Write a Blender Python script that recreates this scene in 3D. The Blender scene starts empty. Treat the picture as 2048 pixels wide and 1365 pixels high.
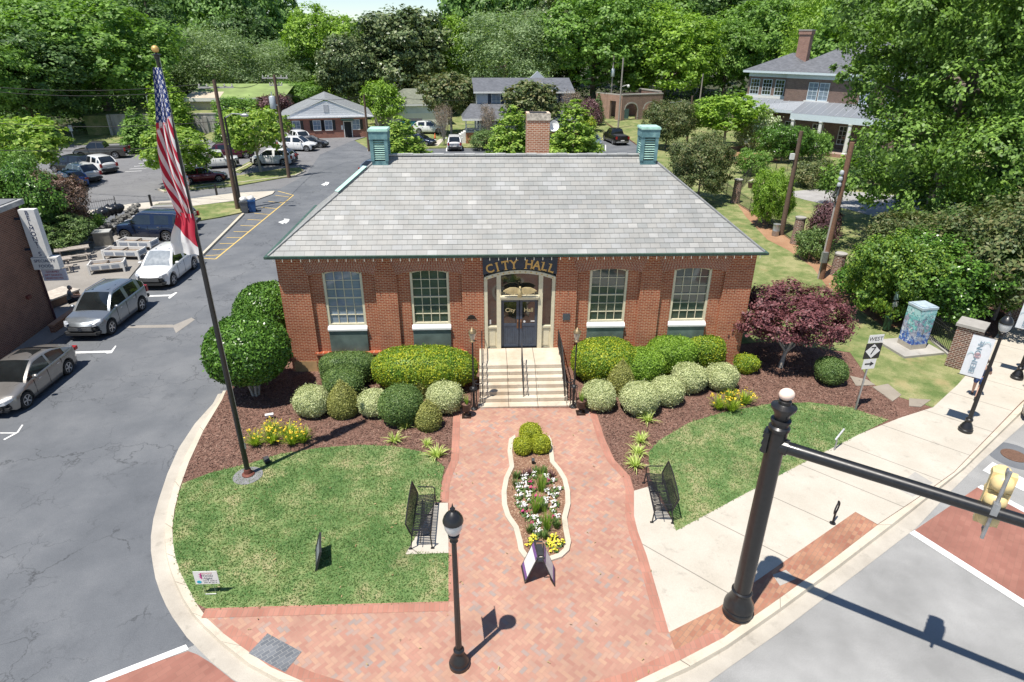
import bpy, math, random
import numpy as np
from mathutils import Vector, Matrix
rad = math.radians
scene = bpy.context.scene
col = scene.collection

# ------------------------------------------------------------------ camera, sky, sun, exposure
PITCH, ROLL, YAW, FPX, CAMH = rad(25.793), rad(-0.385), rad(-2.791), 1252.0, 13.17


def cam_rows():
    cp, sp = math.cos(PITCH), math.sin(PITCH)
    fwd, down, right = np.array([0, cp, -sp]), np.array([0, -sp, -cp]), np.array([1.0, 0, 0])
    cr, sr = math.cos(ROLL), math.sin(ROLL)
    m = np.array([cr * right + sr * down, -sr * right + cr * down, fwd])
    c, s = math.cos(YAW), math.sin(YAW)
    return m @ np.array([[c, -s, 0], [s, c, 0], [0, 0, 1]]).T


CM = cam_rows()
cd = bpy.data.cameras.new("camera")
cam = bpy.data.objects.new("camera", cd)
col.objects.link(cam)
cd.sensor_width, cd.lens = 36.0, FPX / 2048 * 36
cd.clip_start, cd.clip_end = 0.1, 3000
mw = Matrix.Identity(4)
for i in range(3):
    mw[i][0], mw[i][1], mw[i][2] = CM[0][i], -CM[1][i], -CM[2][i]
mw.translation = (0, 0, CAMH)
cam.matrix_world = mw
scene.camera = cam

SUNV = Vector((-0.27, -0.265, 1.0)).normalized()
world = bpy.data.worlds.new("World")
scene.world = world
world.use_nodes = True
wn = world.node_tree
bg = wn.nodes["Background"]
sky = wn.nodes.new("ShaderNodeTexSky")
sky.sky_type = 'NISHITA'
sky.sun_disc = False
sky.sun_elevation = math.asin(SUNV.z)
sky.sun_rotation = math.atan2(SUNV.x, SUNV.y)
sky.air_density, sky.dust_density, sky.ozone_density = 0.8, 0.0, 1.2
wn.links.new(sky.outputs[0], bg.inputs[0])
bg.inputs[1].default_value = 0.092
sl = bpy.data.lights.new("sun", 'SUN')
sl.energy, sl.angle, sl.color = 4.5, rad(0.53), (1.0, 0.95, 0.87)
so = bpy.data.objects.new("sun", sl)
col.objects.link(so)
so.rotation_euler = SUNV.to_track_quat('Z', 'Y').to_euler()
so.location = (0, 0, 60)
vs = scene.view_settings
scene.display_settings.display_device = 'sRGB'
vs.view_transform, vs.look, vs.gamma, vs.use_curve_mapping = 'Standard', 'None', 1, False
vs.exposure = 0.58
scene.cycles.max_bounces = 6
scene.cycles.transparent_max_bounces = 8


# ------------------------------------------------------------------ where a photographed point stands in the world
def ray(u, v):
    return CM.T @ np.array([(u - 1024) / FPX, (v - 682.5) / FPX, 1.0])


def G(u, v, z=0.0):          # on the level z
    d = ray(u, v)
    t = (z - CAMH) / d[2]
    return Vector((d[0] * t, d[1] * t, z))


def GY(u, v, y):             # on the upright plane at depth y
    d = ray(u, v)
    t = y / d[1]
    return Vector((d[0] * t, y, CAMH + d[2] * t))


def TOP(base, u, v):         # height of a point above / below base's plan position
    d = ray(u, v)
    k = math.hypot(base[0], base[1]) / math.hypot(d[0], d[1])
    return CAMH + d[2] * k


def GP(pts, z=0.0):
    return [G(u, v, z).xy for u, v in pts]


# ------------------------------------------------------------------ mesh builder
class MB:
    def __init__(s):
        s.v, s.f, s.uv = [], [], None

    def add(s, vs_, fs, M=None):
        o = len(s.v)
        s.v += [tuple(M @ Vector(p)) if M is not None else tuple(p) for p in vs_]
        s.f += [tuple(i + o for i in f) for f in fs]
        return s

    def face(s, pts):
        return s.add(pts, [tuple(range(len(pts)))])

    def box(s, x0, x1, y0, y1, z0, z1, M=None):
        p = [(x, y, z) for z in (z0, z1) for y in (y0, y1) for x in (x0, x1)]
        return s.add(p, [(0, 2, 3, 1), (4, 5, 7, 6), (0, 1, 5, 4), (2, 6, 7, 3), (0, 4, 6, 2), (1, 3, 7, 5)], M)

    def cbox(s, c, d, rot=(0, 0, 0)):
        from mathutils import Euler
        M = Matrix.Translation(c) @ Euler(rot).to_matrix().to_4x4()
        return s.box(-d[0] / 2, d[0] / 2, -d[1] / 2, d[1] / 2, -d[2] / 2, d[2] / 2, M)

    def tube(s, pts, r, n=8, caps=True):
        pts = [Vector(p) for p in pts]
        rs = r if isinstance(r, (list, tuple)) else [r] * len(pts)
        vs_, fs = [], []
        ref = None
        for i, p in enumerate(pts):
            d = (pts[min(i + 1, len(pts) - 1)] - pts[max(i - 1, 0)])
            if d.length < 1e-9:
                d = Vector((0, 0, 1))
            d.normalize()
            if ref is None:
                ref = Vector((1, 0, 0)) if abs(d.x) < 0.9 else Vector((0, 1, 0))
            a = (ref - d * ref.dot(d)).normalized()
            b = d.cross(a)
            ref = a
            for k in range(n):
                t = 2 * math.pi * k / n
                vs_.append(p + (a * math.cos(t) + b * math.sin(t)) * rs[i])
        for i in range(len(pts) - 1):
            for k in range(n):
                q = (k + 1) % n
                fs.append((i * n + k, i * n + q, (i + 1) * n + q, (i + 1) * n + k))
        if caps:
            fs.append(tuple(range(n - 1, -1, -1)))
            fs.append(tuple(range((len(pts) - 1) * n, len(pts) * n)))
        return s.add(vs_, fs)

    def lathe(s, prof, c=(0, 0, 0), n=16, M=None):
        vs_, fs = [], []
        for r, z in prof:
            for k in range(n):
                t = 2 * math.pi * k / n
                vs_.append((c[0] + r * math.cos(t), c[1] + r * math.sin(t), c[2] + z))
        for i in range(len(prof) - 1):
            for k in range(n):
                q = (k + 1) % n
                fs.append((i * n + k, i * n + q, (i + 1) * n + q, (i + 1) * n + k))
        fs.append(tuple(range(n - 1, -1, -1)))
        fs.append(tuple(range((len(prof) - 1) * n, len(prof) * n)))
        return s.add(vs_, fs, M)

    def prism(s, poly, z0, z1):
        n = len(poly)
        a = sum(poly[i][0] * poly[(i + 1) % n][1] - poly[(i + 1) % n][0] * poly[i][1] for i in range(n))
        if a < 0:
            poly = poly[::-1]
        vs_ = [(p[0], p[1], z0) for p in poly] + [(p[0], p[1], z1) for p in poly]
        fs = [tuple(range(n, 2 * n)), tuple(range(n - 1, -1, -1))]
        fs += [(i, (i + 1) % n, n + (i + 1) % n, n + i) for i in range(n)]
        return s.add(vs_, fs)

    def prismy(s, poly, y0, y1):       # outline in x,z pushed from y0 (front) to y1
        n = len(poly)
        a = sum(poly[i][0] * poly[(i + 1) % n][1] - poly[(i + 1) % n][0] * poly[i][1] for i in range(n))
        if a < 0:
            poly = poly[::-1]
        vs_ = [(p[0], y0, p[1]) for p in poly] + [(p[0], y1, p[1]) for p in poly]
        fs = [tuple(range(n)), tuple(range(2 * n - 1, n - 1, -1))]
        fs += [((i + 1) % n, i, n + i, n + (i + 1) % n) for i in range(n)]
        return s.add(vs_, fs)

    def sheet(s, poly, z):
        n = len(poly)
        a = sum(poly[i][0] * poly[(i + 1) % n][1] - poly[(i + 1) % n][0] * poly[i][1] for i in range(n))
        if a < 0:
            poly = poly[::-1]
        return s.add([(p[0], p[1], z) for p in poly], [tuple(range(n))])

    def ell(s, c, r, n=12, m=8):
        prof = []
        vs_, fs = [], []
        for i in range(m + 1):
            t = math.pi * i / m
            for k in range(n):
                a = 2 * math.pi * k / n
                vs_.append((c[0] + r[0] * math.sin(t) * math.cos(a), c[1] + r[1] * math.sin(t) * math.sin(a), c[2] - r[2] * math.cos(t)))
        for i in range(m):
            for k in range(n):
                q = (k + 1) % n
                fs.append((i * n + k, i * n + q, (i + 1) * n + q, (i + 1) * n + k))
        return s.add(vs_, fs)

    def mesh(s, name, mat=None, smooth=0):
        me = bpy.data.meshes.new(name)
        me.from_pydata(s.v, [], s.f)
        if smooth:
            me.shade_smooth()
            me.set_sharp_from_angle(angle=rad(smooth))
        if mat:
            me.materials.append(mat)
        me.validate()
        me.update()
        return me

    def build(s, name, mat, parent=None, smooth=0):
        return link(name, s.mesh(name, mat, smooth), parent)


def link(name, data, parent=None):
    o = bpy.data.objects.new(name, data)
    col.objects.link(o)
    if parent is not None:
        o.parent = parent
    return o


def tag(o, label=None, cat=None, group=None, kind=None):
    if label:
        o["label"] = label
    if cat:
        o["category"] = cat
    if group:
        o["group"] = group
    if kind:
        o["kind"] = kind
    return o


def thing(name, label, cat, loc=(0, 0, 0), rz=0.0, group=None):
    o = link(name, None)
    o.location = loc
    o.rotation_euler = (0, 0, rz)
    o.empty_display_size = 0.3
    return tag(o, label, cat, group)


def copy_thing(src, loc, rz=0.0, label=None, group=None, scale=None):
    def cp(o, par):
        c = o.copy()
        col.objects.link(c)
        if par is not None:
            c.parent = par
        for ch in [x for x in o.children]:
            cp(ch, c)
        return c
    r = cp(src, None)
    r.location = loc
    r.rotation_euler = (0, 0, rz)
    if scale is not None:
        r.scale = (scale,) * 3 if not hasattr(scale, '__len__') else scale
    if label:
        r["label"] = label
    if group:
        r["group"] = group
    return r


def struct(name, mb, mat, smooth=0):
    return tag(mb.build(name, mat, None, smooth), kind="structure")


def text_geo(body, size, depth=0.004, spacing=1.0, shear=0.0, align='CENTER', bold=0.0):
    cu = bpy.data.curves.new("lettering", 'FONT')
    cu.body, cu.size, cu.extrude, cu.offset = body, size, depth, bold
    cu.align_x, cu.align_y = align, 'CENTER'
    cu.space_character, cu.shear, cu.resolution_u = spacing, shear, 3
    o = bpy.data.objects.new("lettering", cu)
    me = bpy.data.meshes.new_from_object(o)
    v = [tuple(p.co) for p in me.vertices]
    f = [tuple(p.vertices) for p in me.polygons]
    bpy.data.objects.remove(o)
    bpy.data.meshes.remove(me)
    return v, f


def place(loc, rot=(0, 0, 0), sc=(1, 1, 1)):
    from mathutils import Euler
    return Matrix.Translation(loc) @ Euler(rot).to_matrix().to_4x4() @ Matrix.Diagonal((*sc, 1))


def letters(name, body, size, mat, parent, loc, rot, depth=0.004, align='CENTER', sx=1.0, spacing=1.0, shear=0.0, bold=0.0):
    v, f = text_geo(body, size, depth, spacing, shear, align, bold)
    return MB().add(v, f, place(loc, rot, (sx, 1, 1))).build(name, mat, parent)


# ------------------------------------------------------------------ materials
class NT:
    def __init__(s, nt):
        s.nt = nt

    def n(s, t, **kw):
        x = s.nt.nodes.new("ShaderNode" + t)
        for k, v in kw.items():
            if k.startswith("i_"):
                key = k[2:].replace("_", " ")
                s.set(x.inputs[key], v)
            else:
                setattr(x, k, v)
        return x

    def set(s, inp, v):
        if isinstance(v, bpy.types.NodeSocket):
            s.nt.links.new(v, inp)
        else:
            if inp.type == 'RGBA' and len(v) == 3:
                v = (*v, 1)
            inp.default_value = v

    def m(s, op, a, b=0.0, c=0.0):
        x = s.nt.nodes.new("ShaderNodeMath")
        x.operation = op
        for i, q in enumerate((a, b, c)):
            s.set(x.inputs[i], q)
        return x.outputs[0]

    def mix(s, f, a, b, bt='MIX'):
        x = s.nt.nodes.new("ShaderNodeMix")
        x.data_type, x.blend_type = 'RGBA', bt
        s.set(x.inputs[0], f)
        s.set(x.inputs[6], a)
        s.set(x.inputs[7], b)
        return x.outputs[2]

    def ramp(s, f, stops):
        x = s.nt.nodes.new("ShaderNodeValToRGB")
        s.set(x.inputs[0], f)
        e = x.color_ramp.elements
        while len(e) < len(stops):
            e.new(0.5)
        for q, (p, c) in zip(e, stops):
            q.position = p
            q.color = (c, c, c, 1) if isinstance(c, (int, float)) else (*c, 1)
        return x.outputs[0]

    def noise(s, vec, scale, detail=4, rough=0.55, out=0):
        x = s.n("TexNoise")
        s.set(x.inputs["Vector"], vec)
        x.inputs["Scale"].default_value = scale
        x.inputs["Detail"].default_value = detail
        x.inputs["Roughness"].default_value = rough
        return x.outputs[out]

    def xyz(s, vec):
        x = s.n("SeparateXYZ")
        s.set(x.inputs[0], vec)
        return x.outputs

    def comb(s, a, b, c=0.0):
        x = s.n("CombineXYZ")
        for i, q in enumerate((a, b, c)):
            s.set(x.inputs[i], q)
        return x.outputs[0]

    def bump(s, h, strength=0.3, dist=0.02):
        x = s.n("Bump")
        s.set(x.inputs["Height"], h)
        x.inputs["Strength"].default_value = strength
        x.inputs["Distance"].default_value = dist
        return x.outputs[0]

    def wall(s):       # (along wall, up) from local position, for upright faces
        tc = s.n("TexCoord")
        p, nn = s.xyz(tc.outputs["Object"]), s.xyz(tc.outputs["Normal"])
        f = s.m('GREATER_THAN', s.m('ABSOLUTE', nn[0]), s.m('ABSOLUTE', nn[1]))
        a = s.m('ADD', s.m('MULTIPLY', p[0], s.m('SUBTRACT', 1.0, f)), s.m('MULTIPLY', p[1], f))
        return s.comb(a, p[2], 0.0)


MATS = {}


def new_mat(name, color=(0.5, 0.5, 0.5), rough=0.6, metal=0.0, spec=0.5):
    m = bpy.data.materials.new(name)
    m.use_nodes = True
    b = m.node_tree.nodes["Principled BSDF"]
    b.inputs["Base Color"].default_value = (*color, 1)
    b.inputs["Roughness"].default_value = rough
    b.inputs["Metallic"].default_value = metal
    b.inputs["Specular IOR Level"].default_value = spec
    MATS[name] = m
    return m, NT(m.node_tree), b


def plain(name, color, rough=0.6, metal=0.0, var=0.12, scale=6.0, spec=0.5, bump=0.0, coat=0.0):
    """one colour with soft wear, so no surface is perfectly even"""
    if name in MATS:
        return MATS[name]
    m, t, b = new_mat(name, color, rough, metal, spec)
    tc = t.n("TexCoord").outputs["Object"]
    nz = t.noise(tc, scale, 5)
    dk = tuple(c * (1 - var) for c in color)
    lt = tuple(min(1, c * (1 + var)) for c in color)
    t.set(b.inputs["Base Color"], t.mix(t.ramp(nz, [(0.3, 0.0), (0.7, 1.0)]), dk, lt))
    t.set(b.inputs["Roughness"], t.m('ADD', t.m('MULTIPLY', nz, 0.2), max(0.02, rough - 0.1)))
    if bump:
        t.set(b.inputs["Normal"], t.bump(nz, bump, 0.02))
    if coat:
        b.inputs["Coat Weight"].default_value = coat
        b.inputs["Coat Roughness"].default_value = 0.04
    return m


def ground_mat(name, stops, scale, fine=60.0, fine_amt=0.35, bump=0.4, rough=0.9, big=0.12, extra=None):
    m, t, b = new_mat(name, rough=rough, spec=0.25)
    P = t.n("TexCoord").outputs["Object"]
    a = t.noise(P, scale, 6, 0.6)
    c = t.noise(P, big, 3, 0.5)
    f = t.noise(P, fine, 3, 0.6)
    k = t.m('ADD', t.m('MULTIPLY', a, 0.6), t.m('MULTIPLY', c, 0.4))
    base = t.ramp(k, stops)
    base = t.mix(fine_amt, base, t.ramp(f, [(0.3, 0.25), (0.7, 0.75)]), 'OVERLAY')
    if extra:
        base = extra(t, P, base)
    t.set(b.inputs["Base Color"], base)
    t.set(b.inputs["Normal"], t.bump(f, bump, 0.02))
    return m


def crack_extra(depth=0.55, sc=0.35):
    def fn(t, P, base):
        w = t.noise(P, 1.3, 4, 0.6, 1)
        mixv = t.n("VectorMath", operation='ADD')
        t.set(mixv.inputs[0], P)
        sc_ = t.n("VectorMath", operation='SCALE')
        t.set(sc_.inputs[0], w)
        sc_.inputs["Scale"].default_value = 1.2
        t.set(mixv.inputs[1], sc_.outputs[0])
        v = t.n("TexVoronoi", feature='DISTANCE_TO_EDGE')
        t.set(v.inputs["Vector"], mixv.outputs[0])
        v.inputs["Scale"].default_value = sc
        line = t.ramp(v.outputs["Distance"], [(0.0, depth), (0.012, 1.0)])
        gate = t.ramp(t.noise(P, 0.35, 2), [(0.48, 1.0), (0.55, 0.0)])
        line = t.mix(gate, line, (1, 1, 1))
        v2 = t.n("TexVoronoi", feature='DISTANCE_TO_EDGE')
        t.set(v2.inputs["Vector"], mixv.outputs[0])
        v2.inputs["Scale"].default_value = sc * 2.3
        l2 = t.mix(t.ramp(t.noise(P, 0.22, 3), [(0.46, 0.0), (0.54, 1.0)]), (1, 1, 1), t.ramp(v2.outputs["Distance"], [(0.0, 0.62), (0.018, 1.0)]))
        line = t.mix(1.0, line, l2, 'MULTIPLY')
        oil = t.ramp(t.noise(P, 0.9, 5, 0.7), [(0.30, 0.80), (0.40, 1.0)])
        line = t.mix(1.0, line, oil, 'MULTIPLY')
        return t.mix(1.0, base, line, 'MULTIPLY')
    return fn


M_asph = ground_mat("asphalt", [(0.36, (0.108, 0.116, 0.128)), (0.5, (0.136, 0.144, 0.156)), (0.64, (0.172, 0.179, 0.189))], 0.5, 45, 0.3, 0.25, 0.85, 0.10, crack_extra())
M_lot = ground_mat("asphalt_lot", [(0.3, (0.15, 0.15, 0.155)), (0.5, (0.18, 0.18, 0.185)), (0.72, (0.22, 0.22, 0.222))], 0.4, 40, 0.25, 0.25, 0.88, 0.08, crack_extra())
M_street = ground_mat("asphalt_street", [(0.38, (0.235, 0.234, 0.228)), (0.5, (0.29, 0.288, 0.281)), (0.62, (0.35, 0.347, 0.338))], 0.6, 55, 0.5, 0.3, 0.9)
M_patio = ground_mat("patio_paving", [(0.3, (0.20, 0.185, 0.165)), (0.5, (0.27, 0.25, 0.225)), (0.72, (0.34, 0.315, 0.285))], 0.5, 45, 0.3, 0.2)
M_soil = ground_mat("bare_soil", [(0.3, (0.24, 0.13, 0.075)), (0.5, (0.33, 0.19, 0.11)), (0.72, (0.42, 0.27, 0.17))], 0.8, 40, 0.35, 0.4)
M_gravel = ground_mat("gravel_drive", [(0.3, (0.26, 0.25, 0.24)), (0.5, (0.34, 0.33, 0.32)), (0.72, (0.42, 0.41, 0.4))], 0.8, 30, 0.5, 0.4)


def conc_mat(name, lo, hi, joint=None, rot=0.0, off=(0, 0)):
    m, t, b = new_mat(name, rough=0.85, spec=0.3)
    P = t.n("TexCoord").outputs["Object"]
    a = t.noise(P, 0.7, 6, 0.65)
    f = t.noise(P, 50, 2)
    c = t.mix(t.ramp(a, [(0.3, 0.0), (0.7, 1.0)]), lo, hi)
    st = t.ramp(t.noise(P, 2.3, 5, 0.7), [(0.28, 0.78), (0.42, 1.0)])
    c = t.mix(1.0, c, st, 'MULTIPLY')
    c = t.mix(0.2, c, t.ramp(f, [(0.3, 0.3), (0.7, 0.7)]), 'OVERLAY')
    if joint:
        mp = t.n("Mapping")
        t.set(mp.inputs[0], P)
        mp.inputs["Rotation"].default_value = (0, 0, rot)
        mp.inputs["Location"].default_value = (off[0], off[1], 0)
        q = t.xyz(mp.outputs[0])
        for i, j in enumerate(joint):
            if j:
                d = t.m('ABSOLUTE', t.m('SUBTRACT', t.m('FRACT', t.m('DIVIDE', q[i], j)), 0.5))
                ln = t.ramp(d, [(0.012 / j, 0.45), (0.02 / j, 1.0)])
                c = t.mix(1.0, c, ln, 'MULTIPLY')
    t.set(b.inputs["Base Color"], c)
    t.set(b.inputs["Normal"], t.bump(f, 0.15, 0.01))
    return m


M_conc = conc_mat("concrete_walk", (0.44, 0.40, 0.335), (0.53, 0.485, 0.415), (2.3, 0.0), rad(-45), (0, 0))
M_kerb = conc_mat("concrete_kerb", (0.46, 0.405, 0.32), (0.60, 0.54, 0.44), None)
M_gutter = conc_mat("concrete_gutter", (0.36, 0.325, 0.275), (0.50, 0.46, 0.395), None)
M_stone = conc_mat("limestone", (0.44, 0.35, 0.25), (0.64, 0.58, 0.48), (1.15, 0))
M_conc_old = conc_mat("old_concrete", (0.30, 0.285, 0.26), (0.44, 0.42, 0.385), None)


def stain_wall(name, lo, hi):
    m, t, b = new_mat(name, rough=0.9, spec=0.2)
    w = t.wall()
    q = t.xyz(w)
    v = t.comb(t.m('MULTIPLY', q[0], 1.2), t.m('MULTIPLY', q[1], 0.15))
    n = t.noise(v, 1.6, 6, 0.7)
    t.set(b.inputs["Base Color"], t.ramp(n, [(0.3, lo), (0.62, hi)]))
    return m


M_stainw = stain_wall("stained_concrete", (0.16, 0.15, 0.135), (0.50, 0.48, 0.45))


def brick_mat(name, c1, c2, mortar, bw=0.215, rh=0.0745, ms=0.0125, uv=False, var=0.35):
    m, t, b = new_mat(name, rough=0.85, spec=0.25)
    vec = t.n("TexCoord").outputs["UV"] if uv else t.wall()
    x = t.n("TexBrick")
    t.set(x.inputs["Vector"], vec)
    x.offset = 0.5
    for k, v in (("Color1", (*c1, 1)), ("Color2", (*c2, 1)), ("Mortar", (*mortar, 1)), ("Scale", 1.0), ("Mortar Size", ms),
                 ("Mortar Smooth", 0.2), ("Bias", 0.0), ("Brick Width", bw), ("Row Height", rh)):
        x.inputs[k].default_value = v
    n = t.noise(vec, 1.2, 5, 0.6)
    c = t.mix(var, x.outputs[0], t.ramp(n, [(0.3, 0.3), (0.7, 0.7)]), 'OVERLAY')
    t.set(b.inputs["Base Color"], c)
    t.set(b.inputs["Normal"], t.bump(t.m('SUBTRACT', 1.0, x.outputs["Fac"]), 0.5, 0.006))
    return m


M_brick = brick_mat("red_brick", (0.275, 0.056, 0.025), (0.39, 0.105, 0.045), (0.50, 0.325, 0.21))
M_brick_uv = brick_mat("red_brick_arch", (0.27, 0.075, 0.042), (0.36, 0.115, 0.065), (0.46, 0.33, 0.24), uv=True)
M_brick_dk = brick_mat("brown_brick", (0.165, 0.068, 0.044), (0.24, 0.105, 0.068), (0.31, 0.23, 0.175), rh=0.08)
M_brick_old = brick_mat("dusky_brick", (0.17, 0.085, 0.07), (0.24, 0.125, 0.10), (0.33, 0.27, 0.23), rh=0.08)
M_brick_pil = brick_mat("pillar_brick", (0.10, 0.05, 0.04), (0.22, 0.09, 0.06), (0.44, 0.38, 0.32), rh=0.085, ms=0.014)
M_brick_ch = brick_mat("chimney_brick", (0.33, 0.12, 0.06), (0.44, 0.18, 0.10), (0.62, 0.48, 0.36), rh=0.082, ms=0.014)


def herring_mat(name, w, rot, cols, mortar):
    m, t, b = new_mat(name, rough=0.85, spec=0.25)
    P = t.n("TexCoord").outputs["Object"]
    mp = t.n("Mapping")
    t.set(mp.inputs[0], P)
    mp.inputs["Rotation"].default_value = (0, 0, rot)
    mp.inputs["Scale"].default_value = (1 / w, 1 / w, 1)
    q = t.xyz(mp.outputs[0])
    i, j = t.m('FLOOR', q[0]), t.m('FLOOR', q[1])
    fx, fy = t.m('SUBTRACT', q[0], i), t.m('SUBTRACT', q[1], j)
    k = t.m('FLOORED_MODULO', t.m('SUBTRACT', i, j), 4.0)
    is_ = [t.m('COMPARE', k, float(z), 0.1) for z in range(4)]
    # brick id
    ii = t.m('SUBTRACT', i, is_[1])
    jj = t.m('SUBTRACT', j, is_[2])
    wn_ = t.n("TexWhiteNoise", noise_dimensions='2D')
    t.set(wn_.inputs["Vector"], t.comb(ii, jj))
    # distance to own brick's edges (the inner edge between the two halves is skipped)
    big = 9.0
    l = t.m('ADD', fx, t.m('MULTIPLY', is_[1], big))
    r = t.m('ADD', t.m('SUBTRACT', 1.0, fx), t.m('MULTIPLY', is_[0], big))
    d = t.m('ADD', fy, t.m('MULTIPLY', is_[2], big))
    u = t.m('ADD', t.m('SUBTRACT', 1.0, fy), t.m('MULTIPLY', is_[3], big))
    e = t.m('MINIMUM', t.m('MINIMUM', l, r), t.m('MINIMUM', d, u))
    joint = t.ramp(e, [(0.03, 0.0), (0.06, 1.0)])
    c = t.ramp(wn_.outputs[0], cols)
    c = t.mix(0.35, c, t.ramp(t.noise(P, 0.8, 5, 0.6), [(0.3, 0.3), (0.7, 0.7)]), 'OVERLAY')
    c = t.mix(joint, mortar, c)
    t.set(b.inputs["Base Color"], c)
    t.set(b.inputs["Normal"], t.bump(joint, 0.3, 0.004))
    return m


PAV = [(0.0, (0.365, 0.19, 0.145)), (0.28, (0.39, 0.212, 0.16)), (0.5, (0.41, 0.235, 0.175)), (0.72, (0.44, 0.268, 0.188)),
       (0.86, (0.385, 0.24, 0.185)), (0.95, (0.345, 0.245, 0.208)), (1.0, (0.295, 0.24, 0.215))]
M_herr = herring_mat("herringbone_brick_paving", 0.105, rad(45), PAV, (0.36, 0.215, 0.16))


def flat_brick(name, cols, mortar, bw, rh, rot, ms=0.008):
    m, t, b = new_mat(name, rough=0.85, spec=0.25)
    P = t.n("TexCoord").outputs["Object"]
    mp = t.n("Mapping")
    t.set(mp.inputs[0], P)
    mp.inputs["Rotation"].default_value = (0, 0, rot)
    x = t.n("TexBrick")
    t.set(x.inputs["Vector"], mp.outputs[0])
    for k, v in (("Color1", (*cols[0], 1)), ("Color2", (*cols[1], 1)), ("Mortar", (*mortar, 1)), ("Scale", 1.0), ("Mortar Size", ms),
                 ("Mortar Smooth", 0.2), ("Brick Width", bw), ("Row Height", rh)):
        x.inputs[k].default_value = v
    c = t.mix(0.4, x.outputs[0], t.ramp(t.noise(P, 1.0, 5, 0.6), [(0.3, 0.3), (0.7, 0.7)]), 'OVERLAY')
    t.set(b.inputs["Base Color"], c)
    return m


M_strip = flat_brick("brick_strip_paving", ((0.30, 0.13, 0.088), (0.395, 0.215, 0.135)), (0.27, 0.17, 0.12), 0.22, 0.115, rad(-45))
M_border = flat_brick("brick_border_paving", ((0.365, 0.165, 0.12), (0.41, 0.20, 0.148)), (0.31, 0.18, 0.135), 0.13, 0.4, 0)
M_xwalk = flat_brick("crosswalk_brick", ((0.27, 0.12, 0.092), (0.305, 0.142, 0.108)), (0.25, 0.125, 0.095), 0.3, 0.15, rad(-45), 0.006)
M_slatep = flat_brick("slate_pavers", ((0.12, 0.13, 0.145), (0.17, 0.18, 0.195)), (0.24, 0.24, 0.24), 0.2, 0.1, rad(-40))


def mulch_mat(name, a, b_, c_):
    m, t, b = new_mat(name, rough=0.95, spec=0.15)
    P = t.n("TexCoord").outputs["Object"]
    v = t.n("TexVoronoi")
    t.set(v.inputs["Vector"], P)
    v.inputs["Scale"].default_value = 34
    q = t.xyz(v.outputs["Color"])
    c = t.ramp(q[0], [(0.0, a), (0.55, b_), (0.88, b_), (0.93, c_), (1.0, c_)])
    c = t.mix(0.5, c, t.ramp(t.noise(P, 1.2, 5, 0.65), [(0.3, 0.3), (0.7, 0.7)]), 'OVERLAY')
    t.set(b.inputs["Base Color"], c)
    t.set(b.inputs["Normal"], t.bump(v.outputs["Distance"], 0.8, 0.03))
    return m


M_mulch = mulch_mat("mulch", (0.12, 0.065, 0.048), (0.205, 0.115, 0.088), (0.32, 0.205, 0.155))
M_mulch2 = mulch_mat("light_mulch", (0.16, 0.085, 0.055), (0.30, 0.175, 0.115), (0.50, 0.36, 0.25))


def lawn_mat(name, stops, bare):
    m, t, b = new_mat(name, rough=0.95, spec=0.15)
    P = t.n("TexCoord").outputs["Object"]
    a = t.noise(P, 1.1, 6, 0.7)
    d = t.noise(P, 0.33, 3, 0.5)
    mp = t.n("Mapping")
    t.set(mp.inputs[0], P)
    mp.inputs["Scale"].default_value = (26, 60, 20)
    mp.inputs["Rotation"].default_value = (0, 0, 0.5)
    f = t.noise(mp.outputs[0], 1.0, 4, 0.7)
    k = t.m('ADD', t.m('MULTIPLY', a, 0.65), t.m('MULTIPLY', d, 0.35))
    c = t.ramp(k, stops)
    c = t.mix(0.65, c, t.ramp(f, [(0.28, 0.18), (0.72, 0.82)]), 'OVERLAY')
    br = t.ramp(t.noise(P, 0.75, 5, 0.6), [(0.56, 0.0), (0.70, 0.55)])
    c = t.mix(br, c, bare)
    t.set(b.inputs["Base Color"], c)
    t.set(b.inputs["Normal"], t.bump(f, 0.6, 0.03))
    return m


M_lawn = lawn_mat("lawn_grass", [(0.40, (0.085, 0.16, 0.05)), (0.48, (0.135, 0.215, 0.075)), (0.54, (0.215, 0.265, 0.11)), (0.61, (0.33, 0.315, 0.165))], (0.42, 0.34, 0.20))
M_lawn2 = lawn_mat("yard_grass", [(0.40, (0.115, 0.165, 0.052)), (0.5, (0.19, 0.22, 0.085)), (0.60, (0.30, 0.29, 0.14))], (0.38, 0.29, 0.15))
M_blade = None


def leaf_mat(name, dark, mid, light, trans=0.3, clump=0.8, rough=0.5, gain=1.55):
    dark, mid, light = (tuple(min(0.8, c * gain) for c in q) for q in (dark, mid, light))
    m = bpy.data.materials.new(name)
    m.use_nodes = True
    MATS[name] = m
    nt = m.node_tree
    nt.nodes.clear()
    t = NT(nt)
    out = t.n("OutputMaterial")
    geo = t.n("NewGeometry")
    P = t.n("TexCoord").outputs["Object"]
    r = geo.outputs["Random Per Island"]
    nz = t.noise(P, clump, 3, 0.5)
    k = t.m('ADD', t.m('MULTIPLY', r, 0.5), t.m('MULTIPLY', nz, 0.5))
    c = t.ramp(k, [(0.25, dark), (0.5, mid), (0.78, light)])
    p = t.n("BsdfPrincipled")
    t.set(p.inputs["Base Color"], c)
    p.inputs["Roughness"].default_value = rough
    p.inputs["Specular IOR Level"].default_value = 0.35
    tr = t.n("BsdfTranslucent")
    t.set(tr.inputs[0], t.mix(1.0, c, (1.35, 1.5, 0.6), 'MULTIPLY'))
    mx = t.n("MixShader")
    mx.inputs[0].default_value = trans
    nt.links.new(p.outputs[0], mx.inputs[1])
    nt.links.new(tr.outputs[0], mx.inputs[2])
    nt.links.new(mx.outputs[0], out.inputs[0])
    return m


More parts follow.
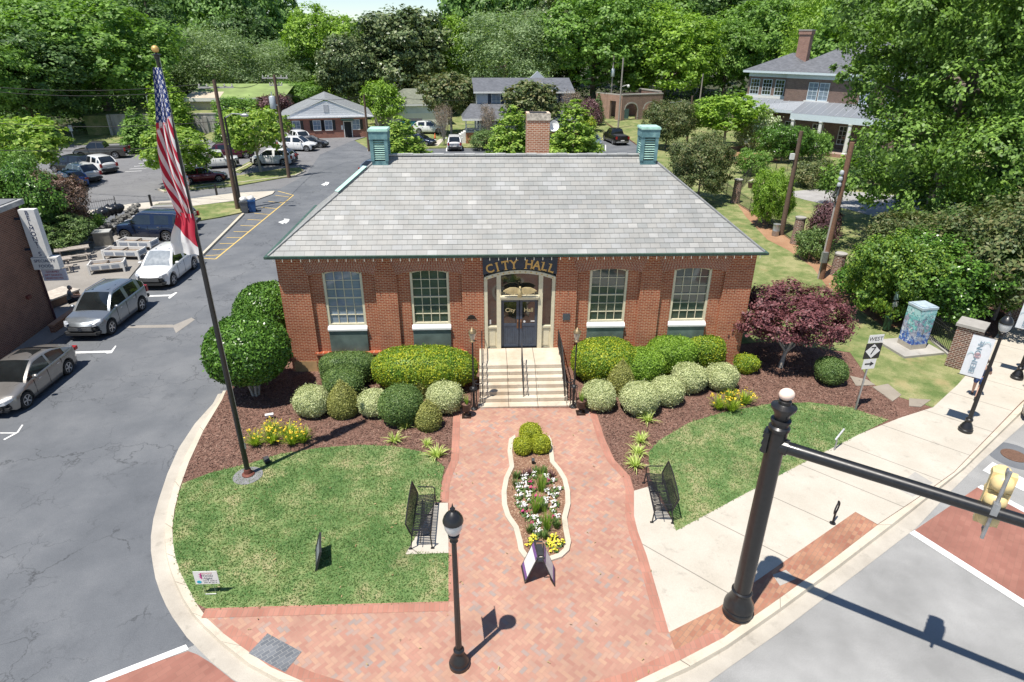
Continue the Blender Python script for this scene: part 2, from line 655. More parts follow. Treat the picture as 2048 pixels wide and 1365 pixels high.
L_mid = leaf_mat("leaves_mid", (0.042, 0.085, 0.017), (0.088, 0.16, 0.03), (0.15, 0.24, 0.05), gain=1.8)
L_bright = leaf_mat("leaves_bright", (0.06, 0.11, 0.012), (0.12, 0.20, 0.025), (0.20, 0.29, 0.04), gain=1.8)
L_maple = leaf_mat("leaves_young_maple", (0.075, 0.135, 0.02), (0.15, 0.24, 0.035), (0.27, 0.33, 0.07))
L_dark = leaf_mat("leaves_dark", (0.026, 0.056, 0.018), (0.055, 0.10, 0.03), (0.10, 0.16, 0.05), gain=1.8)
L_magn = leaf_mat("leaves_magnolia", (0.032, 0.052, 0.022), (0.07, 0.10, 0.038), (0.15, 0.17, 0.08), 0.1, rough=0.35, gain=1.75)
L_pale = leaf_mat("leaves_pale", (0.075, 0.115, 0.05), (0.13, 0.18, 0.085), (0.20, 0.26, 0.13), gain=1.8)
L_holly = leaf_mat("leaves_holly", (0.025, 0.062, 0.010), (0.055, 0.12, 0.016), (0.10, 0.19, 0.03), 0.12, 2.0, 0.3)
L_boxw = leaf_mat("leaves_clipped_dark", (0.042, 0.078, 0.022), (0.075, 0.125, 0.034), (0.135, 0.19, 0.055), 0.15, 2.5)
L_gold = leaf_mat("leaves_gold_hedge", (0.05, 0.105, 0.012), (0.115, 0.175, 0.016), (0.31, 0.30, 0.022), 0.2, 1.1, gain=1.75)
L_yellow = leaf_mat("leaves_yellow_green", (0.12, 0.15, 0.012), (0.21, 0.235, 0.018), (0.33, 0.34, 0.03), 0.2, 1.6)
L_cream = leaf_mat("leaves_variegated", (0.17, 0.20, 0.085), (0.31, 0.335, 0.17), (0.43, 0.44, 0.25), 0.15, 2.5)
L_cone = leaf_mat("leaves_cone", (0.085, 0.095, 0.026), (0.15, 0.155, 0.044), (0.22, 0.22, 0.07), 0.15, 2.0, gain=2.0)
L_red = leaf_mat("leaves_red_maple", (0.05, 0.018, 0.021), (0.105, 0.036, 0.041), (0.175, 0.072, 0.074), 0.2, 1.5, gain=1.6)
L_twig = leaf_mat("leaves_twiggy", (0.10, 0.075, 0.055), (0.17, 0.125, 0.095), (0.24, 0.19, 0.14), 0.1)
L_crape = leaf_mat("leaves_crape", (0.045, 0.07, 0.025), (0.085, 0.115, 0.04), (0.15, 0.135, 0.06), 0.2)
L_hosta = leaf_mat("leaves_lime", (0.20, 0.27, 0.05), (0.34, 0.40, 0.12), (0.52, 0.55, 0.27), 0.3)
L_lily = leaf_mat("leaves_daylily", (0.10, 0.16, 0.02), (0.19, 0.26, 0.03), (0.32, 0.38, 0.05), 0.3)
L_plum = leaf_mat("leaves_plum", (0.05, 0.025, 0.03), (0.09, 0.045, 0.05), (0.15, 0.08, 0.08), 0.15)
M_bark = plain("bark", (0.17, 0.14, 0.115), 0.95, var=0.35, scale=9, bump=0.6)
M_bark_lt = plain("pale_bark", (0.36, 0.32, 0.27), 0.9, var=0.3, scale=12, bump=0.4)
M_pole = plain("pole_timber", (0.13, 0.085, 0.06), 0.9, var=0.3, scale=14, bump=0.4)
M_pole_gr = plain("grey_pole_timber", (0.30, 0.27, 0.24), 0.9, var=0.25, scale=14, bump=0.3)

M_black = plain("black_paint", (0.012, 0.012, 0.013), 0.38, var=0.25, scale=10, coat=0.2)
M_iron = plain("black_iron", (0.016, 0.016, 0.018), 0.5, var=0.25, scale=14)
M_white = plain("white_paint", (0.72, 0.71, 0.68), 0.5, var=0.06)
M_cream = plain("cream_paint", (0.66, 0.60, 0.43), 0.5, var=0.07)
M_navy = plain("navy_paint", (0.022, 0.036, 0.062), 0.45, var=0.2)
M_navyd = plain("slate_blue_paint", (0.05, 0.066, 0.095), 0.45, var=0.15)
M_gold = plain("gold_leaf", (0.62, 0.40, 0.13), 0.4, 0.3, var=0.15)
M_green_p = plain("green_grey_panel", (0.115, 0.155, 0.135), 0.6, var=0.35, scale=1.5)
M_gutg = plain("green_gutter_paint", (0.06, 0.115, 0.085), 0.45, var=0.25)
M_metal = plain("galvanised_metal", (0.42, 0.43, 0.44), 0.45, 0.7, var=0.2)
M_dark = plain("dark_interior", (0.012, 0.012, 0.014), 0.7, var=0.2)
M_linew = plain("white_road_paint", (0.66, 0.66, 0.645), 0.8, var=0.16, scale=12)
M_liney = plain("yellow_road_paint", (0.60, 0.43, 0.14), 0.8, var=0.2, scale=12)
M_rubber = plain("tyre_rubber", (0.018, 0.018, 0.018), 0.8, var=0.2)
M_alloy = plain("alloy_wheel", (0.50, 0.51, 0.53), 0.3, 0.8, var=0.1)
M_chrome = plain("chrome", (0.62, 0.63, 0.65), 0.18, 0.95, var=0.05)
M_tail = plain("tail_light_lens", (0.30, 0.012, 0.012), 0.2, var=0.1)
M_plas = plain("dark_plastic", (0.03, 0.031, 0.033), 0.6, var=0.15)
M_bulb = plain("frosted_bulb", (0.55, 0.53, 0.46), 0.4, var=0.05)


def copper_mat():
    m, t, b = new_mat("verdigris_copper", rough=0.6)
    P = t.n("TexCoord").outputs["Object"]
    n = t.noise(P, 3, 6, 0.7)
    t.set(b.inputs["Base Color"], t.ramp(n, [(0.28, (0.055, 0.13, 0.145)), (0.48, (0.115, 0.235, 0.25)), (0.7, (0.22, 0.38, 0.37))]))
    return m


M_copper = copper_mat()
M_copper_lt = plain("pale_verdigris", (0.40, 0.62, 0.53), 0.6, var=0.15, scale=4)


def glass_mat(name, tint, rough=0.04, spec=1.0, var=0.3, scale=1.5):
    m, t, b = new_mat(name, tint, rough, 0.0, spec)
    P = t.n("TexCoord").outputs["Object"]
    n = t.noise(P, scale, 3)
    t.set(b.inputs["Base Color"], t.mix(t.ramp(n, [(0.35, 0.0), (0.65, 1.0)]), tuple(c * (1 - var) for c in tint), tuple(c * (1 + var) for c in tint)))
    b.inputs["IOR"].default_value = 1.55
    return m


M_glass = glass_mat("window_glass", (0.02, 0.024, 0.022))
M_carglass = glass_mat("car_glass", (0.012, 0.015, 0.016), 0.03)


def blind_glass(name, c0, c1):
    m, t, b = new_mat(name, c0, 0.05, 0.0, 0.9)
    P = t.xyz(t.n("TexCoord").outputs["Object"])
    f = t.m('GREATER_THAN', t.m('FRACT', t.m('MULTIPLY', P[2], 16.0)), 0.45)
    n = t.noise(t.n("TexCoord").outputs["Object"], 0.9, 4)
    c = t.mix(f, c0, c1)
    c = t.mix(0.5, c, t.ramp(n, [(0.35, 0.3), (0.65, 0.7)]), 'OVERLAY')
    t.set(b.inputs["Base Color"], c)
    return m


M_gl_blue = blind_glass("glass_painted_sky_over_blinds", (0.15, 0.20, 0.27), (0.24, 0.29, 0.35))  # blue of the reflected sky is painted in with the blinds
M_gl_green = blind_glass("glass_over_green_blinds", (0.035, 0.055, 0.05), (0.06, 0.085, 0.075))


def slate_mat(name, c, w, h, joint):
    m, t, b = new_mat(name, rough=0.55, spec=0.45)
    uv = t.n("TexCoord").outputs["UV"]
    x = t.n("TexBrick")
    t.set(x.inputs["Vector"], uv)
    for k, v in (("Color1", (0, 0, 0, 1)), ("Color2", (1, 1, 1, 1)), ("Mortar", (0.5, 0.5, 0.5, 1)), ("Scale", 1.0), ("Mortar Size", joint),
                 ("Mortar Smooth", 0.1), ("Brick Width", w), ("Row Height", h)):
        x.inputs[k].default_value = v
    q = t.xyz(x.outputs[0])
    cc = t.ramp(q[0], c)
    cc = t.mix(0.45, cc, t.ramp(t.noise(uv, 0.9, 6, 0.65), [(0.3, 0.32), (0.7, 0.68)]), 'OVERLAY')
    cc = t.mix(t.ramp(x.outputs["Fac"], [(0.0, 0.0), (1.0, 0.75)]), cc, (0.08, 0.08, 0.08))
    t.set(b.inputs["Base Color"], cc)
    return m


M_slate = slate_mat("slate_roof", [(0.0, (0.252, 0.258, 0.25)), (0.35, (0.278, 0.276, 0.262)), (0.65, (0.292, 0.286, 0.268)), (0.90, (0.298, 0.302, 0.298)), (1.0, (0.365, 0.358, 0.338))], 0.40, 0.25, 0.007)
M_shingle = slate_mat("grey_shingles", [(0.0, (0.10, 0.105, 0.115)), (1.0, (0.15, 0.155, 0.17))], 0.3, 0.15, 0.004)
M_shingle_lt = slate_mat("pale_shingles", [(0.0, (0.22, 0.235, 0.24)), (1.0, (0.29, 0.30, 0.305))], 0.3, 0.15, 0.004)
M_shingle_gr = slate_mat("mossy_shingles", [(0.0, (0.14, 0.155, 0.115)), (1.0, (0.21, 0.22, 0.16))], 0.3, 0.15, 0.004)


def paint(name, c, metal=0.0, rough=0.3):
    return plain("car_paint_" + name, c, rough, metal, var=0.05, scale=2, coat=0.9)


def roof_quad(mb_v, mb_f, uvs, a, b, c, d, uvorg, uax, vax):
    o = len(mb_v)
    for p in (a, b, c, d):
        p = Vector(p)
        mb_v.append(tuple(p))
        uvs.append(((p - uvorg).dot(uax), (p - uvorg).dot(vax)))
    mb_f.append((o, o + 1, o + 2, o + 3))


def uv_mesh(name, polys, mat, parent=None):
    """polys: list of (points, uvs)"""
    v, f, uv = [], [], []
    for pts, us in polys:
        o = len(v)
        v += [tuple(p) for p in pts]
        f.append(tuple(range(o, o + len(pts))))
        uv += [tuple(u) for u in us]
    me = bpy.data.meshes.new(name)
    me.from_pydata(v, [], f)
    lay = me.uv_layers.new(name="UVMap")
    for i, u in enumerate(uv):
        lay.data[i].uv = u
    me.materials.append(mat)
    return link(name, me, parent)


def slope(pts):
    """flat roof slope with its own u (level) and v (up the slope) in metres"""
    P = [Vector(p) for p in pts]
    n = (P[1] - P[0]).cross(P[-1] - P[0]).normalized()
    u = Vector((0, 0, 1)).cross(n)
    u = u.normalized() if u.length > 1e-4 else Vector((1, 0, 0))
    v = n.cross(u)
    return P, [((p - P[0]).dot(u), (p - P[0]).dot(v)) for p in P]


def courses(pts_fn, nrows, lip=0.014):
    """overlapping slate courses: pts_fn(t) -> (left, right) points at height fraction t, each course lifted at its lower edge"""
    out = []
    l0, r0 = pts_fn(0.0)
    l1, r1 = pts_fn(1.0)
    n = (r0 - l0).cross(l1 - l0).normalized()
    if n.z < 0:
        n = -n
    u = (r0 - l0).normalized()
    vv = n.cross(u)
    if vv.z < 0:
        vv = -vv
    L = (l1 - l0).dot(vv)
    for i in range(nrows):
        a, b = pts_fn(i / nrows)
        c, d = pts_fn((i + 1) / nrows)
        a2, b2 = a + n * lip, b + n * lip
        q = lambda p: ((p - l0).dot(u), (p - l0).dot(vv) / L * nrows * 0.25)
        out.append(([a2, b2, d, c], [q(a), q(b), q(d), q(c)]))
        out.append(([a, b, b2, a2], [q(a), q(b), q(b), q(a)]))
    return out
# ================================================================== THE SETTING
def W(*p):
    return [Vector(q) for q in p]


struct("ground", MB().sheet([(-900, -300), (900, -300), (900, 1500), (-900, 1500)], -0.06), M_lawn2)
struct("street", MB().sheet([(-70, -60), (160, -60), (160, 75), (70, 60), (-9, 16), (-70, 16)], 0.0), M_street)
struct("driveway", MB().sheet([(-70, 12.0)] + GP([(150, 1374), (374, 1297), (700, 1150)]) + [(-6, 30), (-8.6, 60), (-9, 72), (-20, 98), (-32, 98), (-40, 40), (-60, 14)], 0.004), M_asph)
struct("parking_lot", MB().sheet(GP([(-260, 440), (120, 425), (300, 402), (470, 384), (560, 378), (612, 350), (640, 310), (700, 284), (735, 273), (560, 264), (430, 272), (250, 285), (140, 290), (-300, 330)]), 0.008), M_lot)
struct("rear_parking_lot", MB().sheet([(-9.2, 36), (12.4, 36), (12.6, 37.8), (17.1, 50), (21.1, 80)] + [tuple(p) for p in GP([(1262, 279), (1187, 281), (1174, 293), (862, 298)])] + [(-15, 80), (-9.5, 60)], 0.008), M_asph)
# worn lighter band of driveway at the back, and the patch near the middle
struct("driveway_patch", MB().sheet(GP([(345, 652), (383, 636), (390, 640), (352, 667)]), 0.012).sheet(GP([(250, 652), (346, 650), (346, 656), (250, 657)]), 0.0121), M_patio)

# ---- island with kerb
KI = [(452, 782), (444.6, 800), (407, 862), (378, 925), (360, 976), (349, 1020), (345, 1057), (346, 1085), (351, 1115), (360, 1144), (374, 1172), (393, 1208), (415.6, 1239), (445, 1266), (482, 1293), (540, 1334), (610, 1365), (720, 1400), (900, 1420), (1080, 1410), (1190, 1388), (1268, 1365), (1360, 1321), (1450, 1274), (1560, 1197), (1660, 1124), (1755, 1051), (1835, 998), (1908, 946), (2041, 809), (2200, 672), (2420, 520)]
KO = [(436, 789), (426, 808), (390, 848), (357.6, 897), (335, 948), (318, 999), (307, 1038), (302, 1073), (302, 1103), (306, 1131), (311, 1158), (320, 1185), (332, 1212), (345, 1235), (374, 1276), (424, 1326), (465, 1359), (560, 1412), (700, 1458), (900, 1480), (1110, 1466), (1290, 1420), (1418, 1365), (1459, 1335), (1560, 1265), (1720, 1143), (1833, 1056), (1900, 985), (1963, 923), (2090, 812), (2240, 690), (2460, 530)]
ki = [Vector(p) for p in GP(KI, 0.12)]
ko = [Vector(p) for p in GP(KO, 0.0)]
far = [(46, 47), (46, 130), (21.9, 130), (21.2, 80), (17.2, 50), (12.7, 37.8), (12.5, 34.5), (-9.4, 34.5), (-9.9, 27)]
isl = [tuple(p) for p in ki] + far
struct("mulch_bed", MB().prism(isl, -0.1, 0.12), M_mulch)
kt, gt = MB(), MB()
for i in range(len(ki) - 1):
    a, b, c, d = ki[i], ki[i + 1], ko[i + 1], ko[i]
    f = 0.34
    a2, b2 = a.lerp(d, f), b.lerp(c, f)
    for (p, q, r, s), (zi, zo), mb in (((a, b, b2, a2), (0.135, 0.135), kt), ((a2, b2, c, d), (0.028, 0.012), gt)):
        mb.face([(p.x, p.y, zi), (q.x, q.y, zi), (r.x, r.y, zo), (s.x, s.y, zo)])
    a3, b3 = a.lerp(d, f * 1.15), b.lerp(c, f * 1.15)
    kt.face([(a2.x, a2.y, 0.135), (b2.x, b2.y, 0.135), (b3.x, b3.y, 0.02), (a3.x, a3.y, 0.02)])
kt.add([], [])
for m_ in (kt, gt):
    for k, f in enumerate(m_.f):
        p = [Vector(m_.v[i]) for i in f]
        if (p[1] - p[0]).cross(p[2] - p[0]).z < 0:
            m_.f[k] = f[::-1]
kj = MB()
for i in range(1, len(ki) - 3):
    if i % 2 == 0:
        a, d = ki[i], ko[i]
        f_ = (ki[i + 1] - ki[i]).normalized() * 0.010
        e_ = a.lerp(d, 0.34)
        kj.face([(a.x - f_.x, a.y - f_.y, 0.1375), (e_.x - f_.x, e_.y - f_.y, 0.1375), (e_.x + f_.x, e_.y + f_.y, 0.1375), (a.x + f_.x, a.y + f_.y, 0.1375)])
struct("kerb_joint", kj, plain("joint_dirt", (0.12, 0.10, 0.08), 0.9))
struct("kerb", kt, M_kerb)
struct("gutter_strip", gt, M_gutter)

# ---- lawns, paving
LAWN_L = [(364, 968), (420, 946), (500, 927), (560, 908), (640, 896), (720, 890), (790, 893), (850, 905), (889, 934), (882, 965), (880, 1004), (870, 1004), (812, 1106), (898, 1107), (897, 1203), (640, 1210), (412, 1217), (394, 1208), (374, 1172), (360, 1144), (351, 1115), (346, 1085), (346, 1057), (350, 1020)]
LAWN_R = [(1352, 1062), (1345, 1040), (1318, 985), (1300, 955), (1297, 905), (1320, 880), (1380, 845), (1450, 824), (1540, 808), (1620, 805), (1700, 815), (1740, 829), (1777, 840), (1720, 868), (1560, 950)]
struct("lawn", MB().sheet(GP(LAWN_L, 0.135), 0.135).sheet(GP(LAWN_R, 0.135), 0.135), M_lawn)
yard = GP([(1500, 700), (1560, 640), (1690, 700), (1745, 770), (1790, 800), (1862, 822), (1908, 772), (1985, 690)], 0.135)
struct("yard_lawn", MB().sheet([(11.9, 26.2), (13.5, 26.5)] + [tuple(p) for p in GP([(1700, 705), (1745, 768), (1800, 795), (1866, 815), (1915, 770), (1978, 698)], 0.135)] + [(21.9, 30), (22.2, 60), (22.7, 131), (22.0, 131), (21.3, 80), (17.3, 50), (12.8, 37.8), (11.6, 34)], 0.132), M_lawn2)
struct("house_yard", MB().sheet([(22.0, 25.5), (46.2, 46.5), (46.5, 131), (22.6, 131)], 0.128), M_lawn2)
struct("house_drive", MB().sheet(GP([(1560, 385), (1640, 378), (1760, 388), (1870, 400), (2000, 412), (2048, 440), (1900, 455), (1790, 445), (1700, 420), (1610, 400)], 0.14), 0.14), M_gravel)
struct("soil_bed", MB().sheet(GP([(1660, 530), (1580, 478), (1510, 425), (1475, 408), (1490, 432), (1535, 480), (1575, 500), (1625, 535), (1655, 575), (1720, 620), (1775, 660), (1830, 645), (1740, 580)], 0.137), 0.137).sheet(GP([(1435, 318), (1470, 300), (1520, 305), (1560, 322), (1500, 334)], 0.137), 0.137), M_soil)

path = [(907, 817), (904, 880), (902, 920), (893, 940), (887, 953), (882, 975), (880, 1004), (897, 1006), (897, 1203), (640, 1210), (412, 1217)] + KI[12:22] + [(1355, 1320), (1440, 1277), (1338, 1265), (1293, 1110), (1276, 1065), (1268, 1032), (1268, 982), (1260, 953), (1229, 920), (1210, 879), (1190, 817)]
struct("brick_path", MB().sheet(GP(path, 0.13), 0.13), M_herr)
walk = [(1268, 982), (1302, 972), (1356, 1060), (1560, 948), (1720, 868), (1800, 836), (1866, 815), (1912, 770), (1955, 720), (2048, 600), (2160, 480), (2420, 515), (2200, 668), (2041, 806), (1908, 944), (1835, 996), (1755, 1049), (1711, 1024), (1438, 1214), (1338, 1265), (1293, 1110), (1276, 1065), (1268, 1032)]
struct("sidewalk", MB().sheet(GP(walk, 0.131), 0.131), M_conc)
strip = [(1338, 1265), (1438, 1214), (1711, 1024), (1755, 1050), (1660, 1123), (1560, 1196), (1450, 1273), (1357, 1319)]
struct("brick_strip", MB().sheet(GP(strip, 0.135), 0.135), M_strip)
struct("bench_pad", MB().sheet(GP([(870, 1006), (896, 1006), (897, 1106), (811, 1109)], 0.139), 0.139), M_conc)


def band(pts, w, z):
    mb = MB()
    P = [Vector(p) for p in GP(pts, z)]
    off = []
    for i in range(len(P)):
        d = (P[min(i + 1, len(P) - 1)] - P[max(i - 1, 0)]).normalized()
        off.append(P[i] + Vector((-d.y, d.x)) * w)
    for i in range(len(P) - 1):
        mb.sheet([P[i], P[i + 1], off[i + 1], off[i]], z)
    return mb


bd = band([(907, 817), (904, 880), (902, 920), (893, 940), (887, 953), (882, 975), (880, 1004)], 0.27, 0.136)
b2 = band([(897, 1107), (897, 1203)], 0.27, 0.136)
b3 = band([(897, 1203), (640, 1210), (412, 1217)], 0.30, 0.137)
b4 = band([(1338, 1265), (1293, 1110), (1276, 1065), (1268, 1032), (1268, 982), (1260, 953), (1229, 920), (1210, 879), (1190, 817)], 0.27, 0.136)
b5 = band(list(reversed(KI[13:24])), -0.27, 0.1365)
for q in (b2, b3, b4, b5):
    bd.add(q.v, q.f)
struct("brick_border", bd, M_border)
struct("utility_cover", MB().sheet(GP([(497, 1307), (535, 1267), (603, 1304), (570, 1345)], 0.1385), 0.1385), M_slatep)
struct("sidewalk_plate", MB().sheet(GP([(1790, 975), (1830, 944), (1866, 966), (1826, 994)], 0.1355), 0.1355).sheet(GP([(1545, 1150), (1572, 1140), (1592, 1158), (1560, 1172)], 0.1395), 0.1395), M_conc_old)
ss = MB()
for q in ([(1700, 752), (1735, 760), (1750, 770), (1712, 772)], [(1745, 774), (1776, 768), (1803, 790), (1785, 803)], [(1818, 797), (1862, 800), (1842, 814), (1818, 812)]):
    ss.prism(GP(q, 0.15), 0.12, 0.155)
struct("stepping_stone_path", ss, conc_mat("worn_flagstone", (0.24, 0.205, 0.165), (0.34, 0.30, 0.245)))
# ---- street markings
p0, p1, q0, q1 = G(1828, 1062), G(1955, 975), G(2048, 1190), G(2170, 1100)
dxw = ((q0 - p0) + (q1 - p1)).normalized() * 15
xw = MB().sheet([p0.xy, p1.xy, (p1 + dxw).xy, (p0 + dxw).xy], 0.006)
xw.sheet(GP([(376, 1303), (395, 1310), (424, 1328), (465, 1361), (560, 1414), (300, 1500), (100, 1420), (190, 1368)]), 0.0085)
struct("brick_crosswalk", xw, M_xwalk)
ux = dxw.normalized()
nx = Vector((-ux.y, ux.x, 0))
wl = MB().sheet([(p0 + nx * 0.02).xy, (p0 - nx * 0.24).xy, (p0 - nx * 0.24 + dxw).xy, (p0 + nx * 0.02 + dxw).xy], 0.0125)
wl.sheet([(p1 - nx * 0.02).xy, (p1 + nx * 0.24).xy, (p1 + nx * 0.24 + dxw).xy, (p1 - nx * 0.02 + dxw).xy], 0.0126)
wl.sheet(GP([(1965, 942), (1985, 925), (2100, 985), (2090, 1005)]), 0.0124)
wl.sheet(GP([(150, 1376), (372, 1290), (378, 1300), (190, 1372)]), 0.0127)
for q in ([(150, 704), (222, 702), (231, 692), (233, 693), (224, 707), (214, 708), (210, 706), (150, 708)], [(284, 592), (342, 590), (352, 585), (355, 586), (340, 598), (336, 597), (339, 593), (284, 595)],
          [(0, 866), (33, 866), (44, 850), (47, 851), (37, 866), (10, 881), (6, 880), (28, 868), (0, 868)]):
    wl.sheet(GP(q), 0.0128)
for (x, y) in ((570, 443), (652, 368)):
    s_ = 1.0 if y > 400 else 0.72
    wl.sheet(GP([(x - 14 * s_, y + 2), (x - 2 * s_, y - 2), (x - 2 * s_, y - 5 * s_), (x + 9 * s_, y - 4 * s_), (x + 8 * s_, y), (x + 2 * s_, y + 5 * s_), (x - 2 * s_, y + 3 * s_), (x - 4 * s_, y + 6 * s_)]), 0.0128)
for k in range(9):      # stall ticks in the back lots
    u, v = 250 + 9 * k, 344 - 5.5 * k
    wl.sheet(GP([(u, v), (u + 34, v - 2), (u + 34, v - 1.5), (u, v + 0.5)]), 0.0129)
for u in (735, 892, 960, 1210):
    wl.sheet(GP([(u, 303), (u + 2.2, 303), (u - 1 + 3, 290), (u + 0.5, 290)], 0.01), 0.0127)
struct("white_road_marking", wl, M_linew)
hy = MB()


def pl(a, b, w=0.11, z=0.0135):
    A, B = G(*a), G(*b)
    d = (B - A).xy.normalized()
    n = Vector((-d.y, d.x)) * w / 2
    hy.sheet([A.xy + n, A.xy - n, B.xy - n, B.xy + n], z)


pl((400, 517), (431, 519), z=0.0136)
pl((431, 519), (587, 391))
pl((587, 391), (556, 383), z=0.0136)
for k in range(11):
    t = (k + 0.4) / 11
    a = Vector((400, 517)).lerp(Vector((553, 384)), t)
    b = Vector((431, 519)).lerp(Vector((586, 392)), t + 0.03)
    pl((a.x + 6, a.y), (b.x, b.y), 0.1, 0.0137)
pl((398, 516), (482, 430), 0.13, 0.0138)
struct("yellow_road_marking", hy, M_liney)
struct("manhole_cover", MB().lathe([(0.40, 0.0), (0.40, 0.02), (0.33, 0.024), (0.31, 0.016)], tuple(G(2028, 912, 0.004)), 24), plain("rusty_iron", (0.16, 0.09, 0.06), 0.8, 0.2, var=0.3, scale=20))
struct("manhole_collar", MB().lathe([(0.85, 0.0), (0.85, 0.003)], tuple(G(2028, 912, 0.002)), 28), M_asph)

# ---- left side: patio, kerbs, verge
struct("patio", MB().prism(GP([(-80, 800), (90, 690), (150, 655), (200, 615), (255, 560), (300, 505), (330, 470), (300, 440), (120, 455), (20, 520), (-100, 620)], 0.06), -0.05, 0.06), M_patio)
verge = MB().prism(GP([(384, 443), (372, 414), (430, 407), (474, 402), (487, 424), (440, 434)], 0.1), -0.05, 0.10)
verge.prism(GP([(470, 372), (330, 384), (318, 380), (360, 372), (440, 366), (470, 352), (560, 338), (600, 335), (609, 343), (590, 351)], 0.1), -0.05, 0.10)
verge.prism(GP([(408, 273), (425, 262), (520, 258), (560, 270), (500, 283), (440, 290)], 0.1), -0.05, 0.1)
verge.prism(GP([(150, 290), (155, 281), (250, 272), (262, 285)], 0.1), -0.05, 0.1)
verge.prism(GP([(463, 342), (505, 320), (515, 323), (480, 346)], 0.1), -0.05, 0.101)
struct("grass_verge", verge, M_lawn2)
vk = MB()
for line in ([(400, 517), (487, 430)], [(318, 381), (330, 386), (590, 353), (610, 344)], [(470, 345), (512, 323)], [(250, 273), (262, 287)]):
    P = [G(u, v) for u, v in line]
    for a, b in zip(P[:-1], P[1:]):
        d = (b - a).normalized()
        n = Vector((-d.y, d.x, 0)) * 0.09
        vk.prism([(a + n).xy, (a - n).xy, (b - n).xy, (b + n).xy], -0.03, 0.135)
struct("lot_kerb", vk, M_kerb)
struct("lot_sidewalk", MB().prism(GP([(130, 442), (255, 420), (385, 412), (474, 401), (484, 410), (545, 388), (550, 382), (470, 386), (380, 398), (260, 408), (120, 430)], 0.09), -0.05, 0.09), M_conc)
struct("rear_lawn", MB().sheet(GP([(735, 302), (860, 296), (1170, 292), (1180, 278), (880, 279), (850, 285), (780, 297)], 0.03), 0.03).sheet([(22, 96), (22.6, 90), (30, 130), (21, 130)], 0.04), M_lawn2)
struct("house_path", MB().sheet(GP([(858, 292), (876, 292), (890, 278), (880, 278)], 0.05), 0.05), M_conc)

# ---- low grass blades over the two lawns (one mass nobody could count)
rng = np.random.default_rng(5)


def in_poly(pts, poly):
    x, y = pts[:, 0], pts[:, 1]
    c = np.zeros(len(pts), bool)
    n = len(poly)
    for i in range(n):
        x1, y1 = poly[i]
        x2, y2 = poly[(i + 1) % n]
        cond = (y1 > y) != (y2 > y)
        with np.errstate(divide='ignore', invalid='ignore'):
            c ^= cond & (x < (x2 - x1) * (y - y1) / (y2 - y1) + x1)
    return c


def scatter(poly, n):
    poly = np.array([(p[0], p[1]) for p in poly])
    lo, hi = poly.min(0), poly.max(0)
    p = rng.random((n * 3, 2)) * (hi - lo) + lo
    return p[in_poly(p, poly)][:n]


def np_mesh(name, V, k, mat):
    """V: (n,k,3) separate k-gons"""
    n = len(V)
    me = bpy.data.meshes.new(name)
    me.vertices.add(n * k)
    me.vertices.foreach_set("co", V.astype(np.float32).ravel())
    me.loops.add(n * k)
    me.loops.foreach_set("vertex_index", np.arange(n * k, dtype=np.int32))
    me.polygons.add(n)
    me.polygons.foreach_set("loop_start", np.arange(0, n * k, k, dtype=np.int32))
    me.polygons.foreach_set("loop_total", np.full(n, k, np.int32))
    me.update(calc_edges=True)
    me.materials.append(mat)
    return me


def blades(polys, n, h, z, mat, name="grass"):
    pts = np.concatenate([scatter(p, m) for p, m in zip(polys, n)])
    N = len(pts)
    pts = pts + rng.normal(size=pts.shape) * 0.035
    a = rng.random(N) * 2 * np.pi
    w = 0.012 + 0.012 * rng.random(N)
    hh = h * (0.5 + rng.random(N))
    lean = (rng.random((N, 2)) - 0.5) * 2 * hh[:, None] * 1.1
    V = np.zeros((N, 3, 3))
    V[:, 0, 0], V[:, 0, 1] = pts[:, 0] - np.cos(a) * w, pts[:, 1] - np.sin(a) * w
    V[:, 1, 0], V[:, 1, 1] = pts[:, 0] + np.cos(a) * w, pts[:, 1] + np.sin(a) * w
    V[:, 2, :2] = pts + lean
    V[:, :, 2] = z
    V[:, 2, 2] = z + hh
    return tag(link(name, np_mesh(name, V, 3, mat)), kind="stuff")


L_blade = leaf_mat("grass_blades", (0.05, 0.105, 0.03), (0.095, 0.165, 0.05), (0.21, 0.23, 0.095), 0.25, 0.9, gain=1.45)
blades([GP(LAWN_L, 0.135), GP(LAWN_R, 0.135)], (40000, 24000), 0.04, 0.133, L_blade)

# loose bark chips over the beds and a little leaf litter
def chips(name, polys, n, size, z, mat):
    pts = np.concatenate([scatter(p, m) for p, m in zip(polys, n)])
    N = len(pts)
    a, tl = rng.random(N) * 6.283, rng.normal(size=(N, 2)) * 0.35
    L, Wd_ = size * (0.5 + rng.random(N)), size * 0.35 * (0.5 + rng.random(N))
    V = np.zeros((N, 4, 3))
    for k, (i, j) in enumerate(((-1, -1), (1, -1), (1, 1), (-1, 1))):
        x, y = i * L / 2, j * Wd_ / 2
        V[:, k, 0] = pts[:, 0] + np.cos(a) * x - np.sin(a) * y
        V[:, k, 1] = pts[:, 1] + np.sin(a) * x + np.cos(a) * y
        V[:, k, 2] = z + np.abs(tl[:, 0]) * 0.02 + tl[:, 0] * x * 0.8 + tl[:, 1] * y + 0.012
    tag(link(name, np_mesh(name, V, 4, mat)), kind="stuff")


